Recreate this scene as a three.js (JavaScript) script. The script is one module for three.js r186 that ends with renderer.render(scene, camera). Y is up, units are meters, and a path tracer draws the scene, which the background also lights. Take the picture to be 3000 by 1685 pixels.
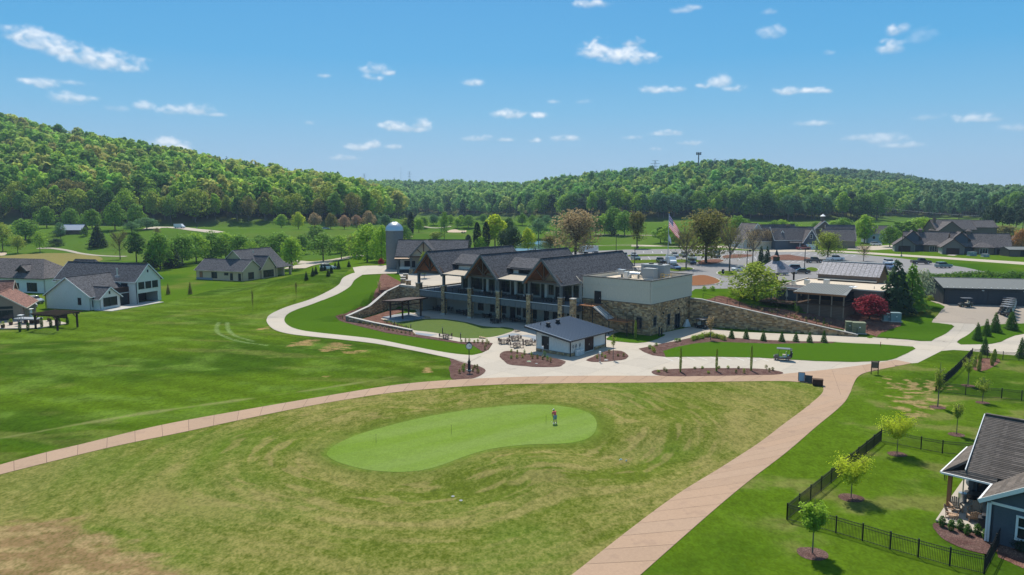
import * as THREE from 'three';
import { mergeGeometries, mergeVertices } from 'three/addons/utils/BufferGeometryUtils.js';
import { MarchingCubes } from 'three/addons/objects/MarchingCubes.js';
import { RoundedBoxGeometry } from 'three/addons/geometries/RoundedBoxGeometry.js';
import { FontLoader } from 'three/addons/loaders/FontLoader.js';
import { TextGeometry } from 'three/addons/geometries/TextGeometry.js';

// ---------- camera, sky, sun, exposure ----------
const W0 = 3000, H0 = 1685, FOC = 2080, HC = 24.5, PITCH = Math.atan(245.5 / FOC);
const scene = new THREE.Scene();
const camera = new THREE.PerspectiveCamera(2 * Math.atan(H0 / 2 / FOC) * 180 / Math.PI, W0 / H0, 0.5, 9000);
camera.position.set(0, HC, 0); camera.rotation.x = -PITCH; scene.add(camera);
const renderer = new THREE.WebGLRenderer({ antialias: true });
renderer.toneMapping = THREE.LinearToneMapping;
renderer.toneMappingExposure = 1.27;
renderer.shadowMap.enabled = true;
const sun = new THREE.DirectionalLight(new THREE.Color().setRGB(1, 0.95, 0.86), 4.6);
sun.target.position.set(0, 0, -60); sun.position.set(-20, 296, -60 - 200); sun.castShadow = true; sun.shadow.radius = 1.2;
sun.shadow.mapSize.set(4096, 4096);
Object.assign(sun.shadow.camera, { left: -260, right: 260, top: 320, bottom: -320, near: 1, far: 1500 });
scene.add(sun, sun.target);
scene.fog = new THREE.FogExp2(new THREE.Color().setRGB(0.50, 0.66, 0.86), 0.00013);

// ---------- random numbers and noise ----------
let seed_ = 12345;
function reseed(s) { seed_ = s >>> 0; }
function rnd() { seed_ = (seed_ + 0x6D2B79F5) >>> 0; let t = seed_; t = Math.imul(t ^ (t >>> 15), t | 1); t ^= t + Math.imul(t ^ (t >>> 7), t | 61); return ((t ^ (t >>> 14)) >>> 0) / 4294967296; }
const rr = (a, b) => a + (b - a) * rnd();
const pick = a => a[Math.floor(rnd() * a.length)];
const PERM = new Float32Array(65536); reseed(99); for (let i = 0; i < 65536; i++) PERM[i] = rnd();
function hash2(i, j) { return PERM[(Math.imul(i, 0x1F123) ^ Math.imul(j, 0x2C1B3) ^ (Math.imul(i + 7 * j, 0x9E37) >> 3)) & 65535]; }
function noise(x, y) { const i = Math.floor(x), j = Math.floor(y); let u = x - i, v = y - j; u = u * u * (3 - 2 * u); v = v * v * (3 - 2 * v);
const a = hash2(i, j), b = hash2(i + 1, j), c = hash2(i, j + 1), d = hash2(i + 1, j + 1); return a + (b - a) * u + (c - a) * v + (a - b - c + d) * u * v; }
function fbm(x, y, n = 4) { let s = 0, a = 0.5, t = 0; for (let k = 0; k < n; k++) { s += a * noise(x, y); t += a; a *= 0.5; x = x * 2.03 + 17.1; y = y * 2.03 - 9.7; } return s / t; }
const clamp = (x, a = 0, b = 1) => x < a ? a : x > b ? b : x;
const sst = (a, b, x) => { const t = clamp((x - a) / (b - a)); return t * t * (3 - 2 * t); };
const lerp = (a, b, t) => a + (b - a) * t;
const mix3 = (a, b, t) => [a[0] + (b[0] - a[0]) * t, a[1] + (b[1] - a[1]) * t, a[2] + (b[2] - a[2]) * t];
const lin2s = v => { v = clamp(v); return v <= 0.0031308 ? v * 12.92 : 1.055 * Math.pow(v, 1 / 2.4) - 0.055; };

// ---------- the sky: air, fair-weather clouds and an added sun glow ----------
const CP = Math.cos(PITCH), SP = Math.sin(PITCH);
function rayDir(px, py) { const a = (px - W0 / 2) / FOC, b = (H0 / 2 - py) / FOC; const v = new THREE.Vector3(a, CP * b - SP, -CP - SP * b); return v.normalize(); }
{
const w = 4096, h = 2048, d = new Float32Array(w * h * 4);
const stops = [[-90, [0.146, 0.200, 0.182]], [-3, [0.255, 0.364, 0.437]], [0, [0.335, 0.475, 0.595]], [3, [0.280, 0.446, 0.602]], [7, [0.165, 0.395, 0.607]], [11, [0.082, 0.329, 0.596]], [16, [0.046, 0.273, 0.560]], [30, [0.100, 0.255, 0.482]], [90, [0.127, 0.209, 0.364]]];  // upper stops, out of view, made paler for a whiter ambient
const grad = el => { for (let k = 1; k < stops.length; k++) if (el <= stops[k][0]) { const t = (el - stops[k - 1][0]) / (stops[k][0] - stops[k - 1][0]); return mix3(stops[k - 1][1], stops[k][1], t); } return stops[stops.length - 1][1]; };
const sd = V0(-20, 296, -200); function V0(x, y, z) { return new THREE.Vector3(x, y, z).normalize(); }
for (let j = 0; j < h; j++) { const el = ((j + 0.5) / h - .5) * Math.PI, c = grad(el * 180 / Math.PI), ce = Math.cos(el), se = Math.sin(el); for (let i = 0; i < w; i++) { const a = (i / w * 360 - 90) * Math.PI / 180, g = se < -.05 ? 0 : Math.exp(-Math.acos(clamp(Math.sin(a) * ce * sd.x + se * sd.y - Math.cos(a) * ce * sd.z, -1, 1)) / .26), o = (j * w + i) * 4; d[o] = c[0] + g * .7; d[o + 1] = c[1] + g * .68; d[o + 2] = c[2] + g * .63; d[o + 3] = 1; } }  // glow added round the unseen sun to whiten the ambient light
const az = v => Math.atan2(v.x, -v.z) * 180 / Math.PI, elv = v => Math.asin(v.y) * 180 / Math.PI;
// clouds: [blobs [px, py, rx, ry]...], opacity
const clouds = [
[[[75, 105, 62, 26], [120, 128, 70, 28], [190, 150, 80, 26], [250, 172, 80, 22], [320, 180, 90, 32], [375, 200, 48, 18]], 1],
[[[115, 244, 46, 15]], .9], [[[195, 241, 50, 7]], .4], [[[208, 288, 62, 18]], .9], [[[340, 318, 34, 10]], .35], [[[415, 311, 30, 14]], .7],
[[[505, 324, 44, 16], [575, 322, 60, 18], [625, 336, 36, 8]], .8], [[[947, 222, 26, 8]], .8], [[[905, 360, 20, 7]], .35], [[[490, 420, 52, 22], [525, 440, 36, 26]], .9],
[[[1100, 205, 48, 18], [1090, 228, 38, 12], [1140, 214, 34, 10]], .95], [[[1385, 243, 36, 13]], .85], [[[1145, 370, 44, 18], [1200, 376, 70, 18], [1232, 365, 34, 20]], .95],
[[[1052, 432, 44, 14], [1088, 424, 30, 14]], .85], [[[1150, 430, 28, 9]], .7], [[[1008, 463, 44, 10]], .75], [[[1490, 336, 60, 16], [1575, 338, 36, 11]], .95],
[[[1405, 406, 58, 12], [1480, 409, 34, 8]], .75], [[[1568, 412, 30, 9]], .7], [[[1662, 406, 58, 13]], .85], [[[1622, 298, 20, 7]], .5], [[[1705, 298, 30, 8]], .35],
[[[1735, 12, 62, 16]], .9], [[[1995, 30, 36, 12], [2030, 22, 30, 10]], .6], [[[1750, 148, 64, 34], [1815, 165, 90, 30], [1870, 170, 70, 24], [1850, 125, 40, 16]], 1],
[[[1920, 264, 52, 13], [1985, 263, 30, 9]], .9], [[[2060, 252, 26, 9], [2110, 240, 44, 22], [2150, 260, 36, 14]], .85], [[[2310, 268, 46, 13], [2365, 266, 46, 10], [2415, 268, 26, 8]], .95],
[[[2258, 98, 40, 22]], .55], [[[2255, 35, 26, 9]], .45], [[[2622, 90, 32, 20]], .9], [[[2608, 138, 36, 24]], .85], [[[2690, 110, 40, 26]], .2],
[[[2385, 362, 66, 9]], .7], [[[2720, 344, 42, 11]], .6], [[[2840, 346, 52, 14], [2890, 350, 50, 9]], .75], [[[2990, 374, 56, 13]], .6], [[[2530, 402, 80, 10], [2590, 408, 60, 20], [2650, 425, 70, 10]], .5],
[[[1965, 388, 50, 9], [1945, 392, 70, 8]], .75], [[[1855, 403, 40, 7]], .6], [[[2020, 419, 42, 9]], .8], [[[1918, 436, 24, 6]], .5], [[[2425, 155, 18, 7]], .4]
].map(([b, o]) => [b.map(([x, y, rx, ry]) => { const v = rayDir(x, y); return [az(v), elv(v), rx / FOC * 57.3, ry / FOC * 57.3]; }), o]);
reseed(5);
for (let k = 0; k < 150; k++) { const a = rr(42, 318), e = Math.pow(rnd(), 1.6) * 50 + 3, s = rr(0.6, 2.6) * (0.5 + e / 30), b = []; for (let q = 0; q < 3; q++) b.push([a + rr(-s, s), e + rr(-.2, .2) * s, s * rr(.6, 1.2) / Math.cos(e * Math.PI / 180), s * rr(.25, .4)]); clouds.push([b, rr(.5, 1)]); }
for (let k = 0; k < 60; k++) { const a = rr(-42, 42), e = rr(18, 60), s = rr(1, 3); const b = []; for (let q = 0; q < 3; q++) b.push([a + rr(-s, s), e + rr(-.2, .2) * s, s * rr(.6, 1.2), s * rr(.25, .4)]); clouds.push([b, rr(.5, 1)]); }
for (const [bl, op] of clouds) {
let a0 = 1e9, a1 = -1e9, e0 = 1e9, e1 = -1e9;
for (const [a, e, ra, re] of bl) { a0 = Math.min(a0, a - ra * 1.6); a1 = Math.max(a1, a + ra * 1.6); e0 = Math.min(e0, e - re * 1.6); e1 = Math.max(e1, e + re * 1.6); }
const j0 = Math.max(0, Math.floor((e0 + 90) / 180 * h)), j1 = Math.min(h - 1, Math.ceil((e1 + 90) / 180 * h));
const i0 = Math.floor((a0 + 90) / 360 * w), i1 = Math.ceil((a1 + 90) / 360 * w);   // azimuth 0 (-z) lies at u = 0.25
for (let j = j0; j <= j1; j++) for (let i = i0; i <= i1; i++) {
const a = i / w * 360 - 90, e = (j + .5) / h * 180 - 90; let s = 0, top = 0;
const wx = fbm(a * .9 + 3, e * 1.4, 3) * 1.6, nx = a * 1.7 + wx, ny = e * 2.9 - wx, wob = (fbm(nx + 31, ny + 7, 6) - .5);
for (const [ca, ce, ra, re] of bl) { const x = (a - ca) / ra, y = (e - ce) / re, yy = y < 0 ? y * 1.25 : y; const q = 1 - (x * x + yy * yy) + wob * (y < 0 ? 1.5 : 2.3); if (q > s) { s = q; top = y; } }
if (s <= 0) continue;
const al = op * sst(0, 1.7, s) * (.82 + .36 * (fbm(nx * 2 + 5, ny * 2, 3) - .5)), lit = .64 + .22 * sst(-.7, .35, top + wob) + .12 * wob;
const o = (j * w + ((i % w) + w) % w) * 4, cc = [lit * .96, lit * .975, lit]; for (let c = 0; c < 3; c++) d[o + c] += (cc[c] - d[o + c]) * clamp(al);
}
}
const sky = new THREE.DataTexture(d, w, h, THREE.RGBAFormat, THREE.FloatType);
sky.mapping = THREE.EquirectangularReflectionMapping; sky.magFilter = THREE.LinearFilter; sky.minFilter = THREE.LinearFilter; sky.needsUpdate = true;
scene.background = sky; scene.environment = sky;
}

// ---------- naming and grouping ----------
const taken = {};
function numbered(n) { const k = taken[n] = (taken[n] ?? -1) + 1; return k ? n + '_' + String(k).padStart(3, '0') : n; }
function tag(o, label, category, group, kind) { if (label) o.userData.label = label; if (category) o.userData.category = category; if (group) o.userData.group = group; if (kind) o.userData.kind = kind; return o; }
function thing(name, label, category, pos = [0, 0, 0], turn = 0, group) { const o = new THREE.Group(); o.name = numbered(name); o.position.set(...pos); o.rotation.y = turn; scene.add(o); return tag(o, label, category, group); }
function part(parent, name, geo, mat, kind) {
if (Array.isArray(geo)) { geo = geo.filter(Boolean); geo = geo.length > 1 ? mergeGeometries(geo.map(flat)) : geo[0]; }
const m = new THREE.Mesh(geo, mat); m.name = parent ? name : numbered(name); m.castShadow = m.receiveShadow = true; (parent || scene).add(m); if (kind) m.userData.kind = kind; return m;
}
function flat(g) { g = g.index ? g.toNonIndexed() : g; for (const k of Object.keys(g.attributes)) if (!['position', 'normal', 'uv', 'color'].includes(k)) g.deleteAttribute(k); if (!g.attributes.uv) g.setAttribute('uv', new THREE.BufferAttribute(new Float32Array(g.attributes.position.count * 2), 2)); return g; }
function struct(name, geo, mat) { const m = part(null, name, geo, mat); m.userData.kind = 'structure'; return m; }
function dup(o, label, pos, turn, group, scale) { const c = o.clone(); c.userData = { ...o.userData }; c.name = numbered(o.name.replace(/_\d{3}$/, '')); if (pos) c.position.set(...pos); if (turn !== undefined) c.rotation.y = turn; if (scale) { if (typeof scale === 'number') c.scale.setScalar(scale); else c.scale.set(...scale); } if (label) c.userData.label = label; if (group) c.userData.group = group; scene.add(c); return c; }

// ---------- small geometry helpers ----------
const V = (x, y, z) => new THREE.Vector3(x, y, z);
function bx(w, h, d, x = 0, y = 0, z = 0, ry = 0) { const g = new THREE.BoxGeometry(w, h, d); if (ry) g.rotateY(ry); g.translate(x, y + h / 2, z); return g; }
function cyl(r0, r1, h, x = 0, y = 0, z = 0, n = 12) { const g = new THREE.CylinderGeometry(r1, r0, h, n); g.translate(x, y + h / 2, z); return g; }
function bar(a, b, w, t = w) { const A = V(...a), B = V(...b), L = A.distanceTo(B); const g = new THREE.BoxGeometry(w, t, L); const m = new THREE.Matrix4().lookAt(B, A, Math.abs(B.clone().sub(A).normalize().y) > .99 ? V(1, 0, 0) : V(0, 1, 0)); g.applyMatrix4(m); g.translate((a[0] + b[0]) / 2, (a[1] + b[1]) / 2, (a[2] + b[2]) / 2); return g; }
function rod(a, b, r0, r1 = r0, n = 6) { const A = V(...a), B = V(...b), L = A.distanceTo(B); const g = new THREE.CylinderGeometry(r1, r0, L, n, 1); g.translate(0, L / 2, 0); g.applyQuaternion(new THREE.Quaternion().setFromUnitVectors(V(0, 1, 0), B.clone().sub(A).normalize())); g.translate(...a); return g; }
function ext(pts, depth, holes = [], bevel = 0) { const s = new THREE.Shape(pts.map(p => new THREE.Vector2(...p))); for (const h of holes) s.holes.push(new THREE.Path(h.map(p => new THREE.Vector2(...p)))); return new THREE.ExtrudeGeometry(s, { depth, bevelEnabled: bevel > 0, bevelSize: bevel, bevelThickness: bevel, bevelSegments: 1, curveSegments: 8 }); }
// slab over a 3D quad/polygon (outline points in order), thickness downwards along -normal; uv in metres along first edge
function slab(P, t) {
const v = P.map(p => V(...p)), n = new THREE.Vector3(); for (let i = 0; i < v.length; i++) { const a = v[i], b = v[(i + 1) % v.length]; n.x += (a.y - b.y) * (a.z + b.z); n.y += (a.z - b.z) * (a.x + b.x); n.z += (a.x - b.x) * (a.y + b.y); } n.normalize();
const e = v[1].clone().sub(v[0]).normalize(), f = n.clone().cross(e); const flatp = v.map(p => new THREE.Vector2(p.clone().sub(v[0]).dot(e), p.clone().sub(v[0]).dot(f)));
const tri = THREE.ShapeUtils.triangulateShape(flatp, []), pos = [], nor = [], uv = [];
const put = (p, nn, u) => { pos.push(p.x, p.y, p.z); nor.push(nn.x, nn.y, nn.z); uv.push(u.x, u.y); };
const low = v.map(p => p.clone().addScaledVector(n, -t)), nn = n.clone().negate();
for (const [a, b, c] of tri) { put(v[a], n, flatp[a]); put(v[b], n, flatp[b]); put(v[c], n, flatp[c]); put(low[a], nn, flatp[a]); put(low[c], nn, flatp[c]); put(low[b], nn, flatp[b]); }
for (let i = 0; i < v.length; i++) { const j = (i + 1) % v.length, s = v[j].clone().sub(v[i]).cross(n).normalize(); const u = [new THREE.Vector2(0, 0), new THREE.Vector2(v[i].distanceTo(v[j]), 0), new THREE.Vector2(v[i].distanceTo(v[j]), t), new THREE.Vector2(0, t)];
put(low[i], s, u[0]); put(low[j], s, u[1]); put(v[j], s, u[2]); put(low[i], s, u[0]); put(v[j], s, u[2]); put(v[i], s, u[3]); }
const g = new THREE.BufferGeometry(); g.setAttribute('position', new THREE.Float32BufferAttribute(pos, 3)); g.setAttribute('normal', new THREE.Float32BufferAttribute(nor, 3)); g.setAttribute('uv', new THREE.Float32BufferAttribute(uv, 2)); return g;
}
function colored(g, fn) { const p = g.attributes.position, c = new Float32Array(p.count * 3); for (let i = 0; i < p.count; i++) { const q = fn(p.getX(i), p.getY(i), p.getZ(i), i); c[i * 3] = q[0]; c[i * 3 + 1] = q[1]; c[i * 3 + 2] = q[2]; } g.setAttribute('color', new THREE.BufferAttribute(c, 3)); return g; }
// world metres as uv on box-like geometry
function boxUV(g) { g = g.index ? g.toNonIndexed() : g; const p = g.attributes.position, n = g.attributes.normal, u = new Float32Array(p.count * 2); for (let i = 0; i < p.count; i++) { const ax = Math.abs(n.getX(i)), ay = Math.abs(n.getY(i)), az = Math.abs(n.getZ(i)); if (ay > ax && ay > az) { u[2 * i] = p.getX(i); u[2 * i + 1] = p.getZ(i); } else if (ax > az) { u[2 * i] = p.getZ(i); u[2 * i + 1] = p.getY(i); } else { u[2 * i] = p.getX(i); u[2 * i + 1] = p.getY(i); } } g.setAttribute('uv', new THREE.BufferAttribute(u, 2)); return g; }

// ---------- textures and materials ----------
function tex(w, h, fn, rep = true) { const d = new Uint8Array(w * h * 4); for (let j = 0; j < h; j++) for (let i = 0; i < w; i++) { const c = fn(i / w, j / h, i, j), o = (j * w + i) * 4; d[o] = lin2s(c[0]) * 255; d[o + 1] = lin2s(c[1]) * 255; d[o + 2] = lin2s(c[2]) * 255; d[o + 3] = 255; }
const t = new THREE.DataTexture(d, w, h); t.colorSpace = THREE.SRGBColorSpace; t.magFilter = THREE.LinearFilter; t.minFilter = THREE.LinearMipmapLinearFilter; t.generateMipmaps = true; if (rep) t.wrapS = t.wrapT = THREE.RepeatWrapping; t.needsUpdate = true; return t; }
function gray(w, h, fn) { const t = tex(w, h, (u, v, i, j) => { const g = fn(u, v, i, j); return [g, g, g]; }); t.colorSpace = THREE.NoColorSpace; return t; }
// tiling value noise
function tnoise(u, v, n, s = 0) { const x = u * n, y = v * n, i = Math.floor(x), j = Math.floor(y); let a = x - i, b = y - j; a = a * a * (3 - 2 * a); b = b * b * (3 - 2 * b); const h = (p, q) => hash2(((p % n) + n) % n + s * 131, ((q % n) + n) % n + s * 57); return lerp(lerp(h(i, j), h(i + 1, j), a), lerp(h(i, j + 1), h(i + 1, j + 1), a), b); }
const M = {};
function mat(name, rgb, rough = 0.85, o = {}) { const m = new THREE.MeshPhysicalMaterial({ roughness: rough, specularIntensity: rough >= .95 ? 0 : rough >= .75 ? .15 : .6, ...o }); m.color.setRGB(...rgb); m.name = name; M[name] = m; return m; }
// scale-only copy of a repeat: textures store one tile of `size` metres
function tiled(t, size) { const c = t.clone(); c.repeat.set(1 / size, 1 / size); c.needsUpdate = true; return c; }
const grainT = tex(256, 256, (u, v) => { const g = .86 + .28 * (.5 * tnoise(u, v, 128) + .3 * tnoise(u, v, 32, 1) + .2 * tnoise(u, v, 8, 2) - .5) + .0; return [g, g, g]; });
const grain1 = tiled(grainT, 2.5), grain4 = tiled(grainT, 6);
// ---------- the lie of the land ----------
// one plan frame shared by the clubhouse, the service building and the old clubhouse
const AX = [0.768, 0.640], CX = -15.1, CZ = -156.3, CLUB = -Math.atan2(0.640, 0.768);
const cw = (lx, lz) => [CX + AX[0] * lx - AX[1] * lz, CZ + AX[1] * lx + AX[0] * lz];
const at = (px, py, h = 0) => { const d = rayDir(px, py), t = (h - HC) / d.y; return [d.x * t, d.z * t]; };
const feats = [];   // {p: polygon or line, h: height or heights, closed}
const poly = (h, p) => feats.push({ p, h, closed: true }), line = (p) => feats.push({ p: p.map(q => [q[0], q[1]]), h: p.map(q => q[2]), closed: false });
poly(0, [[-260, -15], [260, -15], [160, -118], [95, -119], [70, -124.5], [60, -131.6], [37.8, -141], cw(47.5, -20), cw(47.5, -10), cw(30, -9), cw(-7, -9), cw(-9, -1), [-28.2, -165.4], [-31.6, -155], [-34.8, -147.2], [-36, -146], [-46, -146], [-62, -154], [-85, -158], [-260, -165]]);
poly(0, [[-300, -160], [-88, -164], [-82, -200], [-86, -250], [-110, -290], [-330, -290]]);
poly(5, [[-45, -214], [-42, -204], [-31, -198], [-27.5, -178], [-25.5, -170], [-20, -170], cw(-7, -13), cw(20, -13), cw(44, -22), cw(47, -28), [46, -152], [56, -160], [66, -170], [80, -168], [96, -178], [150, -182], [230, -190], [300, -260], [300, -340], [60, -325], [-10, -300], [-30, -250]]);
poly(3, [[88, -150.5], [125, -150.5], [125, -163], [88, -163]]);
line([[40, -144.8, 5], [46.5, -142, 3.7], [53, -139.2, 2.5], [59, -136.6, 1.4], [65, -134, .45]]);
line([[60, -147, 3.2], [66, -141.5, 2.2], [74, -138, 1.8], [82, -140, 2]]);
line([[66, -129, .35], [75, -127, .3], [95, -125, .5], [120, -124, .5]]);
line([[-30, -168, 4.9], [-32.6, -163, 4.0], [-34.9, -155, 1.9], [-38, -148.8, .9]]);
line([at(1050, 803, 5).concat(5), at(992, 838, 3.6).concat(3.6), at(906, 880, 2.0).concat(2.0), at(845, 904, 1.1).concat(1.1), at(800, 924, .45).concat(.45)]);
line([[-300, -300, 0], [-110, -300, 0]]);
line([[-520, -433, 12], [-203, -433, 10], [-120, -440, 9], [-60, -440, 6]]);
line([[-40, -330, 2.5], [-20, -396, 1], [40, -396, 1], [80, -360, 3]]);
line([[-160, -560, 11], [40, -570, 10], [350, -580, 10], [600, -560, 12]]);
line([[100, -420, 6], [300, -420, 6], [450, -420, 8]]);
function segD2(x, z, a, b) { const dx = b[0] - a[0], dz = b[1] - a[1], l = dx * dx + dz * dz; let t = l ? ((x - a[0]) * dx + (z - a[1]) * dz) / l : 0; t = clamp(t); const ex = x - a[0] - t * dx, ez = z - a[1] - t * dz; return [ex * ex + ez * ez, t]; }
function inPoly(x, z, p) { let c = false; for (let i = 0, j = p.length - 1; i < p.length; j = i++) { const a = p[i], b = p[j]; if ((a[1] > z) !== (b[1] > z) && x < (b[0] - a[0]) * (z - a[1]) / (b[1] - a[1]) + a[0]) c = !c; } return c; }
function near(x, z) {
let sw = 0, sh = 0;
for (const f of feats) {
if (f.closed && inPoly(x, z, f.p)) return f.h;
let best = 1e18, hh = 0; const n = f.p.length, m = f.closed ? n : n - 1;
for (let i = 0; i < m; i++) { const j = (i + 1) % n, [d, t] = segD2(x, z, f.p[i], f.p[j]); if (d < best) { best = d; hh = f.closed ? f.h : lerp(f.h[i], f.h[j], t); } }
const w = 1 / (Math.pow(best, 1.35) + 1e-4); sw += w; sh += w * hh;
}
return sh / sw;
}
const tab = (t, u) => { if (u <= t[0][0]) return t[0][1]; for (let i = 1; i < t.length; i++) if (u <= t[i][0]) return lerp(t[i - 1][1], t[i][1], (u - t[i - 1][0]) / (t[i][0] - t[i - 1][0])); return t[t.length - 1][1]; };
// wooded hills: skyline height above the valley by bearing (bearing as a photo column), foot and crest distance
const HILLS = [
{ sky: [[-1200, 330], [-300, 325], [0, 348], [150, 380], [300, 412], [500, 446], [700, 482], [850, 508], [1000, 530], [1090, 562], [1175, 582], [1217, 602], [1250, 640]], foot: [[-1200, 470], [0, 480], [700, 490], [1000, 500], [1250, 560]], crest: [[-1200, 800], [0, 800], [700, 850], [1250, 900]], h0: 11 },
{ sky: [[900, 640], [1000, 590], [1150, 560], [1300, 548], [1480, 545], [1600, 528], [1750, 508], [1900, 497], [2000, 482], [2100, 476], [2200, 478], [2300, 497], [2400, 516], [2500, 543], [2600, 585], [2750, 625], [2900, 660]], foot: [[900, 930], [1250, 880], [1500, 720], [1700, 630], [2000, 600], [2800, 560]], crest: [[900, 1400], [1300, 1350], [1600, 1120], [2600, 980]], h0: 11 },
{ sky: [[2000, 560], [2350, 505], [2450, 497], [2550, 508], [2700, 530], [2850, 550], [3000, 556], [3400, 560], [4200, 540]], foot: [[2000, 1000], [2600, 700], [3000, 560], [4200, 480]], crest: [[2000, 1650], [3000, 1450], [4200, 1200]], h0: 11 },
{ sky: [[400, 560], [800, 540], [950, 533], [1100, 538], [1250, 536], [1350, 533], [1480, 540], [1600, 560]], foot: [[400, 1000], [1600, 1050]], crest: [[400, 1750], [1600, 1750]], h0: 12 }
];
const TREE = 18;
function hills(x, z) {
const Z = -z; if (Z < 300) return -1e9; const u = 1500 + FOC * x / Z, q = clamp(u, -2500, 5500); let best = -1e9;
for (const k of HILLS) {
const zf = tab(k.foot, q), zc = tab(k.crest, q), hc = HC + (597 - tab(k.sky, q)) / FOC * zc - TREE, t = (Z - zf) / (zc - zf); if (t < 0 || hc < k.h0) continue;
const edge = sst(0, 60, u - k.sky[0][0]) * sst(0, 60, k.sky[k.sky.length - 1][0] - u); let h = t < 1 ? lerp(k.h0, hc, Math.pow(t, .8) * (1.15 - .15 * t)) : hc - (Z - zc) * .06;
h = lerp(k.h0, h, edge) + (fbm(x / 90, z / 90, 3) - .5) * 14 * sst(0, .25, t) * sst(1.05, .8, t); best = Math.max(best, h);
}
return best;
}
const MOUND = [[1900, 1345, -.5, 5], [1960, 1265, .7, 5], [1560, 1375, .75, 5.5], [1290, 1425, -.4, 5], [930, 1310, .5, 5], [1080, 1215, .45, 5], [1350, 1395, .5, 4], [2150, 1230, .4, 7], [700, 1400, .4, 8]].map(([x, y, a, r]) => [...at(x, y), a, r]).concat([[-66, -196, 1.3, 13], [-62, -122, .9, 16], [-92, -128, -.5, 14], [-84, -108, .6, 12], [-70, -150, .5, 9]]);
function gexact(x, z) {
let h = near(x, z); const d = -z;
h += (fbm(x / 38 + 9, z / 38, 2) - .5) * 1.6 * sst(0, 40, Math.min(Math.abs(h) < .001 ? 0 : 40, 40)) * sst(260, 330, d);
if (d < 215 && d > 40) for (const [mx, mz, a, r] of MOUND) { const q = ((x - mx) ** 2 + (z - mz) ** 2 * 1.6) / (r * r); if (q < 6) h += a * Math.exp(-q); }
return Math.max(h, hills(x, z));
}
// lattice: 1.25 m where the camera looks closely, coarser outwards
function lines(a, b, s, lo, hi, g = 1.07) { const r = []; for (let v = a; v <= b + 1e-6; v += s) r.push(v); let st = s, v = b; while (v < hi) { st = Math.min(st * g, 28); v += st; r.push(v); } st = s; v = a; while (v > lo) { st = Math.min(st * g, 28); v -= st; r.unshift(v); } return r; }
const GX = lines(-120, 112.5, 1.25, -2300, 2300), GZ = lines(-250, -30, 1.25, -2600, 30);
const NX = GX.length, NZ = GZ.length, GH = new Float32Array(NX * NZ);
for (let j = 0; j < NZ; j++) for (let i = 0; i < NX; i++) GH[j * NX + i] = gexact(GX[i], GZ[j]);
const find = (A, v) => { let a = 0, b = A.length - 2; while (a < b) { const m = (a + b + 1) >> 1; if (A[m] <= v) a = m; else b = m - 1; } return a; };
function gh(x, z) { const i = find(GX, x), j = find(GZ, z), u = clamp((x - GX[i]) / (GX[i + 1] - GX[i])), v = clamp((z - GZ[j]) / (GZ[j + 1] - GZ[j])), o = j * NX + i; const a = GH[o], b = GH[o + 1], c = GH[o + NX], d = GH[o + NX + 1]; return u + v < 1 ? a + (b - a) * u + (c - a) * v : d + (c - d) * (1 - u) + (b - d) * (1 - v); }
// where the line of sight through a photo pixel first meets the land
function gr(px, py) { const d = rayDir(px, py); let t = 20, pt = 20; for (let k = 0; k < 1400; k++) { const y = HC + d.y * t; if (y < gh(d.x * t, d.z * t)) { let a = pt, b = t; for (let q = 0; q < 22; q++) { const m = (a + b) / 2; if (HC + d.y * m < gh(d.x * m, d.z * m)) b = m; else a = m; } return [d.x * b, d.z * b]; } pt = t; t += .35 + t * .004; } return [d.x * 1500, d.z * 1500]; }
const grp = a => a.map(p => gr(p[0], p[1]));
const crop = (ox, oy, s, a) => a.map(p => [ox + p[0] / s, oy + p[1] / s]);
const on = (x, z, dy = 0) => [x, gh(x, z) + dy, z];
const pon = (px, py, dy = 0) => { const [x, z] = gr(px, py); return on(x, z, dy); };
// rounded outline
function smooth(p, n = 5, closed = true) { const c = new THREE.CatmullRomCurve3(p.map(q => V(q[0], 0, q[1])), closed, 'centripetal'); return c.getPoints(p.length * n).slice(0, closed ? -1 : undefined).map(v => [v.x, v.z]); }
function rough(p, amp, step = .5) { const r = []; for (let i = 0; i < p.length; i++) { const a = p[i], b = p[(i + 1) % p.length], L = Math.hypot(b[0] - a[0], b[1] - a[1]), n = Math.max(1, Math.min(60, Math.round(L / step))); for (let k = 0; k < n; k++) { const t = k / n, x = lerp(a[0], b[0], t), z = lerp(a[1], b[1], t); r.push([x + (fbm(x * 1.7, z * 1.7, 2) - .5) * amp * 2, z + (fbm(x * 1.7 + 50, z * 1.7, 2) - .5) * amp * 2]); } } return r; }
function clipAxis(p, ax, v, keepGreater) { const r = [], s = keepGreater ? 1 : -1; for (let i = 0; i < p.length; i++) { const a = p[i], b = p[(i + 1) % p.length], da = s * (a[ax] - v), db = s * (b[ax] - v); if (da >= 0) r.push(a); if ((da > 0 && db < 0) || (da < 0 && db > 0)) { const t = da / (da - db); r.push([a[0] + (b[0] - a[0]) * t, a[1] + (b[1] - a[1]) * t]); } } return r; }
const area = p => { let s = 0; for (let i = 0, j = p.length - 1; i < p.length; j = i++) s += p[j][0] * p[i][1] - p[i][0] * p[j][1]; return s / 2; };
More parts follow.
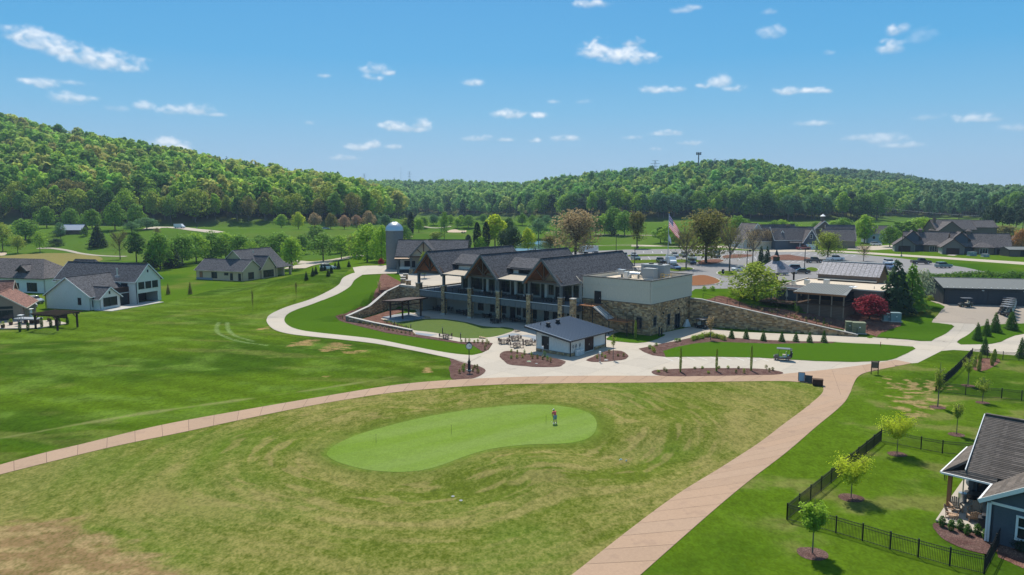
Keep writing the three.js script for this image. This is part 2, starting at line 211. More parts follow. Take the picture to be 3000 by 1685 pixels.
// a sheet following the land inside an outline; cut along the land's own lattice so that it stays parallel to it
function sheetGeo(p, dy, uvf, col) {
const pos = [], uv = [], cl = []; const put = (x, z) => { pos.push(x, gh(x, z) + dy, z); const q = uvf ? uvf(x, z) : [x, -z]; uv.push(q[0], q[1]); if (col) { const c = col(x, z); cl.push(c[0], c[1], c[2]); } };
let z0 = 1e9, z1 = -1e9; for (const q of p) { z0 = Math.min(z0, q[1]); z1 = Math.max(z1, q[1]); }
for (let j = find(GZ, z0); j <= find(GZ, z1) && j < NZ - 1; j++) {
const row = clipAxis(clipAxis(p, 1, GZ[j], true), 1, GZ[j + 1], false); if (row.length < 3) continue;
let x0 = 1e9, x1 = -1e9; for (const q of row) { x0 = Math.min(x0, q[0]); x1 = Math.max(x1, q[0]); }
for (let i = find(GX, x0); i <= find(GX, x1) && i < NX - 1; i++) {
let c = clipAxis(clipAxis(row, 0, GX[i], true), 0, GX[i + 1], false); if (c.length < 3) continue;
const cell = (GX[i + 1] - GX[i]) * (GZ[j + 1] - GZ[j]), A = Math.abs(area(c)); if (A < 1e-5) continue;
const a = GX[i], b = GX[i + 1], e = GZ[j], f = GZ[j + 1];
if (A > cell * .9999) { put(a, e); put(a, f); put(b, e); put(b, e); put(a, f); put(b, f); continue; }
const q = c.filter((v, k) => { const w = c[(k + 1) % c.length]; return Math.hypot(v[0] - w[0], v[1] - w[1]) > 1e-5; }).map(v => new THREE.Vector2(v[0], v[1])); if (q.length < 3) continue;
for (const t of THREE.ShapeUtils.triangulateShape(q, [])) { const [A1, B1, C1] = t.map(k => q[k]); const s = (B1.x - A1.x) * (C1.y - A1.y) - (C1.x - A1.x) * (B1.y - A1.y); if (Math.abs(s) < 1e-9) continue; const o = s > 0 ? [A1, C1, B1] : [A1, B1, C1]; for (const v of o) put(v.x, v.y); }
}
}
const g = new THREE.BufferGeometry(); g.setAttribute('position', new THREE.Float32BufferAttribute(pos, 3)); g.setAttribute('uv', new THREE.Float32BufferAttribute(uv, 2)); if (col) g.setAttribute('color', new THREE.Float32BufferAttribute(cl, 3)); g.computeVertexNormals(); return g;
}
function sheet(name, p, m, dy, o = {}) { const s = part(o.parent || null, name, sheetGeo(p, dy, o.uv, o.col), m); if (!o.parent) s.userData.kind = o.kind || 'structure'; return s; }
// slabs of a ribbon between two edge lines (world points), one mesh for each slab
function resample(p, n) { const L = [0]; for (let i = 1; i < p.length; i++) L.push(L[i - 1] + Math.hypot(p[i][0] - p[i - 1][0], p[i][1] - p[i - 1][1])); const r = []; for (let k = 0; k <= n; k++) { const s = L[L.length - 1] * k / n; let i = 1; while (i < p.length - 1 && L[i] < s) i++; const t = (s - L[i - 1]) / (L[i] - L[i - 1] || 1); r.push([lerp(p[i - 1][0], p[i][0], t), lerp(p[i - 1][1], p[i][1], t)]); } return r; }
const plen = p => { let s = 0; for (let i = 1; i < p.length; i++) s += Math.hypot(p[i][0] - p[i - 1][0], p[i][1] - p[i - 1][1]); return s; };
function ribbonSlabs(parent, name, A, B, len, mats, dy, gap = .035) { const n = Math.max(1, Math.round((plen(A) + plen(B)) / 2 / len)), K = 6, a = resample(A, n * K), b = resample(B, n * K); for (let k = 0; k < n; k++) { const pa = a.slice(k * K, k * K + K + 1).map(q => q.slice()), pb = b.slice(k * K, k * K + K + 1).map(q => q.slice()); const cut = (q) => { const d0 = Math.hypot(q[1][0] - q[0][0], q[1][1] - q[0][1]) || 1; q[0] = [lerp(q[0][0], q[1][0], gap / d0), lerp(q[0][1], q[1][1], gap / d0)]; }; cut(pa); cut(pb); part(parent, name, sheetGeo([...pa, ...pb.reverse()], dy), mats[Math.floor(rnd() * mats.length)]); } }
// rectangular slabs of a large outline, in a turned grid
function gridSlabs(parent, name, p, size, ang, mats, dy, gap = .03, off = [0, 0]) { const c = Math.cos(ang), s = Math.sin(ang), q = p.map(([x, z]) => [x * c + z * s, -x * s + z * c]); let a = 1e9, b = -1e9, e = 1e9, f = -1e9; for (const v of q) { a = Math.min(a, v[0]); b = Math.max(b, v[0]); e = Math.min(e, v[1]); f = Math.max(f, v[1]); }
a = Math.floor(a / size) * size + off[0] - size; e = Math.floor(e / size) * size + off[1] - size; let n = 0;
for (let z = e; z < f; z += size) { const row = clipAxis(clipAxis(q, 1, z + gap, true), 1, z + size, false); if (row.length < 3) continue; for (let x = a; x < b; x += size) { const t = clipAxis(clipAxis(row, 0, x + gap, true), 0, x + size, false); if (t.length < 3 || Math.abs(area(t)) < .25) continue; const g = sheetGeo(t.map(([u, v]) => [u * c - v * s, u * s + v * c]), dy); if (!g.attributes.position.count) continue; part(parent, name, g, mats[Math.floor(rnd() * mats.length)]); n++; } } return n; }

// ---------- grass, turf and soil ----------
const grassTile = tex(1024, 1024, (u, v) => { const f = -.12 + 1.24 * (.5 * tnoise(u, v, 512, 3) + .3 * tnoise(u, v, 170, 4) + .2 * tnoise(u, v, 60, 5)), c = tnoise(u, v, 14, 6) * .6 + tnoise(u, v, 31, 7) * .4, y = sst(.5, .9, tnoise(u, v, 22, 8) * .6 + tnoise(u, v, 90, 9) * .4); const k = .72 + .56 * f; return mix3([k * (.92 + .16 * c), k * (.95 + .1 * c), k * .9], [1.25 * k, 1.08 * k, 1.0 * k], y * .55).map(q => q * .78); });
M.grass = new THREE.MeshPhysicalMaterial({ map: tiled(grassTile, 22), vertexColors: true, roughness: 1, specularIntensity: 0 }); M.grass.name = 'grass';
const LAWN = [.088, .160, .010], DRY = [.20, .19, .055], DARKG = [.046, .115, .008], FAIR = [.19, .24, .05];
function landColor(x, z) {
const d = -z, n = fbm(x / 45, z / 45, 4), m = fbm(x / 9 + 40, z / 9, 3); let c = mix3(LAWN, DARKG, sst(.45, .75, n)); c = mix3(c, DRY, .5 * sst(.52, .8, m) * sst(.4, .6, fbm(x / 30 + 7, z / 30 + 3, 2)));
if (d > 300) { c = mix3(c, [.085, .165, .024], .7); const st = Math.sin((x * .8 + z * .55) / 7); c = c.map(q => q * (1 + .05 * st)); c = mix3(c, [.13, .18, .04], .55 * sst(.45, .7, fbm(x / 60 + 3, z / 25, 3))); }
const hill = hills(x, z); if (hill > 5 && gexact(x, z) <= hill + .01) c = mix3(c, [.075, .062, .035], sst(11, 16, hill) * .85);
return c;
}
{
const pos = new Float32Array(NX * NZ * 3), uv = new Float32Array(NX * NZ * 2), col = new Float32Array(NX * NZ * 3), idx = [];
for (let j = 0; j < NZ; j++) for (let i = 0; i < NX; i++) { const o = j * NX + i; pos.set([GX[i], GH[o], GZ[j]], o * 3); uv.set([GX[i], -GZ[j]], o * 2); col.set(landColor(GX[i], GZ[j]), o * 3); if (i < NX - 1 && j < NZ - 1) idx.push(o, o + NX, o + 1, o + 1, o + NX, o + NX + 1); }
const g = new THREE.BufferGeometry(); g.setAttribute('position', new THREE.BufferAttribute(pos, 3)); g.setAttribute('uv', new THREE.BufferAttribute(uv, 2)); g.setAttribute('color', new THREE.BufferAttribute(col, 3)); g.setIndex(idx); g.computeVertexNormals();
struct('ground', g, M.grass);
}
// dedicated maps for the lawns seen closely
function areaMap(x0, x1, z0, z1, w, h, fn) { const t = tex(w, h, (u, v) => fn(lerp(x0, x1, u), lerp(z0, z1, v)), false); return { t, uv: (x, z) => [(x - x0) / (x1 - x0), (z - z0) / (z1 - z0)] }; }
const pinkOut = [[-60, 1380], [0, 1363], [130, 1328], [233, 1304], [466, 1248], [699, 1205], [932, 1165], [1165, 1128], [1316, 1114.5], [1491, 1106.5], [1655, 1102.5], [1950, 1102], [2155, 1100.5], [2294, 1096.6]];
const pinkIn = [[-60, 1408], [0, 1392], [150, 1354], [332, 1310], [549, 1265], [674, 1238], [853, 1201], [1000, 1174], [1172, 1149], [1436, 1129], [1655, 1124], [1900, 1122], [2050, 1120], [2249, 1117.5]];
const legR = [[1800, 1755], [1887, 1677], [2085, 1502], [2189, 1415], [2300, 1330], [2398, 1246], [2474, 1180], [2492, 1150]];
const legL = [[1590, 1755], [1677, 1685], [1980, 1453], [2225, 1298], [2300, 1241], [2368, 1190]];
const WpinkOut = smooth(grp(pinkOut), 6, false), WpinkIn = smooth(grp(pinkIn), 6, false), WlegR = smooth(grp(legR), 6, false), WlegL = smooth(grp(legL), 6, false);
const corner = smooth(grp([[2368, 1190], [2407, 1155], [2412.6, 1141], [2407, 1132], [2367, 1123.6], [2308, 1118], [2249, 1117.5]]), 6, false);
const greenP = smooth(grp(crop(900, 1120, 2.576, [[148, 540], [180, 500], [260, 450], [420, 385], [600, 335], [800, 285], [1000, 245], [1250, 205], [1450, 185], [1650, 172], [1820, 175], [1980, 192], [2090, 220], [2160, 260], [2185, 310], [2175, 370], [2130, 420], [2050, 450], [1950, 465], [1800, 470], [1650, 475], [1500, 490], [1350, 515], [1200, 560], [1080, 605], [980, 640], [880, 665], [750, 680], [620, 680], [480, 668], [340, 640], [230, 605], [165, 570]])), 3);
const distTo = (x, z, p, closed = true) => { let b = 1e18; for (let i = 0; i < p.length - (closed ? 0 : 1); i++) { const d = segD2(x, z, p[i], p[(i + 1) % p.length])[0]; if (d < b) b = d; } return Math.sqrt(b); };
// coarse table of distance to the green, for the mowing swirls round it
const GD = { x0: -90, z0: -125, s: 1.5, nx: 112, nz: 72, v: [] }; { const gs = greenP.filter((_, i) => i % 2 === 0); for (let j = 0; j < GD.nz; j++) for (let i = 0; i < GD.nx; i++) { const x = GD.x0 + i * GD.s, z = GD.z0 + j * GD.s; GD.v.push(distTo(x, z, gs)); } }
function gdist(x, z) { const u = clamp((x - GD.x0) / GD.s, 0, GD.nx - 1.001), v = clamp((z - GD.z0) / GD.s, 0, GD.nz - 1.001), i = Math.floor(u), j = Math.floor(v), a = u - i, b = v - j, o = j * GD.nx + i; return lerp(lerp(GD.v[o], GD.v[o + 1], a), lerp(GD.v[o + GD.nx], GD.v[o + GD.nx + 1], a), b); }
const dirtP = grp([[-260, 1560], [0, 1530], [130, 1515], [230, 1525], [290, 1555], [350, 1585], [450, 1620], [590, 1690], [640, 1760], [200, 1800], [-260, 1760]]);
const fairMap = areaMap(-95, 60, -125, -28, 2048, 1400, (x, z) => {
const d = gdist(x, z), wob = (fbm(x / 18, z / 18, 3) - .5) * 6, dw = d + wob, ang = Math.atan2(z + 80, x + 5), fine = noise(x * 11, z * 8) * .45 + noise(x * 4.3 + 9, z * 3.2) * .33 + noise(x * 1.5, z * 1.1) * .22;
const band = fbm(dw * .36, ang * 1.3 + 7, 3), streak = fbm(dw * 1.5 + 30, ang * 3 + 2, 3), patch = fbm(x / 11 + 3, z / 8, 4);
const tan = clamp((band - .5) * 1.7 + (streak - .5) * .65 + (patch - .5) * 1.0 + (fine - .5) * 1.5 + .45), gn = sst(.52, .74, fbm(x / 13 + 90, z / 9 + 4, 3));
let c = mix3([.090, .118, .015], [.185, .168, .052], tan); c = mix3(c, [.078, .132, .016], .5 * gn * (1 - tan * .6));
c = mix3(c, [.088, .115, .02], .65 * sst(3, .8, d) * (.5 + .5 * fine)); c = mix3(c, [.112, .165, .024], sst(1.0, .1, d + (fine - .5) * .9)); c = mix3(c, [.24, .195, .075], .55 * sst(.56, .72, fbm(dw * 1.1, ang * 7 + 40, 3)) * sst(24, 5, d) * sst(1.2, 3, d));
const far = sst(-32, -52, x + (patch - .5) * 26); c = mix3(c, [.215, .18, .075], .55 * far * clamp(patch * 1.6 - .2));
const dd = distTo(x, z, dirtP) * (inPoly(x, z, dirtP) ? 1 : -1) + (fbm(x / 1.6, z / 1.1, 4) - .5) * 3.4, bare = sst(-.6, 1.2, dd); c = mix3(c, mix3([.25, .18, .085], [.19, .125, .06], sst(.38, .62, fbm(x / 1.5, z / .8, 4))), bare * clamp(.35 + 1.1 * fine));
const k = .56 + .88 * fine; return c.map(q => q * k);
});
M.fairway = new THREE.MeshPhysicalMaterial({ map: fairMap.t, roughness: 1, specularIntensity: 0 });
const fairP = [...WpinkIn, ...corner.slice().reverse(), ...WlegL.slice().reverse(), [14, -33], [-40, -33], [-92, -45], WpinkIn[0]].slice(0, -1);
sheet('fairway', fairP, M.fairway, .03, { uv: fairMap.uv });
const greenMap = areaMap(-30, 30, -105, -50, 1400, 1300, (x, z) => { const f = .5 * noise(x * 16, z * 10) + .3 * noise(x * 5, z * 4) + .2 * noise(x * 1.2, z * 1.7), s = sst(.42, .58, noise((x * .5 + z * .85) / 5.5, .5) * .75 + fbm(x / 6, z / 6, 3) * .25); const st = .5 + .5 * Math.tanh(4 * Math.sin((x * .62 + z * .78) / .62)); const c = mix3([.132, .203, .030], [.152, .216, .048], s * .6 + st * .4); return c.map(q => q * (.80 + .4 * f)); });
M.green = new THREE.MeshPhysicalMaterial({ map: greenMap.t, roughness: 1, specularIntensity: 0 });
sheet('putting_green', greenP, M.green, .05, { uv: greenMap.uv });
// left lawn: bright, with bare clay by the path bend and mower tracks
const clay = [[985, 1018, 30, 8], [890, 1005, 26, 8], [1040, 1032, 22, 5], [775, 962, 10, 4], [1250, 1085, 12, 5], [962, 1103, 10, 2]].map(([x, y, rx, ry]) => { const a = gr(x, y), b = gr(x + rx, y), c = gr(x, y + ry); return [a[0], a[1], Math.abs(b[0] - a[0]), Math.abs(c[1] - a[1])]; });
const track = smooth(grp([[640, 945], [634, 962], [645, 980], [700, 1000], [780, 1012]]), 8, false), track2 = smooth(grp([[665, 945], [668, 965], [690, 985], [740, 1000]]), 8, false), track3 = smooth(grp([[1150, 1105], [900, 1145], [700, 1172], [400, 1215], [0, 1285]]), 8, false);
const lawnMap = areaMap(-128, -8, -232, -62, 1600, 2048, (x, z) => {
const f = .45 * noise(x * 7, z * 5) + .33 * noise(x * 2.6, z * 2.1) + .22 * noise(x * .9, z * .8), n = fbm(x / 22, z / 15, 4), m = fbm(x / 6 + 40, z / 4, 3);
let c = mix3([.086, .145, .010], [.049, .098, .008], sst(.36, .62, n)); c = mix3(c, [.125, .20, .03], .6 * sst(.5, .75, m)); c = mix3(c, [.18, .19, .05], .4 * sst(.6, .78, fbm(x / 9 + 8, z / 3.5 + 60, 3)));
const stripe = Math.sin((z * .85 - x * .42) / .8); c = c.map(q => q * .8 * (1 + .1 * stripe));
for (const [cx, cz, rx, rz] of clay) { const dx = (x - cx) / rx, dz = (z - cz) / rz, q = dx * dx + dz * dz; if (q < 9) c = mix3(c, [.30, .19, .09], .8 * sst(2.2, .2, q * .7 + (fbm(x / 1.6, z / .9, 4) - .45) * 7) * sst(9, 4, q) * clamp(.1 + 1.5 * f)); }
if (z < -120 && x < -40) { const d = Math.min(distTo(x, z, track, false), distTo(x, z, track2, false)); if (d < 1) c = mix3(c, [.17, .23, .09], .55 * sst(.6, .2, d) * f * 1.6); }
if (z > -112) { const d = distTo(x, z, track3, false); if (d < 1.4) c = mix3(c, [.19, .20, .07], .7 * sst(.9, .1, d + (f - .5) * .9 + (fbm(x / 5, z / 5, 3) - .35) * 2.2)); }
return c.map(q => q * (.56 + .88 * f));
});
M.lawn = new THREE.MeshPhysicalMaterial({ map: lawnMap.t, roughness: 1, specularIntensity: 0 });
// cart path from the terrace down round the bend to the plaza
const cartL = [[1040, 800], [1005.7, 814], [992, 835], [961.5, 854], [906, 879], [837, 901], [790, 923.5], [781, 937], [790, 956.6], [812, 970.5], [851, 980], [920, 988], [980, 994], [1096.5, 1007.5], [1193.5, 1025], [1271, 1040.5], [1318.7, 1051], [1370, 1064]];
const cartR = [[1062, 806], [1039, 821], [1025, 840.5], [989, 862.6], [920, 890], [864.7, 909.6], [840, 923.5], [833, 937], [840, 951], [859, 962], [892, 970.5], [934, 976], [980, 981], [1096, 994], [1193.5, 1013], [1310, 1034.7], [1358.5, 1040.5], [1410, 1044]];
const WcartL = smooth(grp(cartL), 5, false), WcartR = smooth(grp(cartR), 5, false);
const clockBed = smooth(grp(crop(980, 860, 5.152, [[1745, 990], [1900, 1035], [2070, 1080], [2200, 1110], [2280, 1165], [2240, 1220], [2100, 1285], [1950, 1297], [1790, 1300], [1740, 1200], [1725, 1130], [1760, 1060]])), 4);
const lawnP = [...WcartL.slice(8), ...grp([[1322, 1052], [1320, 1085], [1326, 1110]]), ...WpinkOut.filter(p => p[0] < -8).reverse(), [-126, -70], [-126, -160], [-100, -160], [-86, -175], [-84, -228], [-70, -230], [-50, -222]];
sheet('lawn', rough(lawnP, .12, 1), M.lawn, .025, { uv: lawnMap.uv });
// lawn and yard on the right
const soil = [[600, 1090, 1.5], [720, 1070, 1], [920, 1090, 1.3], [870, 1200, 1.3], [640, 1290, 1], [780, 1290, 1.2], [640, 1380, 1], [480, 1060, .8]].map(([x, y, r]) => [...gr(2500 + x / 4.02, 860 + y / 4.02), r]);
const rightMap = areaMap(2, 82, -132, -28, 1500, 1900, (x, z) => {
const f = .45 * noise(x * 8, z * 6) + .33 * noise(x * 2.8, z * 2.3) + .22 * noise(x * .9, z * .8), n = fbm(x / 12, z / 10, 4), m = fbm(x / 5 + 20, z / 4, 4); const yard = sst(-1, 1, (x - 20.5) + (z + 44) * -.12);
let c = mix3([.084, .145, .009], [.050, .100, .007], sst(.42, .66, n)); c = mix3(c, mix3([.13, .19, .03], [.22, .20, .07], sst(.55, .72, m)), .5 * sst(.48, .7, m) * (.4 + .6 * yard)); 
for (const [cx, cz, r] of soil) { const d = Math.hypot(x - cx, (z - cz) * .6) / r; if (d < 3) c = mix3(c, [.33, .23, .11], .8 * sst(1.6, .2, d * .8 + (fbm(x / 1.1, z / .8, 4) - .45) * 6) * sst(3, 1.5, d) * clamp(.2 + 1.3 * f)); }
return c.map(q => q * .8 * (.6 + .8 * f));
});
M.lawnRight = new THREE.MeshPhysicalMaterial({ map: rightMap.t, roughness: 1, specularIntensity: 0 });
sheet('lawn', rough([...WlegR, ...grp([[2500, 1128], [2515, 1104], [2537, 1092.6], [2572, 1085], [2671.6, 1065], [2689, 1064], [2724, 1046.6], [2758.7, 1029], [2793.5, 1026], [2843, 1029], [2938, 1039], [2999, 1044]]), [80, -112], [80, -30], [12, -30]], .05, 1), M.lawnRight, .025, { uv: rightMap.uv });
// ---------- paths, plaza, beds ----------
function speckle(base, amp, n1, n2, tone) { return tex(512, 512, (u, v) => { const f = .55 * tnoise(u, v, n1, 11) + .45 * tnoise(u, v, n2, 12), s = sst(.55, .85, tnoise(u, v, 5, 13) * .6 + tnoise(u, v, 17, 14) * .4); const k = 1 + amp * (f - .5) * 2; return mix3(base.map(q => q * k), base.map((q, i) => q * k * tone[i]), s); }); }
const pinkT = tiled(speckle([.36, .25, .172], .11, 256, 40, [.9, .9, .92]), 5), creamT = tiled(speckle([.43, .378, .31], .07, 256, 36, [.93, .93, .93]), 7), tanT = tiled(speckle([.42, .36, .285], .06, 256, 30, [.92, .92, .93]), 7), aspT = tiled(speckle([.215, .205, .20], .12, 256, 60, [1.12, 1.1, 1.08]), 6);
const pinkMats = [[1, 1, 1], [.96, .95, .94], [1.02, 1.0, .98]].map((c, i) => mat('pink_concrete' + i, c, .9, { map: pinkT })), creamMats = [[1, 1, 1], [.965, .965, .97], [1.01, 1, .985], [.94, .94, .945]].map((c, i) => mat('cream_concrete' + i, c, .88, { map: creamT }));
mat('joint', [.15, .105, .085], 1); mat('concrete_dark', [.27, .30, .33], .9, { map: grain1 }); mat('asphalt', [1, 1, 1], .92, { map: aspT }); mat('tan_concrete', [1, 1, 1], .9, { map: tanT }); mat('cap_stone', [.50, .47, .42], .85, { map: grain1 }); mat('line_paint', [.62, .62, .60], .7);
M.curb = mat('curb', [.50, .47, .42], .9, { map: grain1 });
reseed(21);
// pink cart path: the arc along the green, the leg towards the viewer, the corner between them
{
const o = new THREE.Group(); o.name = 'cart_path'; o.userData.kind = 'structure'; scene.add(o);
const cornerOut = smooth(grp([[2294, 1096.6], [2343, 1092], [2450, 1081], [2557, 1066], [2624, 1055]]), 6, false), cornerR = smooth(grp([[2671.6, 1065], [2572, 1085], [2537, 1092.6], [2515, 1104], [2500, 1128], [2492, 1150]]), 6, false);
part(o, 'joint_bed', [sheetGeo([...WpinkOut, ...WpinkIn.slice().reverse()], .04), sheetGeo([...WlegR, ...WlegL.slice().reverse()], .04)], M.joint);
const outA = WpinkOut, inA = WpinkIn;
ribbonSlabs(o, 'slab', outA, inA, 2.75, pinkMats, .06, .045);
ribbonSlabs(o, 'slab', WlegL, WlegR, 2.75, pinkMats, .06, .045);
const jp = [...cornerOut, ...cornerR, ...corner];
part(o, 'joint_bed', sheetGeo(jp, .04), M.joint); gridSlabs(o, 'slab', jp, 4.6, .35, pinkMats, .06);
}
// pale concrete: plaza, stalls, drive along the stone wall, junction and barn yard
const plazaPx = [[1338, 1114], [1491, 1107.5], [1655, 1103], [1950, 1102.5], [2155, 1101], [2294, 1097.2], [2343, 1092.5], [2450, 1081.5], [2557, 1066.5], [2624, 1055.5], [2671.6, 1065.5], [2689, 1064], [2724, 1046.6], [2758.7, 1029], [2793.5, 1026], [2843, 1029], [2938, 1039], [3020, 1046]];
const plazaBack = [[3020, 977], [2999, 979.4], [2972.6, 984.4], [2935, 1002], [2898, 1009], [2816, 1010.5], [2803.5, 1003], [2823, 989], [2861, 959.5], [2883, 954.5], [2931.6, 952], [3020, 948], [3080, 940], [3080, 897], [2999, 897], [2776, 891], [2724, 881], [2768.7, 899.8], [2751, 918.5], [2746, 924.7], [2729, 945.8], [2788.6, 952], [2796, 957], [2729, 1000.5], [2699, 1000.5], [2567, 990.6], [2500, 987], [2450, 984], [2296, 978.5], [2155, 972.5], [2094, 964], [2061, 960], [2036, 956]];
const patioL = crop(980, 860, 5.152, [[1190, 300], [1150, 290], [900, 320], [640, 350], [440, 395], [850, 430], [890, 445], [1160, 560], [1225, 620], [1560, 670], [1900, 735], [2280, 735], [2390, 755], [2330, 850], [2230, 900]]);
const plazaP = [...grp(plazaPx), ...grp(plazaBack), cw(47.9, -8), cw(30, -8), cw(-7.5, -7.5), cw(-8.5, -.4), ...grp(patioL), ...grp([[1413, 1035], [1380, 1042], [1330, 1050], [1325, 1080]])];
{
const o = new THREE.Group(); o.name = 'plaza'; o.userData.kind = 'structure'; scene.add(o);
part(o, 'joint_bed', sheetGeo(plazaP, .03), mat('plaza_joint', [.27, .24, .20], 1)); const n = gridSlabs(o, 'slab', plazaP, 5.2, -CLUB, creamMats, .045, .022, [1.3, .6]); console.log('plaza slabs', n);
const p = new THREE.Group(); p.name = 'cart_path_001'; taken.cart_path = 1; p.userData.kind = 'structure'; scene.add(p);
part(p, 'joint_bed', sheetGeo([...WcartL, ...WcartR.slice().reverse()], .05), mat('path_joint', [.36, .315, .26], 1)); ribbonSlabs(p, 'slab', WcartL, WcartR, 4.5, creamMats, .09, .02);
}
// terrace by the silo
const terraceP = grp([[1033, 784.5], [1062, 780], [1140, 778]]).concat([[-33, -212], [-16, -206], [0, -188], cw(-1, -27), cw(-1, -15), cw(-8, -15), [-14, -172.5], [-25.5, -171], [-27, -177], [-32, -199]], grp([[1062, 806], [1040, 800]]));
{ const o = new THREE.Group(); o.name = 'terrace'; o.userData.kind = 'structure'; scene.add(o); const tp = terraceP.filter(p => p); part(o, 'joint_bed', sheetGeo(tp, .07), M.plaza_joint); gridSlabs(o, 'slab', tp, 4.4, -.1, creamMats, .085, .022); }
// lower decorative dark bands beside the turf
const turfP = smooth([...grp([...crop(980, 860, 5.152, [[920, 447], [1140, 415], [1370, 387], [1630, 387], [2000, 440], [2250, 497], [2500, 515]]), ...crop(1350, 850, 4.257, [[500, 463], [640, 480], [662, 505], [560, 545], [400, 585], [200, 603], [0, 600]]), ...crop(980, 860, 5.152, [[1750, 645], [1600, 610], [1400, 580], [1213, 560], [1080, 515]])])], 4);
M.turf = mat('synthetic_turf', [.115, .165, .05], 1, { map: tiled(grassTile, 9) });
sheet('synthetic_turf', turfP, M.turf, .065);
sheet('turf_border', [...smooth(grp(crop(980, 860, 5.152, [[1220, 590], [1550, 628], [1420, 650], [1225, 618]])), 1)], M.concrete_dark, .062);
sheet('turf_border', grp(crop(1350, 850, 4.257, [[430, 597], [640, 541], [760, 552], [600, 583], [480, 600]])), M.concrete_dark, .062);
sheet('turf_border', grp(crop(1350, 850, 4.257, [[700, 575], [820, 560], [945, 575], [945, 640], [900, 640], [880, 600], [800, 585]])), M.concrete_dark, .062);
// mulch: dark red-brown bark with a chip texture
const mulchT = tex(512, 512, (u, v) => { const a = tnoise(u, v, 200, 21), b = tnoise(u, v, 90, 22), c = tnoise(u, v, 12, 23), k = .45 + .75 * a * b + .5 * sst(.62, .9, a); return mix3([.135 * k, .078 * k, .066 * k], [.20 * k, .135 * k, .11 * k], c); });
M.mulch = mat('mulch', [.92, .86, .88], 1, { map: tiled(mulchT, 7) }); M.mulchBrown = mat('bark_brown', [1.25, 1.05, .95], 1, { map: tiled(mulchT, 9) }); M.clay = mat('red_clay', [.24, .11, .055], 1, { map: grain4 });
function bed(name, p, m = M.mulch, dy = .075, r = .06) { return sheet(name, rough(p, r, .6), m, dy); }
bed('mulch_bed', clockBed);
bed('mulch_bed', smooth(grp(crop(1350, 850, 4.257, [[485, 820], [500, 790], [560, 765], [640, 765], [850, 800], [1040, 830], [1290, 885], [1305, 905], [1280, 930], [1225, 960], [950, 965], [760, 950], [610, 935], [540, 890], [490, 845]])), 3));
bed('mulch_bed', smooth(grp(crop(1350, 850, 4.257, [[1565, 880], [1640, 840], [1790, 770], [1900, 757], [2000, 765], [2080, 810], [2090, 830], [2040, 870], [1900, 888], [1780, 900], [1640, 900]])), 3));
bed('mulch_bed', smooth(grp(crop(1850, 850, 4.257, [[250, 1030], [290, 1005], [400, 995], [800, 980], [1150, 978], [1500, 982], [1750, 1000], [1870, 1025], [1893, 1040], [1850, 1055], [1600, 1065], [1000, 1075], [420, 1078], [300, 1060]])), 3));
bed('mulch_bed', grp(crop(1850, 850, 4.257, [[90, 735], [200, 712], [400, 668], [560, 640], [740, 600], [850, 560], [1000, 545], [1180, 590], [1600, 625], [2100, 642], [2554, 650], [2500, 672], [2200, 672], [1800, 682], [1400, 668], [1000, 655], [700, 690], [400, 760], [430, 838], [270, 820], [160, 780]])));
// lawn islands
const lushT = tiled(grassTile, 6);
M.lush = mat('lush_grass', [.064, .140, .010], 1, { map: lushT });
bed('lawn_island', grp([...crop(1850, 850, 4.257, [[395, 765], [560, 715], [800, 670], [1000, 650], [1400, 662], [1800, 676], [2200, 668], [2500, 668], [2554, 655]]), ...crop(2500, 860, 4.02, [[0, 590], [350, 605], [700, 630], [735, 655], [640, 705], [500, 770], [400, 795], [250, 803], [0, 812]]), ...crop(1850, 850, 4.257, [[2300, 890], [1950, 870], [1600, 848], [1000, 835], [430, 840]])]), M.lush, .085);
bed('lawn_island', smooth(grp(crop(1350, 850, 4.257, [[2550, 560], [2500, 592], [2380, 640], [2200, 665], [2000, 650], [1820, 625], [1850, 585], [2000, 520], [2300, 520]])), 2), M.lush, .085);
// strip of lawn and planting between cart path and the low stone wall
bed('lawn_island', [...WcartR.slice(4, 80), ...grp(crop(980, 860, 5.152, [[2130, 918], [2230, 880], [2100, 790], [1650, 722], [1220, 662], [800, 600], [400, 505], [60, 400], [10, 345], [130, 315], [540, 185], [570, 60], [600, 0]])), ...grp([[1105, 845], [1115, 808], [1085, 806]])], mat('lush_slope', [.068, .140, .010], 1, { map: lushT }), .045);
bed('mulch_bed', grp(crop(980, 860, 5.152, [[10, 348], [190, 345], [540, 466], [830, 520], [1150, 572], [1225, 622], [1560, 672], [1900, 737], [2280, 737], [2388, 757], [2310, 860], [2230, 885], [2100, 795], [1650, 725], [1220, 665], [800, 603], [400, 507], [60, 402]])), M.mulch, .08);
bed('mulch_bed', [...grp(crop(980, 860, 5.152, [[15, 343], [140, 312], [545, 180], [575, 55], [600, 0]])), ...grp([[1105, 845], [1115, 806], [1130, 803]]), [-27.6, -176], [-26, -169.5], [-29.3, -164.2], [-31.3, -155], [-34.6, -147.6]], M.mulchBrown, .08);
bed('mulch_bed', grp(crop(980, 860, 5.152, [[420, 405], [640, 372], [850, 432], [885, 448], [1080, 518], [1150, 552], [830, 515], [560, 462]])), M.mulchBrown, .08);
bed('mulch_bed', [[-33.2, -146.4], [-30.3, -154.5], [-28, -162.8], [-25.8, -164.6], [-24.6, -160.5], [-27.5, -152.5], [-29, -147], [-31, -144.8]], M.mulchBrown, .09);
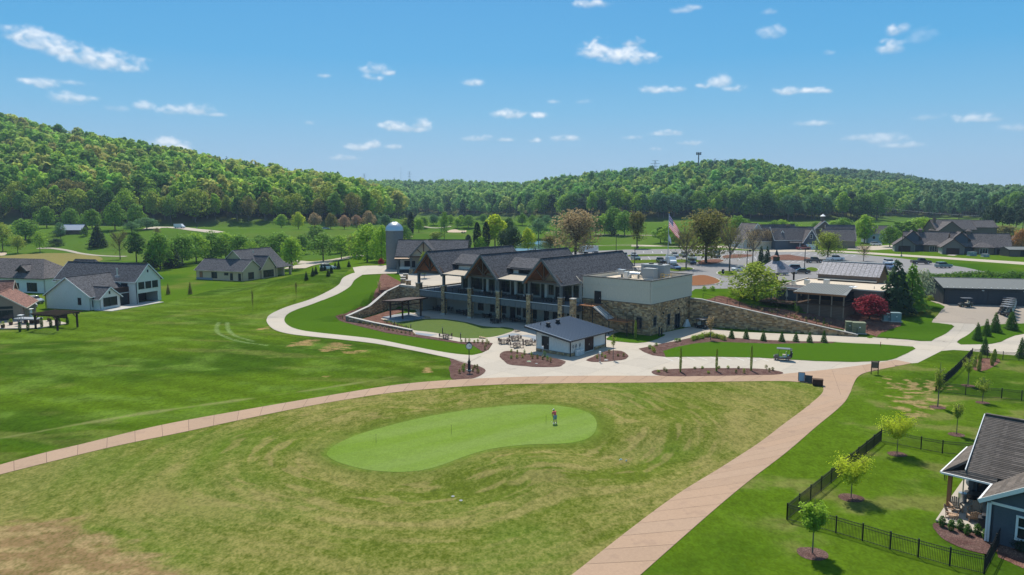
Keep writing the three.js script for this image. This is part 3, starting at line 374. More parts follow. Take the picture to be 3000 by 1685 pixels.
// slope behind the long stone wall
bed('mulch_bed', [[39.3, -143.8], [46, -141], [53, -138.2], [59, -135.5], [66, -132.5], ...grp(crop(2200, 740, 5.566, [[2050, 1385], [2230, 1270], [2449, 1200], [2449, 1130], [2150, 1000], [1700, 1000], [880, 1000], [700, 960], [450, 910], [150, 880], [0, 870]])), [44, -150]], M.mulchBrown, .06);
bed('lawn_island', grp(crop(2500, 860, 4.02, [[275, 520], [330, 465], [560, 400], [690, 330], [800, 270], [960, 260], [925, 345], [1150, 370], [1190, 392], [920, 565], [800, 563]])), M.lush, .08);
bed('lawn_island', grp(crop(2500, 860, 4.02, [[1225, 578], [1300, 520], [1450, 400], [1560, 380], [1800, 362], [2050, 355], [2050, 470], [1900, 500], [1750, 570], [1600, 600], [1270, 605]])), M.lush, .08);
bed('lawn_island', grp(crop(2500, 860, 4.02, [[880, 125], [1000, 120], [1080, 160], [1060, 185], [900, 180]])), M.lush, .1);
sheet('barn_yard', grp(crop(2500, 860, 4.02, [[925, 342], [1010, 240], [1075, 165], [930, 95], [1110, 128], [2000, 152], [2300, 160], [2300, 330], [1960, 352], [1700, 368], [1450, 385], [1430, 362], [1160, 348]])), mat('yard_concrete', [.33, .275, .22], .9, { map: tiled(speckle([1, 1, 1], .07, 256, 30, [.9, .9, .91]), 7) }), .062);
sheet('wall_drive', grp([...crop(1850, 850, 4.257, [[780, 470], [920, 474], [1040, 486], [1300, 527], [1900, 552], [2554, 577]]), [2500, 989], [2567, 992.5], [2690, 1002], [2672, 1014], ...crop(1850, 850, 4.257, [[2554, 648], [2100, 640], [1600, 622], [1190, 595], [1020, 548], [850, 556], [740, 596], [620, 625], [520, 610]])]), M.tan_concrete, .062);
// stall lines on the pale concrete
{ const P = crop(1850, 850, 4.257, [[400, 845], [540, 840], [690, 838], [840, 838], [985, 838], [1120, 838], [1285, 840], [1440, 845], [1590, 848], [1740, 853], [1905, 868]]), Q = crop(1850, 850, 4.257, [[520, 888], [662, 880], [800, 878], [950, 878], [1105, 878], [1250, 880], [1405, 882], [1558, 886], [1715, 890], [1870, 890], [2033, 902]]); const o = new THREE.Group(); o.name = 'stall_markings'; o.userData.kind = 'structure'; scene.add(o);
P.forEach((p, i) => { const a = gr(...p), b = gr(...Q[i]), dx = b[0] - a[0], dz = b[1] - a[1], L = Math.hypot(dx, dz), nx = -dz / L * .055, nz = dx / L * .055; part(o, 'stall_line', sheetGeo([[a[0] + nx, a[1] + nz], [b[0] + nx, b[1] + nz], [b[0] - nx, b[1] - nz], [a[0] - nx, a[1] - nz]], .053), M.line_paint); }); }
// ---------- upper level: car park, roads ----------
const lotP = grp([[1620, 748], [1690, 737], [1830, 731.5], [2100, 731.5], [2200, 735], [2330, 736], [2520, 746], [2640, 757], [2720, 768], [2830, 784], [2890, 797]]).concat(grp([[2700, 806], [2620, 800]]), [[62, -176], [56, -166]], grp([[2262, 843], [2200, 843], [2140, 845.5], [2036, 847]]), [[38, -152], [32, -158], [20, -170], [5, -186]]);
sheet('car_park', lotP, M.asphalt, .02);
sheet('road', [...grp([[1850, 717], [2100, 720], [2420, 733], [2500, 737], [2750, 752], [3000, 768], [3100, 775]]), ...grp([[3100, 782], [3000, 776], [2750, 758], [2500, 742], [2420, 738], [2100, 726], [1850, 722]])], M.tan_concrete, .03);
sheet('driveway', grp([[2240, 727], [2330, 724], [2395, 728], [2395, 737], [2330, 738], [2250, 738]]), M.tan_concrete, .04);
sheet('driveway', grp([[2500, 722], [2640, 718], [2640, 728], [2560, 733], [2480, 731]]), M.tan_concrete, .04);
sheet('sidewalk', grp([[2773, 748], [2820, 738], [2835, 739], [2795, 750]]), M.tan_concrete, .04);
M.medGrass = mat('median_grass', [.10, .15, .02], 1, { map: lushT });
function islandBed(px, m, name = 'parking_island') { const w = smooth(grp(px), 3); const c = [0, 0]; for (const q of w) { c[0] += q[0] / w.length; c[1] += q[1] / w.length; } const outer = w.map(q => { const d = Math.hypot(q[0] - c[0], q[1] - c[1]); return [q[0] + (q[0] - c[0]) / d * .35, q[1] + (q[1] - c[1]) / d * .35]; }); const o = new THREE.Group(); o.name = numbered(name); o.userData.kind = 'structure'; scene.add(o); part(o, 'kerb', sheetGeo(outer, .13), M.curb); part(o, 'bed', sheetGeo(w, .15), m); }
islandBed([[1842, 748], [1900, 746], [2000, 746], [2105, 747], [2105, 750.5], [2000, 750.5], [1900, 751], [1842, 752]], M.medGrass); islandBed([[1840, 764], [1900, 762], [2040, 762], [2045, 769], [1900, 771], [1840, 772]], M.medGrass);
islandBed([[2044, 771], [2060, 763], [2100, 760], [2119, 763], [2115, 768], [2085, 775], [2055, 776]], M.mulchBrown); islandBed([[1954, 793], [1975, 786], [2010, 784], [2030, 787], [2022, 792], [1985, 796]], M.medGrass);
islandBed([[2102, 801], [2115, 795], [2150, 795], [2160, 803], [2140, 810], [2115, 808]], M.medGrass); islandBed([[2000, 830], [2020, 812], [2060, 807], [2100, 818], [2108, 828], [2080, 835], [2030, 838]], M.clay);
islandBed([[2252, 758], [2275, 749], [2310, 747], [2330, 750], [2374, 757], [2370, 764], [2300, 763], [2265, 763]], M.mulchBrown); islandBed([[2185, 780], [2215, 768], [2240, 768], [2235, 778], [2200, 790]], M.medGrass); islandBed([[2360, 790], [2375, 784], [2390, 786], [2390, 796], [2370, 796]], M.medGrass);
islandBed([[2120, 750], [2160, 746], [2200, 747], [2200, 752], [2150, 757], [2125, 757]], M.mulchBrown);
// stall lines of the car park
{ const o = new THREE.Group(); o.name = 'car_park_markings'; o.userData.kind = 'structure'; scene.add(o);
const ln = (x0, y0, x1, y1) => { const a = gr(x0, y0), b = gr(x1, y1), dx = b[0] - a[0], dz = b[1] - a[1], L = Math.hypot(dx, dz), nx = -dz / L * .08, nz = dx / L * .08; part(o, 'stall_line', sheetGeo([[a[0] + nx, a[1] + nz], [b[0] + nx, b[1] + nz], [b[0] - nx, b[1] - nz], [a[0] - nx, a[1] - nz]], .035), M.line_paint); };
for (let i = 0; i < 15; i++) { ln(1857 + i * 27, 737, 1860 + i * 26.6, 741.5); ln(1872 + i * 26, 752, 1877 + i * 26, 756); ln(1876 + i * 26, 758, 1882 + i * 26, 762); }
for (let i = 0; i < 9; i++) { ln(2316 + i * 17, 764, 2300 + i * 18, 769); ln(2330 + i * 22, 741 + i * .9, 2318 + i * 22, 745 + i * .9); } }
// far fairways, bunkers, pond, far tracks
M.sand = mat('bunker_sand', [.55, .43, .31], 1, { map: grain4 }); M.farTrack = mat('far_track', [.36, .32, .26], 1); M.tanFair = mat('dormant_fairway', [.24, .21, .08], 1, { map: tiled(grassTile, 30) }); M.farGreen = mat('far_green', [.12, .2, .04], 1, { map: tiled(grassTile, 30) });
for (const b of [[[1306, 680], [1320, 674], [1335, 672.5], [1350, 676], [1364, 675.5], [1366, 679], [1350, 681.5], [1325, 681.5]], [[0, 750], [0, 740], [14, 740.5], [20, 743], [12, 749]], [[1198, 693], [1204, 691], [1209, 693.5], [1204, 696]], [[1945, 689], [1955, 687.5], [1962, 690], [1952, 692]]]) sheet('sand_bunker', smooth(grp(b), 3), M.sand, .12);
sheet('far_fairway', smooth(grp([[-60, 760], [60, 746], [170, 742], [270, 748], [300, 762], [200, 784], [60, 792], [-60, 790]]), 4), M.tanFair, .1);
sheet('far_green', smooth(grp([[60, 794], [120, 785], [190, 786], [200, 796], [130, 801]]), 4), M.farGreen, .14);
function trackRibbon(name, px, w, m, dy = .12) { const c = smooth(grp(px), 6, false), a = [], b = []; c.forEach((p, i) => { const q = c[Math.min(i + 1, c.length - 1)], r = c[Math.max(i - 1, 0)], dx = q[0] - r[0], dz = q[1] - r[1], L = Math.hypot(dx, dz) || 1; a.push([p[0] - dz / L * w / 2, p[1] + dx / L * w / 2]); b.push([p[0] + dz / L * w / 2, p[1] - dx / L * w / 2]); }); return sheet(name, [...a, ...b.reverse()], m, dy); }
trackRibbon('far_path', [[110, 728], [150, 728], [195, 734], [230, 742], [300, 750], [370, 752]], 2.6, M.farTrack); trackRibbon('far_road', [[440, 672], [480, 665], [520, 667], [560, 672], [600, 676], [640, 682]], 9, M.tan_concrete); trackRibbon('far_road', [[840, 766], [900, 770], [960, 765], [1010, 757], [1060, 748]], 9, M.tan_concrete); trackRibbon('far_road', [[860, 788], [900, 777], [960, 768]], 9, M.tan_concrete, .16);
trackRibbon('far_path', [[1240, 664], [1270, 668], [1300, 667], [1320, 663]], 3, M.farTrack); trackRibbon('far_path', [[1740, 686], [1800, 688], [1900, 690], [1990, 693]], 2.6, M.farTrack); trackRibbon('far_path', [[1725, 720], [1850, 719], [1960, 722]], 2.4, M.farTrack);
M.water = mat('pond_water', [.035, .075, .05], .06); M.water.metalness = 0;
sheet('pond', smooth(grp([[1508, 726], [1530, 712], [1570, 707], [1620, 708], [1640, 716], [1610, 730], [1560, 737], [1520, 737]]), 5), M.water, .12);
// ---------- building materials and helpers ----------
function shingleTex(base, n1 = 24, n2 = 40) { return tex(512, 512, (u, v) => { const row = Math.floor(v * n2), off = (row % 2) * .5 + hash2(row, 77) * .4, c = Math.floor(u * n1 + off), k = .55 + .9 * hash2(((c % n1) + n1) % n1 + 300, row), f = .85 + .3 * tnoise(u, v, 200, 31), e = (v * n2) % 1 < .16 ? .72 : 1; return base.map(q => q * k * f * e); }); }
const shDark = tiled(shingleTex([.088, .087, .093]), 7), shBrown = tiled(shingleTex([.125, .11, .106]), 7), shGray = tiled(shingleTex([.135, .118, .105]), 7);
mat('shingle_dark', [1, 1, 1], .9, { map: shDark }); mat('shingle_brown', [1, 1, 1], .9, { map: shBrown }); mat('shingle_gray', [1, 1, 1], .9, { map: shGray }); mat('shingle_red', [1.7, 1.05, .85], .9, { map: shBrown });
mat('sage_siding', [.68, .62, .50], .75, { map: grain1 }); mat('white_siding', [.82, .80, .74], .7, { map: grain1 }); mat('gray_siding', [.46, .44, .39], .75, { map: grain1 }); mat('cream_siding', [.60, .54, .42], .8, { map: grain1 }); mat('tan_siding', [.72, .53, .34], .8, { map: grain1 }); mat('slate_blue', [.085, .105, .13], .7, { map: grain1 }); mat('brown_siding', [.20, .145, .11], .8, { map: grain1 }); mat('taupe_siding', [.30, .235, .175], .8, { map: grain1 });
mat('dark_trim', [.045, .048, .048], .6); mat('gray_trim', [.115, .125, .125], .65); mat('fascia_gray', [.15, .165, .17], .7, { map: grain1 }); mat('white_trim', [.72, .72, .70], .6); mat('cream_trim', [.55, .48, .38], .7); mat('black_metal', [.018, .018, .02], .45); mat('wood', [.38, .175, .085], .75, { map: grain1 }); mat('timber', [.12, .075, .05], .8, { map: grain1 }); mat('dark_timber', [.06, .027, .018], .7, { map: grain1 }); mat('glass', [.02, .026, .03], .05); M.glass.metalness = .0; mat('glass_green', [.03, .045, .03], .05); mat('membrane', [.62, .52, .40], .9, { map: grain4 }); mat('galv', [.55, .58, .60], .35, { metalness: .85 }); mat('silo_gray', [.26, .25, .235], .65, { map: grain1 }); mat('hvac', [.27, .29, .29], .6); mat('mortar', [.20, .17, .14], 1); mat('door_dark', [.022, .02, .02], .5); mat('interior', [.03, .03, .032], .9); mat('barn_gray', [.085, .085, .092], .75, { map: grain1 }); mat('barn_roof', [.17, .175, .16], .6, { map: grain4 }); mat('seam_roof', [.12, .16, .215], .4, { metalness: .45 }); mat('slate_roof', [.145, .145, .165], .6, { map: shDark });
M.slate_roof.color.setRGB(2.3, 2.2, 2.3); M.stone = new THREE.MeshPhysicalMaterial({ vertexColors: true, roughness: .95, map: grain1, specularIntensity: .1 });
const inv = (A, B) => { const dx = B[0] - A[0], dz = B[1] - A[1], L = Math.hypot(dx, dz); return { L, ux: dx / L, uz: dz / L, m: new THREE.Matrix4().makeRotationY(-Math.atan2(dz, dx)).setPosition(A[0], 0, A[1]) }; };
// a wall standing on A-B (outside on the viewer's side when A is at the left); openings: [u, y, w, h, kind, nx, ny]
function wall(parent, A, B, y0, top, openings, m, o = {}) {
const f = inv(A, B), t = o.t ?? .22, out = typeof top === 'number' ? [[0, y0], [f.L, y0], [f.L, top], [0, top]] : [[0, y0], [f.L, y0], ...top];
const cut = openings.filter(q => q[4] !== 'x'), g = ext(out, t, cut.map(([u, y, w, h]) => [[u, y], [u, y + h], [u + w, y + h], [u + w, y]])); g.translate(0, 0, -t); g.applyMatrix4(f.m);
const w_ = part(parent, o.name || 'wall', g, m);
for (const op of openings) opening(parent, f.m, op, o, t);
if (o.battens) { const bs = [], tp = typeof top === 'number' ? [[f.L, top], [0, top]] : top; const ty = u => { for (let i = 1; i < tp.length; i++) { const a = tp[i - 1], b = tp[i]; if (u <= a[0] + 1e-6 && u >= b[0] - 1e-6 && a[0] !== b[0]) return lerp(a[1], b[1], (a[0] - u) / (a[0] - b[0])); } return tp[0][1]; };
for (let u = o.battens / 2; u < f.L; u += o.battens) { let iv = [[y0 + .02, ty(u) - .02]]; for (const q of cut) if (u > q[0] - .08 && u < q[0] + q[2] + .08) iv = iv.flatMap(([a, b]) => [[a, Math.min(b, q[1] - .1)], [Math.max(a, q[1] + q[3] + .1), b]].filter(z => z[1] - z[0] > .1)); for (const [a, b] of iv) { const k = bx(.055, b - a, .03, u, a, .015); k.applyMatrix4(f.m); bs.push(k); } }
if (bs.length) part(parent, 'battens', bs, m, 'stuff'); }
return w_;
}
function opening(parent, mtx, [u, y, w, h, kind = 'w', nx = 1, ny = 1], o, t) {
const fm = o.frame || M.dark_trim, gm = o.glass || M.glass, b = o.fw || .09, ap = g => g.applyMatrix4(mtx);
if (kind === 'x' || kind === 'o') return;
if (kind === 'd') { const d = part(parent, 'door', [ap(bx(w, h, .06, u + w / 2, y, -.12)), ap(bx(w * .72, h * .4, .02, u + w / 2, y + h * .52, -.08))], o.door || M.door_dark); part(d, 'handle', ap(bx(.05, .22, .05, u + w * .86, y + h * .45, -.06)), M.galv); part(parent, 'door_frame', [ap(bx(w + .16, .1, .2, u + w / 2, y + h, -.04)), ap(bx(.1, h, .2, u - .03, y, -.04)), ap(bx(.1, h, .2, u + w + .03, y, -.04))], fm); return; }
const fr = [ap(bx(w + .1, b, .14, u + w / 2, y + h - b + .04, -.02)), ap(bx(w + .1, b, .16, u + w / 2, y - .04, -.01)), ap(bx(b, h - .02, .14, u + b / 2 - .04, y + .01, -.02)), ap(bx(b, h - .02, .14, u + w - b / 2 + .04, y + .01, -.02))];
for (let i = 1; i < nx; i++) fr.push(ap(bx(b * .75, h - .1, .08, u + w * i / nx, y + .05, -.05))); for (let i = 1; i < ny; i++) fr.push(ap(bx(w - .1, b * .6, .07, u + w / 2, y + h * i / ny, -.052)));
const win = part(parent, kind === 'g' ? 'glass_door' : 'window', fr, fm); for (let i = 0; i < nx; i++) part(win, 'pane', ap(bx(w / nx - .02, h - .04, .02, u + w * (i + .5) / nx, y + .02, -.1)), gm);
}
// a block of a house under one pitched roof
function wing(parent, o) {
const { x0, x1, z0, z1, y0 = 0, eave, ridge, axis = 'x', over = .5, rake = .4 } = o, ops = o.open || {}, wm = o.wall, rm = o.roof, tr = o.trim || M.dark_trim, wo = { frame: o.frame || tr, battens: o.battens, fw: o.fw, glass: o.glass, door: o.door };
const xc = (x0 + x1) / 2, zc = (z0 + z1) / 2, half = axis === 'x' ? (z1 - z0) / 2 : (x1 - x0) / 2, sl = (ridge - eave) / half, hl = o.hipL || 0, hr = o.hipR || 0, hip = o.hip;
const gab = L => (hip ? eave : [[L, eave], [L / 2, ridge - .02], [0, eave]]);
if (!o.noWall) {
if (!o.skip?.includes('f')) wall(parent, [x0, z1], [x1, z1], y0, axis === 'z' ? gab(x1 - x0) : eave, ops.f || [], o.wallF || wm, wo); if (!o.skip?.includes('b')) wall(parent, [x1, z0], [x0, z0], y0, axis === 'z' ? gab(x1 - x0) : eave, ops.b || [], wm, { ...wo, battens: 0 });
if (!o.skip?.includes('l')) wall(parent, [x0, z0], [x0, z1], y0, axis === 'x' ? gab(z1 - z0) : eave, ops.l || [], wm, wo); if (!o.skip?.includes('r')) wall(parent, [x1, z1], [x1, z0], y0, axis === 'x' ? gab(z1 - z0) : eave, ops.r || [], o.wallR || wm, wo);
}
const ye = eave - over * sl, t = .16, R = []; const rk = hip ? over : rake, hp = hip ? (half + over) * (o.hipK ?? 1) : 0, up = .14;
const A = axis === 'x' ? (a, y, b) => [a, y + up, b] : (a, y, b) => [b, y + up, a];
const a0 = (axis === 'x' ? x0 : z0) - rk, a1 = (axis === 'x' ? x1 : z1) + rk, c = axis === 'x' ? zc : xc, e0 = c - half - over, e1 = c + half + over;
const fix = P => axis === 'x' ? P : P.slice().reverse();
const s1 = slab(fix([A(a0, ye, e1), A(a1, ye, e1), A(a1 - hp, ridge, c), A(a0 + hp, ridge, c)]), t), s2 = slab(fix([A(a1, ye, e0), A(a0, ye, e0), A(a0 + hp, ridge, c), A(a1 - hp, ridge, c)]), t);
part(parent, 'roof', s1, rm); part(parent, 'roof', s2, rm);
if (hip) { part(parent, 'roof', slab(fix([A(a1, ye, e1), A(a1, ye, e0), A(a1 - hp, ridge, c)]), t), rm); part(parent, 'roof', slab(fix([A(a0, ye, e0), A(a0, ye, e1), A(a0 + hp, ridge, c)]), t), rm); }
else for (const a of [a0, a1]) part(parent, 'rake_board', [bar(A(a, ye - .1, e1), A(a, ridge - .1, c), .06, .24), bar(A(a, ye - .1, e0), A(a, ridge - .1, c), .06, .24)], tr);
part(parent, 'gutter', bar(A(a0, ye - .12, e1 + .05), A(a1, ye - .12, e1 + .05), .1, .14), tr); part(parent, 'gutter', bar(A(a0, ye - .12, e0 - .05), A(a1, ye - .12, e0 - .05), .1, .14), tr);
if (!hip) part(parent, 'ridge_cap', bar(A(a0, ridge + .03, c), A(a1, ridge + .03, c), .3, .06), rm);
}
// a face of rubble stone: separate irregular stones over mortar
const STONE = [[.42, .27, .14], [.28, .18, .095], [.50, .35, .19], [.20, .145, .09], [.36, .215, .10], [.43, .315, .19], [.31, .22, .135]];
function stoneGeo(A, B, y0, topAt, s = 1, proud = .05) {
const f = inv(A, B), pos = [], nor = [], col = [], uv = []; const q = (p, n, c) => { for (const i of [0, 1, 2, 0, 2, 3]) { pos.push(...p[i]); nor.push(...n); col.push(...c); uv.push(p[i][0], p[i][1]); } };
let y = y0; while (true) { const rh = rr(.2, .36) * s; let u = -rr(0, .3) * s, any = false; while (u < f.L) { const w = rr(.28, .78) * s, a = Math.max(0, u), b = Math.min(f.L, u + w); u += w; if (b - a < .06) continue; const tp = topAt((a + b) / 2); const h1 = Math.min(y + rh, tp); if (h1 - y < .06) continue; any = true; const g = .018 * s, z = proud * rr(.4, 1.3), k = rr(.9, 1.5), c = pick(STONE).map(v => v * k), x0 = a + g, x1 = b - g, b0 = y + g, b1 = h1 - g, j = () => rr(-.02, .02) * s;
const P = [[x0, b0 + j(), z], [x1, b0 + j(), z + j()], [x1 + j(), b1, z], [x0 + j(), b1, z + j()]], Q = [[x0 - g, b0 - g, 0], [x1 + g, b0 - g, 0], [x1 + g, b1 + g, 0], [x0 - g, b1 + g, 0]]; q(P, [0, 0, 1], c); q([Q[0], Q[1], P[1], P[0]], [0, -.7, .7], c); q([Q[1], Q[2], P[2], P[1]], [.7, 0, .7], c); q([Q[2], Q[3], P[3], P[2]], [0, .7, .7], c); q([Q[3], Q[0], P[0], P[3]], [-.7, 0, .7], c); } if (!any) break; y += rh; if (y > y0 + 30) break; }
const g = new THREE.BufferGeometry(); g.setAttribute('position', new THREE.Float32BufferAttribute(pos, 3)); g.setAttribute('normal', new THREE.Float32BufferAttribute(nor, 3)); g.setAttribute('uv', new THREE.Float32BufferAttribute(uv, 2)); g.setAttribute('color', new THREE.Float32BufferAttribute(col, 3)); g.applyMatrix4(f.m); return g;
}
const stones = (parent, A, B, y0, top, s = 1, proud) => part(parent, 'stone_facing', stoneGeo(A, B, y0, typeof top === 'number' ? () => top : top, s, proud), M.stone, 'stuff');
function stoneColumn(parent, x, z, w, y0, h) { const c = w / 2; part(parent, 'stone_column', bx(w - .04, h, w - .04, x, y0, z), M.mortar); part(parent, 'stone_facing', [stoneGeo([x - c, z + c], [x + c, z + c], y0, () => y0 + h, .8, .03), stoneGeo([x + c, z + c], [x + c, z - c], y0, () => y0 + h, .8, .03), stoneGeo([x - c, z - c], [x - c, z + c], y0, () => y0 + h, .8, .03)], M.stone, 'stuff'); part(parent, 'column_cap', bx(w + .18, .16, w + .18, x, y0 + h, z), M.cap_stone); }
function railing(parent, A, B, y, h = 1.05, post = 2, gapPk = .13) { const f = inv(A, B), P = []; for (const k of [h, .12]) part(parent, 'rail', bar([A[0], y + k, A[1]], [B[0], y + k, B[1]], .045), M.black_metal); for (let u = gapPk; u < f.L; u += gapPk) P.push(bx(.018, h - .12, .018, A[0] + f.ux * u, y + .12, A[1] + f.uz * u)); part(parent, 'balusters', P, M.black_metal, 'stuff'); for (let u = 0; u <= f.L + .01; u += Math.max(1, f.L / Math.round(f.L / post))) part(parent, 'railing_post', bx(.06, h + .05, .06, A[0] + f.ux * u, y, A[1] + f.uz * u), M.black_metal); }

// ---------- the clubhouse ----------
reseed(31);
{
const C = thing('clubhouse', 'long two-storey clubhouse with three timbered gables, stone columns and white service block', 'clubhouse', [CX, 0, CZ], CLUB);
const c = [-8.05, 0, 8.05, 16.1, 24.2, 32.0, 34.8], FL = 5, EV = 9.3, RG = 13.8;
c.forEach((x, i) => { stoneColumn(C, x, 0, i === 0 ? 1.1 : .92, 0, 6.45); if (i < 6) part(C, 'timber_post', bx(.5, EV - 6.6, .5, x, 6.61, 0), M.gray_trim); part(C, 'column_base', bx(1.15, .4, 1.15, x, 0, 0), M.cap_stone); part(C, 'wall_lantern', [bx(.18, .35, .18, x + .05, 3, .62), bx(.08, .1, .2, x + .05, 3.3, .5)], M.black_metal); });
// floor of the balcony, panelled fascia
part(C, 'balcony_floor', bx(41.6, .3, 6.6, 12.75, 4.62, -3.1), M.concrete_dark); part(C, 'balcony_edge', bx(43.2, .09, .2, 13.4, 5.02, .36), M.white_trim);
for (let b = 0; b < 5; b++) { const a = c[b] + .5, e = c[b + 1] - .5, n = 5; part(C, 'fascia', bx(e - a, 1.32, .2, (a + e) / 2, 3.62, .2), M.gray_trim); for (let i = 0; i < n; i++) { const w = (e - a) / n; part(C, 'fascia_panel', bx(w - .12, .95, .05, a + w * (i + .5), 3.8, .325), M.fascia_gray); } railing(C, [a, .12], [e, .12], 5.05, 1.05, 2.4); }
part(C, 'fascia', bx(2.0, 1.32, .2, 33.4, 3.62, .2), M.gray_trim); railing(C, [32.5, .12], [34.3, .12], 5.05);
part(C, 'soffit', bx(42, .08, 5.2, 13, 3.6, -2.6), M.gray_trim);
// ground floor front, set back under the balcony
wall(C, [-8, -5.5], [33, -5.5], 0, 4.6, [[10.2, .02, 1.1, 2.5, 'd'], [13.2, .9, 1.6, 1.9, 'w', 2, 2], [16.9, .9, 1.2, 1.9, 'w', 1, 2], [18.6, .02, 1.3, 2.6, 'd'], [20.2, .9, 1.2, 1.9, 'w', 1, 2], [22.6, .02, 1.4, 2.5, 'g', 1, 3], [24.5, .9, 1, 1.9, 'w', 1, 2], [26.2, .6, 3.6, 2.1, 'w', 3, 2], [31.8, .02, 1.1, 2.5, 'd'], [34, .9, 1.2, 1.9, 'w', 1, 2], [37.6, .02, 2.9, 2.5, 'g', 3, 2]], M.gray_siding, { battens: .42 });
wall(C, [0, -16], [0, -5.5], 5, EV, [[2, 5.9, 2, 2.3, 'w', 2, 2], [5.5, 5.9, 2, 2.3, 'w', 2, 2]], M.gray_siding, { battens: .42 });
// upper front behind the balcony: mostly glass
const up = []; for (let i = 0; i < 3; i++) { const b = [.6, 8.6, 16.7][i]; up.push([b, 5.6, 1.5, 2.5, 'w', 2, 2], [b + 2.2, 5.6, 3.6, 2.7, 'w', 3, 3], [b + 6.3, 5.05, 1.4, 3.1, 'g', 1, 2]); } up.push([24.9, 6.0, 1.2, 2.3, 'w', 2, 3], [26.7, 5.05, .9, 2.6, 'd'], [28.0, 5.05, 2.6, 3.1, 'g', 3, 3], [31.1, 6.0, 1.2, 2.3, 'w', 2, 3]);
wall(C, [0, -5.5], [33, -5.5], 5, EV, up, M.gray_siding, { battens: 0, frame: M.dark_trim });
for (const x of [3.2, 8.05, 16.1, 20, 24.2]) part(C, 'white_panel', bx(.6, 3.2, .08, x, 5.3, -5.42), M.white_siding);
// body behind
wall(C, [33, -6.2], [33, -28], 5, EV, [], M.gray_siding); wall(C, [33, -28], [-8, -28], 4.6, EV, [[5, 5.4, 3, 2.6, 'w', 3, 2], [14, 5.4, 3, 2.6, 'w', 3, 2], [26, 5.4, 3, 2.6, 'w', 3, 2]], M.gray_siding); wall(C, [-8, -28], [-8, -16], 4.6, EV, [], M.gray_siding); wall(C, [-8, -16], [0, -16], 5, EV, [[1, 5.6, 2.2, 2.4, 'w', 2, 2], [4.4, 5.05, 2, 2.9, 'g', 2, 2]], M.gray_siding, { battens: .42 });
for (const [x, z] of [[-8.05, -8], [0, -8], [-8.05, -15.7]]) { part(C, 'timber_post', bx(.5, 4.3, .5, x, 5, z), M.gray_trim); }
part(C, 'porch_floor', bx(8.4, .22, 16, -4, 4.86, -8), M.concrete_dark);
wall(C, [-8.3, -8], [-8.3, -.4], 0, 4.8, [], M.gray_siding, { battens: .42 });
// three gables
[[-4.02, 28.4], [12.07, 30], [28.1, 28.8]].forEach(([g, len], i) => {
const h = 4.72, z1 = 1.25, z0 = -len, y = EV - .55;
part(C, 'roof', slab([[g + .0, RG + .2, z1], [g, RG + .2, z0], [g - h, y + .2, z0], [g - h, y + .2, z1]].map(p => p), .18), M.shingle_dark); part(C, 'roof', slab([[g, RG + .2, z0], [g, RG + .2, z1], [g + h, y + .2, z1], [g + h, y + .2, z0]], .18), M.shingle_dark);
part(C, 'wood_ceiling', [slab([[g, RG + .0, z1 - .1], [g, RG, -6], [g - h + .1, y + .05, -6], [g - h + .1, y + .05, z1 - .1]], .1), slab([[g, RG, -6], [g, RG, z1 - .1], [g + h - .1, y + .05, z1 - .1], [g + h - .1, y + .05, -6]], .1)], M.wood);
part(C, 'rake_board', [bar([g, RG - .02, z1 + .04], [g - h, y - .02, z1 + .04], .1, .42), bar([g, RG - .02, z1 + .04], [g + h, y - .02, z1 + .04], .1, .42)], M.gray_trim); part(C, 'rake_board', [bar([g, RG, z0 - .04], [g - h, y, z0 - .04], .1, .4), bar([g, RG, z0 - .04], [g + h, y, z0 - .04], .1, .4)], M.gray_trim);
part(C, 'ridge_cap', bar([g, RG + .24, z1], [g, RG + .24, z0], .32, .06), M.shingle_dark); part(C, 'gutter', [bar([g + h + .05, y + .12, z1], [g + h + .05, y + .12, z0], .12, .14), bar([g - h - .05, y + .12, z1], [g - h - .05, y + .12, z0], .12, .14)], M.gray_trim);
// king-post truss
const tz = .35; part(C, 'truss', [bar([g - 4.3, EV + .1, tz], [g + 4.3, EV + .1, tz], .34, .36), bar([g, EV + .2, tz], [g, RG - .2, tz], .3, .3), bar([g, EV + .35, tz], [g - 1.95, EV + 2.35, tz], .22, .26), bar([g, EV + .35, tz], [g + 1.95, EV + 2.35, tz], .22, .26), bar([g - 4.2, EV + .1, tz], [g, RG - .25, tz], .26, .3), bar([g + 4.2, EV + .1, tz], [g, RG - .25, tz], .26, .3)], M.timber);
if (i) wall(C, [g - 4.5, -5.5], [g + 4.5, -5.5], EV, [[9, EV], [4.5, RG - .2], [0, EV]], [], i === 2 ? M.cream_siding : M.wood); else { wall(C, [g - 4.2, -16], [g + 4.2, -16], EV, [[8.4, EV], [4.2, RG - .2], [0, EV]], [], M.gray_siding); }
wall(C, [g + 4, z0 + .4], [g - 4, z0 + .4], EV, [[8, EV], [4, RG - .3], [0, EV]], [], M.gray_siding);
});
part(C, 'beam', bx(41, .5, .45, 12, 8.85, 0), M.gray_trim);
// porch roofs and dormers between the gables
for (const a of [0, 16.1]) {
const x0 = a + .55, x1 = a + 7.5; part(C, 'porch_roof', slab([[x0, 9.25, 1.0], [x1, 9.25, 1.0], [x1, 9.95, -4.6], [x0, 9.95, -4.6]], .16), mat('tan_roof' + a, [.47, .40, .31], .9, { map: grain4 })); part(C, 'gutter', bx(x1 - x0, .2, .14, (x0 + x1) / 2, 9.05, 1.08), M.gray_trim);
wall(C, [x0 - .6, -4.6], [x1 + .9, -4.6], 9.6, 11.0, a ? [[1.6, 9.95, 4.2, .85, 'w', 3, 1]] : [[5.4, 9.95, .2, .2, 'x']], M.white_siding); part(C, 'dormer_soffit', bx(8.4, .5, .14, a + 4.05, 10.75, -3.95), M.dark_trim);
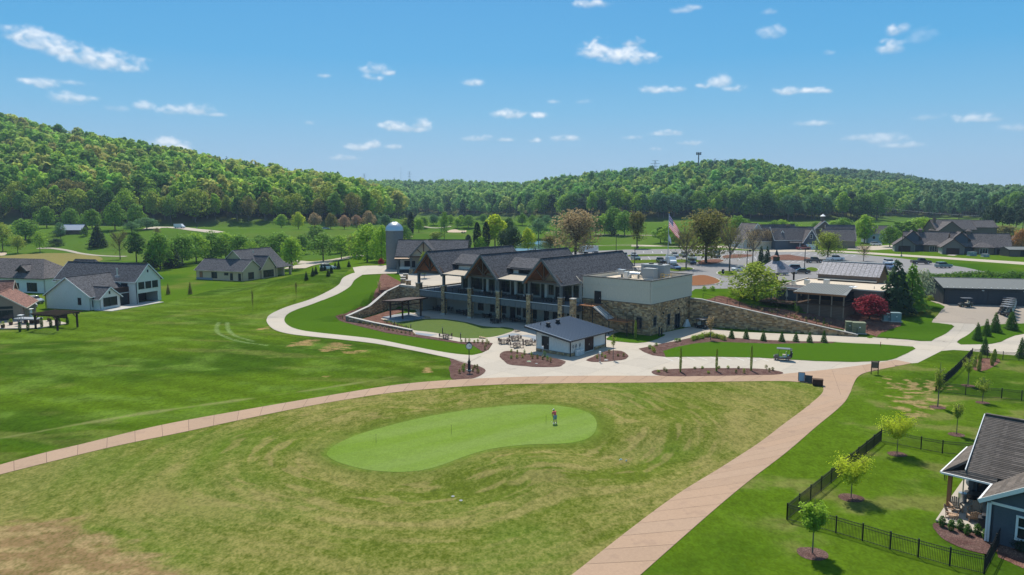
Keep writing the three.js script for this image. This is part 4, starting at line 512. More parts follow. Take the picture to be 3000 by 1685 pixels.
part(C, 'dormer_roof', slab([[x0 - 1.6, 11.0, -3.7], [x1 + 1.4, 11.0, -3.7], [x1 + 3.2, 13.0, -8.4], [x0 - 3.2, 13.0, -8.4]], .16), M.shingle_dark); part(C, 'dormer_roof', slab([[x1 + 3.2, 13.0, -8.42], [x0 - 3.2, 13.0, -8.42], [x0 - .5, 9.6, -14], [x1 + .5, 9.6, -14]].reverse(), .16), M.shingle_dark); part(C, 'dormer_cheek', [slab([[x0 - .5, 9.4, -4.4], [x0 - .5, 11, -4.4], [x0 - 1, 12.6, -8.2], [x0 - .5, 9.4, -8.2]], .1)], M.dark_trim);
part(C, 'flat_roof', bx(8.4, .2, 14.5, a + 4.05, 9.3, -20.9), M.membrane);
}
for (const x of [0, 8.05, 16.1, 24.2, 32]) part(C, 'downspout', bx(.1, 9, .1, x + .75, .1, .35), M.black_metal);
// service block: stone below, white boards above
const X0 = 33, X1 = 48.1, Z1 = -6, Z0 = -22.7;
wall(C, [X0, Z1], [X1, Z1], 0, 6, [[12.2, 1.2, 1.1, 2.1, 'w', 2, 3], [14.0, 1.6, .1, .1, 'x']], M.mortar); wall(C, [X1, Z1], [X1, Z0], 0, 6, [[1.2, 1.8, .9, 1.6, 'w', 2, 3], [6.7, 1.2, .95, 2.1, 'w', 1, 2], [9.8, .05, 2.1, 2.9, 'g', 2, 1], [15.2, 1, .1, .1, 'x']], M.mortar); wall(C, [X1, Z0], [X0, Z0], 4, 6, [], M.mortar);
const holes1 = [[12.1, 1.1, 1.3, 2.3]], holes2 = [[1.1, 1.7, 1.1, 1.8], [6.6, 1.1, 1.15, 2.3], [9.7, 0, 2.3, 3.05]];
const masked = (A, B, hs) => { const g = stoneGeo(A, B, 0, () => 5.85, 1, .06), f = inv(A, B), p = g.attributes.position, keep = []; const im = f.m.clone().invert(), v = new THREE.Vector3(); for (let i = 0; i < p.count; i += 30) { v.fromBufferAttribute(p, i).applyMatrix4(im); const w = new THREE.Vector3().fromBufferAttribute(p, i + 2).applyMatrix4(im), mx = (v.x + w.x) / 2, my = (v.y + w.y) / 2; if (!hs.some(h => mx > h[0] - .15 && mx < h[0] + h[2] + .15 && my > h[1] - .08 && my < h[1] + h[3] + .08)) keep.push(i); } const out = new THREE.BufferGeometry(); for (const k of ['position', 'normal', 'uv', 'color']) { const a = g.attributes[k], s = a.itemSize, arr = new Float32Array(keep.length * 30 * s); keep.forEach((i, n) => arr.set(a.array.subarray(i * s, (i + 30) * s), n * 30 * s)); out.setAttribute(k, new THREE.BufferAttribute(arr, s)); } return out; };
part(C, 'stone_facing', masked([X0, Z1 + .01], [X1 + .05, Z1 + .01], holes1), M.stone, 'stuff'); part(C, 'stone_facing', masked([X1 + .01, Z1 + .05], [X1 + .01, Z0], holes2), M.stone, 'stuff');
wall(C, [X0, Z1 + .12], [X1 + .12, Z1 + .12], 6, 10.3, [[2.9, 6.0, .1, .1, 'x']], M.sage_siding, { battens: .41, t: .3, name: 'board_wall' }); wall(C, [X1 + .12, Z1 + .12], [X1 + .12, Z0], 6, 10.3, [], M.sage_siding, { battens: .41, t: .3, name: 'board_wall' }); wall(C, [X1, Z0], [X0, Z0], 6, 10.3, [], M.sage_siding, { t: .3 }); wall(C, [X0, Z0], [X0, Z1], 6, 10.3, [], M.sage_siding, { t: .3 });
part(C, 'trim_band', [bx(X1 - X0 + .2, .2, .06, (X0 + X1) / 2, 6.02, Z1 + .16), bx(X1 - X0 + .2, .16, .06, (X0 + X1) / 2, 8.85, Z1 + .16), bx(.06, .2, Z1 - Z0, X1 + .16, 6.02, (Z0 + Z1) / 2), bx(.06, .16, Z1 - Z0, X1 + .16, 8.85, (Z0 + Z1) / 2), bx(.16, 4.1, .16, X1 + .1, 6.1, Z1 + .1)], M.sage_siding);
part(C, 'parapet_cap', [bx(X1 - X0 + .6, .14, .5, (X0 + X1) / 2, 10.3, Z1), bx(.5, .14, Z1 - Z0 - .6, X1, 10.3, (Z0 + Z1) / 2), bx(X1 - X0 + .6, .14, .5, (X0 + X1) / 2, 10.3, Z0), bx(.5, .14, Z1 - Z0 - .6, X0, 10.3, (Z0 + Z1) / 2)], M.dark_trim);
part(C, 'flat_roof', bx(X1 - X0 - .4, .2, Z1 - Z0 - .4, (X0 + X1) / 2, 9.4, (Z0 + Z1) / 2), M.membrane);
const dr = part(C, 'door', [bx(1.5, 2.5, .12, 36.6, 5.1, Z1 + .2)], M.door_dark); part(dr, 'handle', bx(.06, .25, .06, 37.1, 6.1, Z1 + .29), M.galv);
part(C, 'wall_lantern', [bx(.2, .3, .25, X1 + .25, 3.7, -10.6), bx(.2, .3, .25, X1 + .25, 3.9, -16.8)], M.black_metal);
// outside stair
const st = part(C, 'stair_landing', [bx(3.2, .14, 3.4, 36.2, 4.98, -3.9), bx(4.2, .14, 2.6, 43.2, 2.72, -3.6)], M.wood); for (let i = 0; i < 13; i++) part(C, 'stair_tread', bx(.36, .07, 2.1, 37.9 + i * .26, 4.9 - i * .163, -3.4), M.white_trim);
part(C, 'stair_stringer', [bar([37.7, 4.9, -2.4], [41.2, 2.75, -2.4], .08, .3), bar([37.7, 4.9, -4.35], [41.2, 2.75, -4.35], .08, .3)], M.black_metal); part(C, 'stair_post', [bx(.14, 2.7, .14, 41.3, 0, -2.5), bx(.14, 2.7, .14, 45.2, 0, -2.5), bx(.14, 2.7, .14, 45.2, 0, -4.7), bx(.14, 5, .14, 37.6, 0, -2.5)], M.black_metal);
part(C, 'stair_rail', [bar([37.7, 5.95, -2.4], [41.2, 3.8, -2.4], .05), bar([37.7, 5.45, -2.4], [41.2, 3.3, -2.4], .03), bar([37.7, 5.95, -4.4], [41.2, 3.8, -4.4], .05)], M.black_metal); railing(C, [41.2, -2.35], [45.2, -2.35], 2.86, 1); railing(C, [45.2, -2.35], [45.2, -4.8], 2.86, 1); railing(C, [34.8, -2.35], [37.5, -2.35], 5.1, 1);
}
// roof plant on the service block
function onClub(x, y, z) { const [X, Z] = cw(x, z); return [X, y, Z]; }
{
const a = thing('rooftop_unit', 'large grey rooftop air handler with dark louvre on clubhouse service block', 'hvac unit', onClub(42.2, 9.6, -18.5), CLUB); part(a, 'casing', [bx(5.2, 2.3, 2.6, 0, .3, 0), bx(5.3, .1, 2.7, 0, 2.6, 0)], M.hvac); part(a, 'louvre', bx(2.8, .9, .05, -.6, 1.3, 1.32), M.interior); part(a, 'base', bx(5, .3, 2.4, 0, 0, 0), M.galv); part(a, 'fan', [cyl(.5, .5, .2, -1, 2.7, 0, 14), cyl(.5, .5, .2, 1, 2.7, 0, 14)], M.black_metal);
const b = thing('rooftop_unit', 'plain grey cube-shaped air unit in front of larger rooftop handler', 'hvac unit', onClub(42.8, 9.6, -15.2), CLUB); part(b, 'casing', [bx(2.5, 1.9, 1.8, 0, .2, 0), bx(2.6, .08, 1.9, 0, 2.1, 0)], M.hvac); part(b, 'base', bx(2.4, .2, 1.7, 0, 0, 0), M.galv);
const d = thing('exhaust_duct', 'silver elbow exhaust hood with long round duct on clubhouse roof', 'duct', onClub(36.6, 9.6, -14.8), CLUB); part(d, 'hood', [bx(1.3, .9, 1.1, 0, .7, 0), bar([-.6, 1.5, 0], [-1.3, 1.0, 0], .9, .5)], M.galv); const g = new THREE.CylinderGeometry(.34, .34, 3.6, 16); g.rotateZ(Math.PI / 2); g.translate(2.4, .9, 0); part(d, 'duct', g, M.galv); part(d, 'stand', [bx(.1, .7, .8, 0, 0, 0), bx(.1, .6, .6, 2, 0, 0), bx(.1, .6, .6, 3.8, 0, 0)], M.hvac);
const e = thing('exhaust_fan', 'small upright silver exhaust fan box beside rooftop duct', 'fan', onClub(39.2, 9.6, -12.2), CLUB); part(e, 'casing', [bx(.9, 1.4, .8, 0, .1, 0)], M.galv); part(e, 'base', bx(1.1, .1, 1, 0, 0, 0), M.hvac); part(e, 'outlet', bx(.5, .4, .5, .6, .6, 0), M.galv);
const f = thing('roof_hatch_rail', 'yellow safety rail around the hatch on clubhouse roof', 'guard rail', onClub(45.6, 9.6, -16.5), CLUB); for (const x of [-.8, 0, .8]) part(f, 'post', bx(.06, 1.1, .06, x, 0, .6), mat('yellow_paint', [.62, .38, .05], .5)); part(f, 'rail', [bar([-.8, 1.1, .6], [.8, 1.1, .6], .05), bar([-.8, .6, .6], [.8, .6, .6], .05), bar([.8, 1.1, .6], [.8, 1.1, -.6], .05), bar([-.8, 1.1, .6], [-.8, 1.1, -.6], .05), bx(.06, 1.1, .06, .8, 0, -.6), bx(.06, 1.1, .06, -.8, 0, -.6)], M.yellow_paint);
const h = thing('roof_canopy', 'flat tan canopy over ducts on clubhouse roof', 'canopy', onClub(39.5, 9.6, -18.6), CLUB); part(h, 'canopy_top', bx(4.2, .1, 2.4, 0, 1.9, 0), M.membrane); for (const [x, z] of [[-1.9, 1], [1.9, 1], [-1.9, -1], [1.9, -1]]) part(h, 'leg', bx(.1, 1.9, .1, x, 0, z), M.galv);
}
// ---------- service building with a standing-seam roof ----------
{
const [X, Z] = gr(1670.6, 1046), S = thing('service_building', 'small white board shed with striped blue-grey metal roof beside the plaza', 'shed', [X, 0, Z], CLUB), w = 6.95, d = 10.65;
const slope = x => 2.75 - (x - .6) * .152;
wall(S, [-w, 0], [0, 0], .05, [[w, slope(0) - .1], [0, slope(-w) - .1]], [[1.3, .3, 1.3, 2.35, 'd'], [.6, 3.2, .1, .1, 'x']], M.white_siding, { battens: .42 }); wall(S, [0, 0], [0, -d], .05, slope(0) - .1, [[4.1, .15, 2.7, 2.2, 'o'], [1, .2, .1, .1, 'x']], M.white_siding, { battens: .42 }); wall(S, [0, -d], [-w, -d], .05, [[w, slope(-w) - .1], [0, slope(0) - .1]], [], M.white_siding); wall(S, [-w, -d], [-w, 0], .05, slope(-w) - .1, [[3, 1, 1.4, 1.2, 'w', 2, 1]], M.white_siding);
for (const [a, b] of [[-5.45, 'door']]) part(S, 'door_trim', [bx(1.6, .1, .06, -5.0, 2.7, .05)], M.dark_trim);
const gd = part(S, 'gate', [bx(.08, 2.15, 1.28, -.05, .15, -4.78), bx(.08, 2.15, 1.28, -.05, .15, -6.12)], M.dark_timber); part(gd, 'handle', bx(.06, .3, .06, .03, 1.1, -5.4), M.galv); part(S, 'interior', bx(.05, 2.2, 2.7, -.2, .15, -5.45), M.interior);
part(S, 'stone_plinth', [stoneGeo([-w, .03], [0.03, .03], 0, () => .55, .7, .05), stoneGeo([.03, .03], [.03, -4.05], 0, () => .55, .7, .05), stoneGeo([.03, -6.85], [.03, -d], 0, () => .55, .7, .05)], M.stone, 'stuff');
part(S, 'plinth_cap', [bx(w, .06, .14, -w / 2, .55, .05), bx(.14, .06, 4, .05, .55, -2.05)], M.cap_stone); part(S, 'plinth_cap', bx(.14, .06, 3.7, .05, .55, -8.75), M.cap_stone);
const z0 = -d - 1.1, z1 = 1.0, xa = -w - 1.7, xb = .75, n = 23; const dz = (z1 - z0) / n; for (let i = 0; i < n; i++) { const a = z0 + dz * i, b = a + dz - .03, y = x => slope(x) + .12; const pn = [slab([[xa, y(xa), b], [xb, y(xb), b], [xb, y(xb), a], [xa, y(xa), a]], .08), slab([[xa, y(xa) + .11, a + .1], [xb, y(xb) + .11, a + .1], [xb, y(xb) + .11, a], [xa, y(xa) + .11, a]], .11)]; part(S, 'roof_panel', pn, M.seam_roof); }
part(S, 'fascia', [bar([xa, slope(xa) - .06, z1 + .03], [xb, slope(xb) - .06, z1 + .03], .06, .26), bar([xa, slope(xa) - .06, z0 - .03], [xb, slope(xb) - .06, z0 - .03], .06, .26), bar([xa - .03, slope(xa) - .06, z0], [xa - .03, slope(xa) - .06, z1], .06, .26)], M.dark_trim); part(S, 'gutter', bar([xb + .06, slope(xb) - .02, z0], [xb + .06, slope(xb) - .02, z1], .13, .15), M.black_metal); part(S, 'downspout', [bx(.12, 2.5, .12, .12, .05, .12), bx(.12, 2.5, .12, .12, .05, -d + .3)], M.black_metal);
for (const [x, z] of [[-6.2, -2.3], [-6.6, -5.6]]) { const v = part(S, 'roof_vent', [cyl(.33, .33, .55, x, slope(x) + .12, z, 14), bx(.62, .3, .62, x, slope(x) + .1, z)], M.black_metal); part(v, 'vent_cap', cyl(.42, .36, .18, x, slope(x) + .66, z, 14), M.black_metal); } part(S, 'pipe_vent', cyl(.06, .06, .5, -7.5, slope(-7.5) + .1, -1.9, 8), M.black_metal);
for (const [z, h] of [[-1.6, .85], [-2.75, .8]]) { const u = part(S, 'condenser', [bx(.4, h, .95, .35, .1, z), bx(.44, .05, 1, .35, .05, z)], M.white_trim); part(u, 'grille', [.15, .3, .45, .6].map(y => bx(.02, .05, .7, .56, y, z)), M.hvac); }
for (const z of [-.7, -1.5, -2.6]) part(S, 'meter', [bx(.15, .35, .26, .12, 1.35, z), cyl(.08, .08, .14, .15, 1.75, z, 8), bx(.05, .8, .05, .07, .6, z)], M.hvac);
}
// ---------- stone retaining walls ----------
reseed(41);
function retaining(label, pts, y0, o = {}) { const R = thing('retaining_wall', label, 'wall', [0, 0, 0]); for (let i = 0; i < pts.length - 1; i++) { const [x0, z0, h0] = pts[i], [x1, z1, h1] = pts[i + 1], A = [x0, z0], B = [x1, z1], f = inv(A, B), t = .5; const g = ext([[0, y0], [f.L, y0], [f.L, h1], [0, h0]], t); g.translate(0, 0, -t); g.applyMatrix4(f.m); part(R, 'core', g, M.mortar); stones(R, A, B, Math.max(0, y0), u => lerp(h0, h1, u / f.L) - .02, o.s || 1, .07); const cp = ext([[-.1, h0], [f.L + .1, h1], [f.L + .1, h1 + .12], [-.1, h0 + .12]], t + .22); cp.translate(0, 0, -t - .1); cp.applyMatrix4(f.m); part(R, 'cap', cp, M.cap_stone); } return R; }
const WA = [38.0, -140.6], WB = [63.9, -129.4];
{ const R = retaining('long stone retaining wall sloping down right from the clubhouse block to drive', [[35.9, -141.5, 5.6], [WA[0], WA[1], 5.45], [WB[0], WB[1], .35]], -.3); }
{ const R = thing('slope_railing', 'thin black rail fence running above the long sloping stone wall', 'fence', [0, 0, 0]); let prev = null; for (let i = 0; i <= 12; i++) { const t = i / 12, x = lerp(WA[0], WB[0], t) + .45, z = lerp(WA[1], WB[1], t) - 1.1, h = lerp(5.5, .4, t); part(R, 'post', bx(.07, 1.15, .07, x, h, z), M.black_metal); if (prev) part(R, 'rail', [bar([prev[0], prev[1] + 1.1, prev[2]], [x, h + 1.1, z], .045), bar([prev[0], prev[1] + .6, prev[2]], [x, h + .6, z], .03), bar([prev[0], prev[1] + .15, prev[2]], [x, h + .15, z], .03)], M.black_metal); prev = [x, h, z]; } }
retaining('high stepped stone wall behind the patio pergola, left end of the clubhouse', [[-34.4, -146.9, 1.05], [-31.2, -154.8, 2.1], [-29, -163.4, 4.2], [-26.5, -166.2, 5.3]].map(p => p), -.2);
retaining('tall stone wall below the terrace, left of the clubhouse balcony', [[-26.6, -166.0, 5.5], [-21.2, -161.8, 5.5]], -.2);
retaining('low stone kerb wall along the planting strip left of the turf', [[-34.5, -147, .95], ...grp(crop(980, 860, 5.152, [[560, 476]])).map(p => [p[0], p[1], .5]), ...grp(crop(980, 860, 5.152, [[1150, 578]])).map(p => [p[0], p[1], .3])], -.2, { s: .8 });
struct('terrace_deck', (() => { const P = [[-21, -161.2], [-26.4, -165.6], [-26.8, -172], [-20, -173], cw(-8.1, -15.5), cw(-8.1, -.4)]; return slab(P.map(p => [p[0], 5.16, p[1]]), .25); })(), creamMats[0]);
{ const P = [[[-26, -165.4], 1.9], [[-24.2, -163.9], 1.0], [[-22.3, -162.6], 1.0]]; [[-26.4, -171], [-24.6, -167.5], [-27.2, -176.5], [-27.6, -183]].forEach(([x, z], i) => { const G = thing('stone_pier', ['square stone pier with pale cap at back corner of terrace', 'square stone pier nearest the balcony corner on terrace', 'square stone pier beside mulch slope, third along terrace edge', 'square stone pier nearest the pavilion along terrace edge'][i], 'pier', [x, 5.05, z], .2, 'stone piers along terrace edge'); stoneColumn(G, 0, 0, 1.1, 0, 1.3); }); }
// ---------- pergola on the patio ----------
{ const [x0, z0] = gr(...crop(980, 860, 5.152, [[845, 380]])[0]), P = thing('pergola', 'dark timber lean-to pergola with sloping flat roof on the patio', 'pergola', [x0, .02, z0], CLUB); const w = 3.9, d = 5.2; part(P, 'pad', bx(w + 2.2, .3, d + 1.6, w / 2 - .6, 0, -d / 2), M.concrete_dark); part(P, 'step', bx(1.2, .16, 3, w + 1.1, 0, -d / 2), M.concrete_dark); for (const [x, z, h] of [[0, 0, 3.3], [w, 0, 3.75], [0, -d, 3.3], [w, -d, 3.75]]) part(P, 'post', bx(.26, h, .26, x, .3, z), M.dark_timber);
part(P, 'beam', [bar([-1, 3.5, 0], [w + 1, 4.15, 0], .16, .32)], M.dark_timber); part(P, 'beam', [bar([-1, 3.5, -d], [w + 1, 4.15, -d], .16, .32)], M.dark_timber); for (let i = 0; i < 12; i++) { const x = -1.1 + i * (w + 2.2) / 11, y = 3.62 + (x + 1) * .11; part(P, 'rafter', bar([x, y, 1.1], [x, y, -d - 1.1], .1, .26), M.dark_timber); } part(P, 'fascia', [bar([-1.3, 3.68, 1.2], [w + 1.3, 4.24, 1.2], .1, .34)], M.dark_timber); part(P, 'roof_sheet', slab([[-1.3, 3.86, 1.2], [w + 1.3, 4.42, 1.2], [w + 1.3, 4.42, -d - 1.2], [-1.3, 3.86, -d - 1.2]], .06), M.dark_timber); part(P, 'tie', [bar([0, 2.9, 0], [0, 2.9, -d], .14, .2)], M.dark_timber); part(P, 'tie', [bar([w, 3.2, 0], [w, 3.2, -d], .14, .2)], M.dark_timber); }
// ---------- silo and pavilion ----------
{ const S = thing('silo', 'round grey silo with shiny ribbed metal dome beside the pavilion', 'silo', [-35.2, 5, -213], 0), r = 2.55; part(S, 'silo_wall', cyl(r, r, 11.55, 0, 0, 0, 48), M.silo_gray); const rb = []; for (let i = 0; i < 48; i++) { const a = i / 48 * Math.PI * 2; rb.push(bx(.07, 11.5, .05, Math.sin(a) * (r + .02), 0, Math.cos(a) * (r + .02), a)); } part(S, 'wall_ribs', rb, M.silo_gray, 'stuff'); const dm = new THREE.SphereGeometry(r + .08, 48, 14, 0, Math.PI * 2, 0, Math.PI / 2); dm.scale(1, .95, 1); dm.translate(0, 11.55, 0); const D = part(S, 'dome', dm, M.galv); const dr = []; for (let i = 0; i < 24; i++) { const a = i / 24 * Math.PI * 2, pts = []; for (let k = 0; k <= 10; k++) { const b = k / 10 * Math.PI / 2, R = (r + .1) * Math.cos(b); pts.push(V(Math.sin(a) * R, 11.55 + (r + .1) * .95 * Math.sin(b), Math.cos(a) * R)); } dr.push(new THREE.TubeGeometry(new THREE.CatmullRomCurve3(pts), 12, .035, 4)); } part(D, 'dome_ribs', dr, M.galv, 'stuff'); part(S, 'cap', cyl(.35, .1, .35, 0, 13.95, 0, 12), M.galv); part(S, 'rim', new THREE.TorusGeometry(r + .1, .08, 6, 48).rotateX(Math.PI / 2).translate(0, 11.55, 0), M.galv); }
{ const P = thing('pavilion', 'open grey-roofed pavilion with timber gable beside the silo', 'pavilion', [-23, 5.05, -203], 0); const x0 = -10, x1 = 10.4;
part(P, 'roof', slab([[x0, 4.7, 3.2], [x1, 4.7, 3.2], [x1, 9.1, -3.5], [x0, 9.1, -3.5]], .18), M.shingle_dark); part(P, 'roof', slab([[x1, 4.7, -10.2], [x0, 4.7, -10.2], [x0, 9.1, -3.5], [x1, 9.1, -3.5]], .18), M.shingle_dark); part(P, 'ridge_cap', bar([x0, 9.14, -3.5], [x1, 9.14, -3.5], .3, .06), M.shingle_dark); part(P, 'gutter', bar([x0, 4.55, 3.25], [x1, 4.55, 3.25], .14, .18), M.dark_trim);
const g = -1.6, h = 4.3, zf = 6; part(P, 'roof', slab([[g, 9.12, zf], [g, 9.12, -3.4], [g - h, 4.6, 2.9], [g - h, 4.6, zf]], .18), M.shingle_dark); part(P, 'roof', slab([[g, 9.12, -3.4], [g, 9.12, zf], [g + h, 4.6, zf], [g + h, 4.6, 2.9]], .18), M.shingle_dark); part(P, 'rake_board', [bar([g, 9.02, zf + .05], [g - h, 4.5, zf + .05], .1, .36), bar([g, 9.02, zf + .05], [g + h, 4.5, zf + .05], .1, .36)], M.gray_trim);
wall(P, [g - 3.9, 4.8], [g + 3.9, 4.8], 4.7, [[7.8, 4.7], [3.9, 8.8], [0, 4.7]], [], M.cream_siding); part(P, 'truss', [bar([g - 3.8, 4.8, zf - .4], [g + 3.8, 4.8, zf - .4], .3, .3), bar([g, 4.9, zf - .4], [g, 8.8, zf - .4], .26, .26), bar([g, 5.1, zf - .4], [g - 1.8, 6.8, zf - .4], .2, .22), bar([g, 5.1, zf - .4], [g + 1.8, 6.8, zf - .4], .2, .22)], M.timber);
for (const x of [g - 3.6, g + 3.6]) { stoneColumn(P, x, zf - .6, .95, 0, 1.3); part(P, 'timber_post', bx(.45, 3.2, .45, x, 1.46, zf - .6), M.gray_trim); } for (const x of [x0 + .6, 6, x1 - .6]) part(P, 'timber_post', bx(.4, 4.6, .4, x, 0, 2.6), M.gray_trim);
part(P, 'porch_roof', slab([[x0, 4.15, 4.3], [g - h, 4.15, 4.3], [g - h, 4.55, 2.6], [x0, 4.55, 2.6]], .12), mat('copper_roof', [.42, .25, .14], .6, { map: grain4 })); part(P, 'porch_beam', bx(5, .3, .3, -7.6, 3.8, 3.6), M.gray_trim);
wall(P, [x0 + .4, -2], [x1 - .4, -2], 0, 4.6, [[1.4, 1.1, 3.2, 1.9, 'o'], [6.2, 1, 1.6, 1.9, 'w', 2, 2], [9.5, .05, 1.4, 2.4, 'd'], [12, 1, 3, 1.9, 'w', 3, 2]], M.gray_siding); wall(P, [x0 + .4, -10], [x0 + .4, -2], 0, [[8, 4.6], [1.5, 8.9], [0, 7]], [], M.gray_siding); wall(P, [x1 - .4, -2], [x1 - .4, -10], 0, [[8, 7], [6.5, 8.9], [0, 4.6]], [], M.gray_siding); wall(P, [x1 - .4, -10], [x0 + .4, -10], 0, 4.6, [], M.gray_siding); part(P, 'counter', [bx(3.4, 1.5, .5, -7.2, .2, 2.2)], M.white_siding); part(P, 'counter_front', bx(4.2, 1, .3, -6.8, 0, 2.9), M.black_metal); part(P, 'hatch_interior', bx(3.4, 2.2, .05, -6.8, 1, -2.4), M.interior); }
// ---------- old clubhouse on the slope ----------
{
const O = thing('lodge', 'low dark lodge with tan flat roof, slate pitched roof and screened porch', 'lodge', [59, 0, -153.5], CLUB);
wall(O, [0, 0], [19.6, 0], 1, 7.05, [[16.5, 3, 1, 1.6, 'w']], M.brown_siding); wall(O, [19.6, 0], [19.6, -17], 1, 7.05, [[4, 3, 1.5, 1.6, 'w', 2, 1]], M.brown_siding); wall(O, [0, -17], [0, 0], 2, 7.05, [], M.brown_siding); wall(O, [19.6, -17], [0, -17], 3, 7.05, [], M.brown_siding); part(O, 'flat_roof', bx(19.4, .2, 16.8, 9.8, 6.75, -8.5), M.membrane); part(O, 'roof_edge', [bx(20, .26, .3, 9.8, 6.95, .05), bx(.3, .26, 17, 19.7, 6.95, -8.6), bx(.3, .26, 17, -.1, 6.95, -8.6)], M.cream_trim);
// slate roof hall at the back
const a = 2.6, b = 15.2; wall(O, [a, -15.6], [b, -15.6], 6.9, 8.35, [], M.brown_siding); part(O, 'curb_roof', slab([[a, 7.3, -14.8], [b, 7.3, -14.8], [b, 7.55, -15.5], [a, 7.55, -15.5]], .1), M.barn_roof); part(O, 'roof', slab([[a - .4, 8.35, -15.6], [b + .4, 8.35, -15.6], [b + .4, 11.1, -20], [a - .4, 11.1, -20]], .2), M.slate_roof); part(O, 'roof', slab([[b + .4, 8.35, -24.4], [a - .4, 8.35, -24.4], [a - .4, 11.1, -20], [b + .4, 11.1, -20]], .2), M.slate_roof); const seams = []; for (let x = a; x < b; x += .95) seams.push(bar([x, 8.38, -15.62], [x, 11.14, -20], .05, .04)); part(O, 'roof_seams', seams, M.barn_roof, 'stuff'); part(O, 'ridge_cap', bar([a - .4, 11.14, -20], [b + .4, 11.14, -20], .35, .08), M.galv); wall(O, [b, -15.4], [b, -24.6], 5, [[9.2, 7.6], [4.6, 10.9], [0, 7.6]], [], M.wood); wall(O, [a, -24.6], [a, -15.4], 5, [[9.2, 7.6], [4.6, 10.9], [0, 7.6]], [], M.wood); wall(O, [b, -24.6], [a, -24.6], 5, 7.6, [], M.brown_siding);
// screened porch in front
const p0 = 5.6, p1 = 14.6, F = 7.9; part(O, 'porch_roof', slab([[p0 - .6, 6.75, F + .7], [p1 + .6, 6.75, F + .7], [p1 - .6, 7.7, -1.6], [p0 - .2, 7.7, -1.6]], .14), M.barn_roof); const ps = []; for (let x = p0; x < p1; x += .5) ps.push(bar([x, 6.8, F + .66], [x, 7.75, -1.6], .04, .05)); part(O, 'porch_seams', ps, M.barn_roof, 'stuff'); part(O, 'porch_fascia', bx(p1 - p0 + 1, .35, .12, (p0 + p1) / 2, 6.38, F + .66), M.wood); part(O, 'roof_hatch', bx(1.2, .1, 2.2, p1 - .5, 7.5, -.2), M.white_trim);
for (let i = 0; i < 5; i++) part(O, 'porch_post', bx(.2, 4.4, .2, lerp(p0, p1, i / 4), 2.1, F), M.taupe_siding); part(O, 'deck', bx(p1 - p0 + .4, .25, F + .3, (p0 + p1) / 2, 4.25, F / 2), M.timber); part(O, 'porch_rail', [bar([p0, 5.35, F], [p1, 5.35, F], .1, .08), bar([p1, 5.35, F], [p1, 5.35, 0], .1, .08)], M.timber); const bl = []; for (let x = p0; x < p1; x += .2) bl.push(bx(.04, .9, .04, x, 4.45, F)); part(O, 'balusters', bl, M.timber, 'stuff');
part(O, 'skirt_wall', bx(p1 - p0, 3.0, .15, (p0 + p1) / 2, 1.3, F - .2), M.brown_siding); const lt = []; for (let k = 0; k < 9; k++) lt.push(bx(p1 - p0 + .02, .05, .05, (p0 + p1) / 2, 1.6 + k * .3, F - .08)); part(O, 'skirt_battens', lt, M.timber, 'stuff'); part(O, 'skirt_wall', bx(.15, 3, F, p1, 1.3, F / 2), M.brown_siding); part(O, 'screen', bx(p1 - p0, 2.2, .05, (p0 + p1) / 2, 4.5, 1), M.interior);
// side room with brown roof and terrace rail
part(O, 'side_room', bx(4.4, 3.2, 3.6, 2.2, 3.6, 2), M.slate_blue); part(O, 'side_roof', slab([[-.3, 6.5, 4.2], [4.8, 6.5, 4.2], [4.8, 7.1, .1], [-.3, 7.1, .1]], .14), M.shingle_brown); part(O, 'terrace_floor', bx(7, .25, 7, 1.4, 4.0, 5), M.timber); railing(O, [-2, 8.4], [5.2, 8.4], 4.25, 1, 2);
for (const [x, z, s] of [[1.2, -3.2, .8], [3.6, -4.6, 1], [7, -7, 1.1]]) { part(O, 'roof_unit', bx(s, s, s, x, 6.95, z), M.galv); } for (const [x, z] of [[8, -3], [17, -5]]) part(O, 'vent_pipe', cyl(.06, .06, .5, x, 6.95, z, 8), M.hvac);
}
// shelter with lantern roof by the old clubhouse
{ const [x, z] = at(2272, 826, 5), G = thing('gazebo', 'grey pyramid-roofed gazebo with pointed lantern cupola near parked cars', 'gazebo', [x, 5, z], .5), e = 3.7; for (let k = 0; k < 4; k++) { const R = new THREE.Matrix4().makeRotationY(k * Math.PI / 2), g = slab([[-e, 2.7, e], [e, 2.7, e], [.75, 5.3, .75], [-.75, 5.3, .75]], .14); g.applyMatrix4(R); part(G, 'roof', g, M.slate_roof); } for (const [a, b] of [[-3, -3], [3, -3], [-3, 3], [3, 3]]) { part(G, 'post', bx(.3, 2.9, .3, a, 0, b), M.dark_timber); part(G, 'brace', bar([a, 1.8, b], [a * .6, 2.7, b], .14), M.dark_timber); } part(G, 'lantern', [bx(1.1, 1.2, 1.1, 0, 5.2, 0)], M.dark_trim); part(G, 'lantern_pane', [bx(.7, .8, 1.14, 0, 5.4, 0)], M.glass_green); const lc = new THREE.ConeGeometry(1.5, .55, 4); lc.rotateY(Math.PI / 4); lc.translate(0, 6.65, 0); part(G, 'lantern_roof', lc, M.shingle_red); const sp = new THREE.ConeGeometry(.55, 1.5, 4); sp.rotateY(Math.PI / 4); sp.translate(0, 7.5, 0); part(G, 'spire', sp, M.dark_trim); }
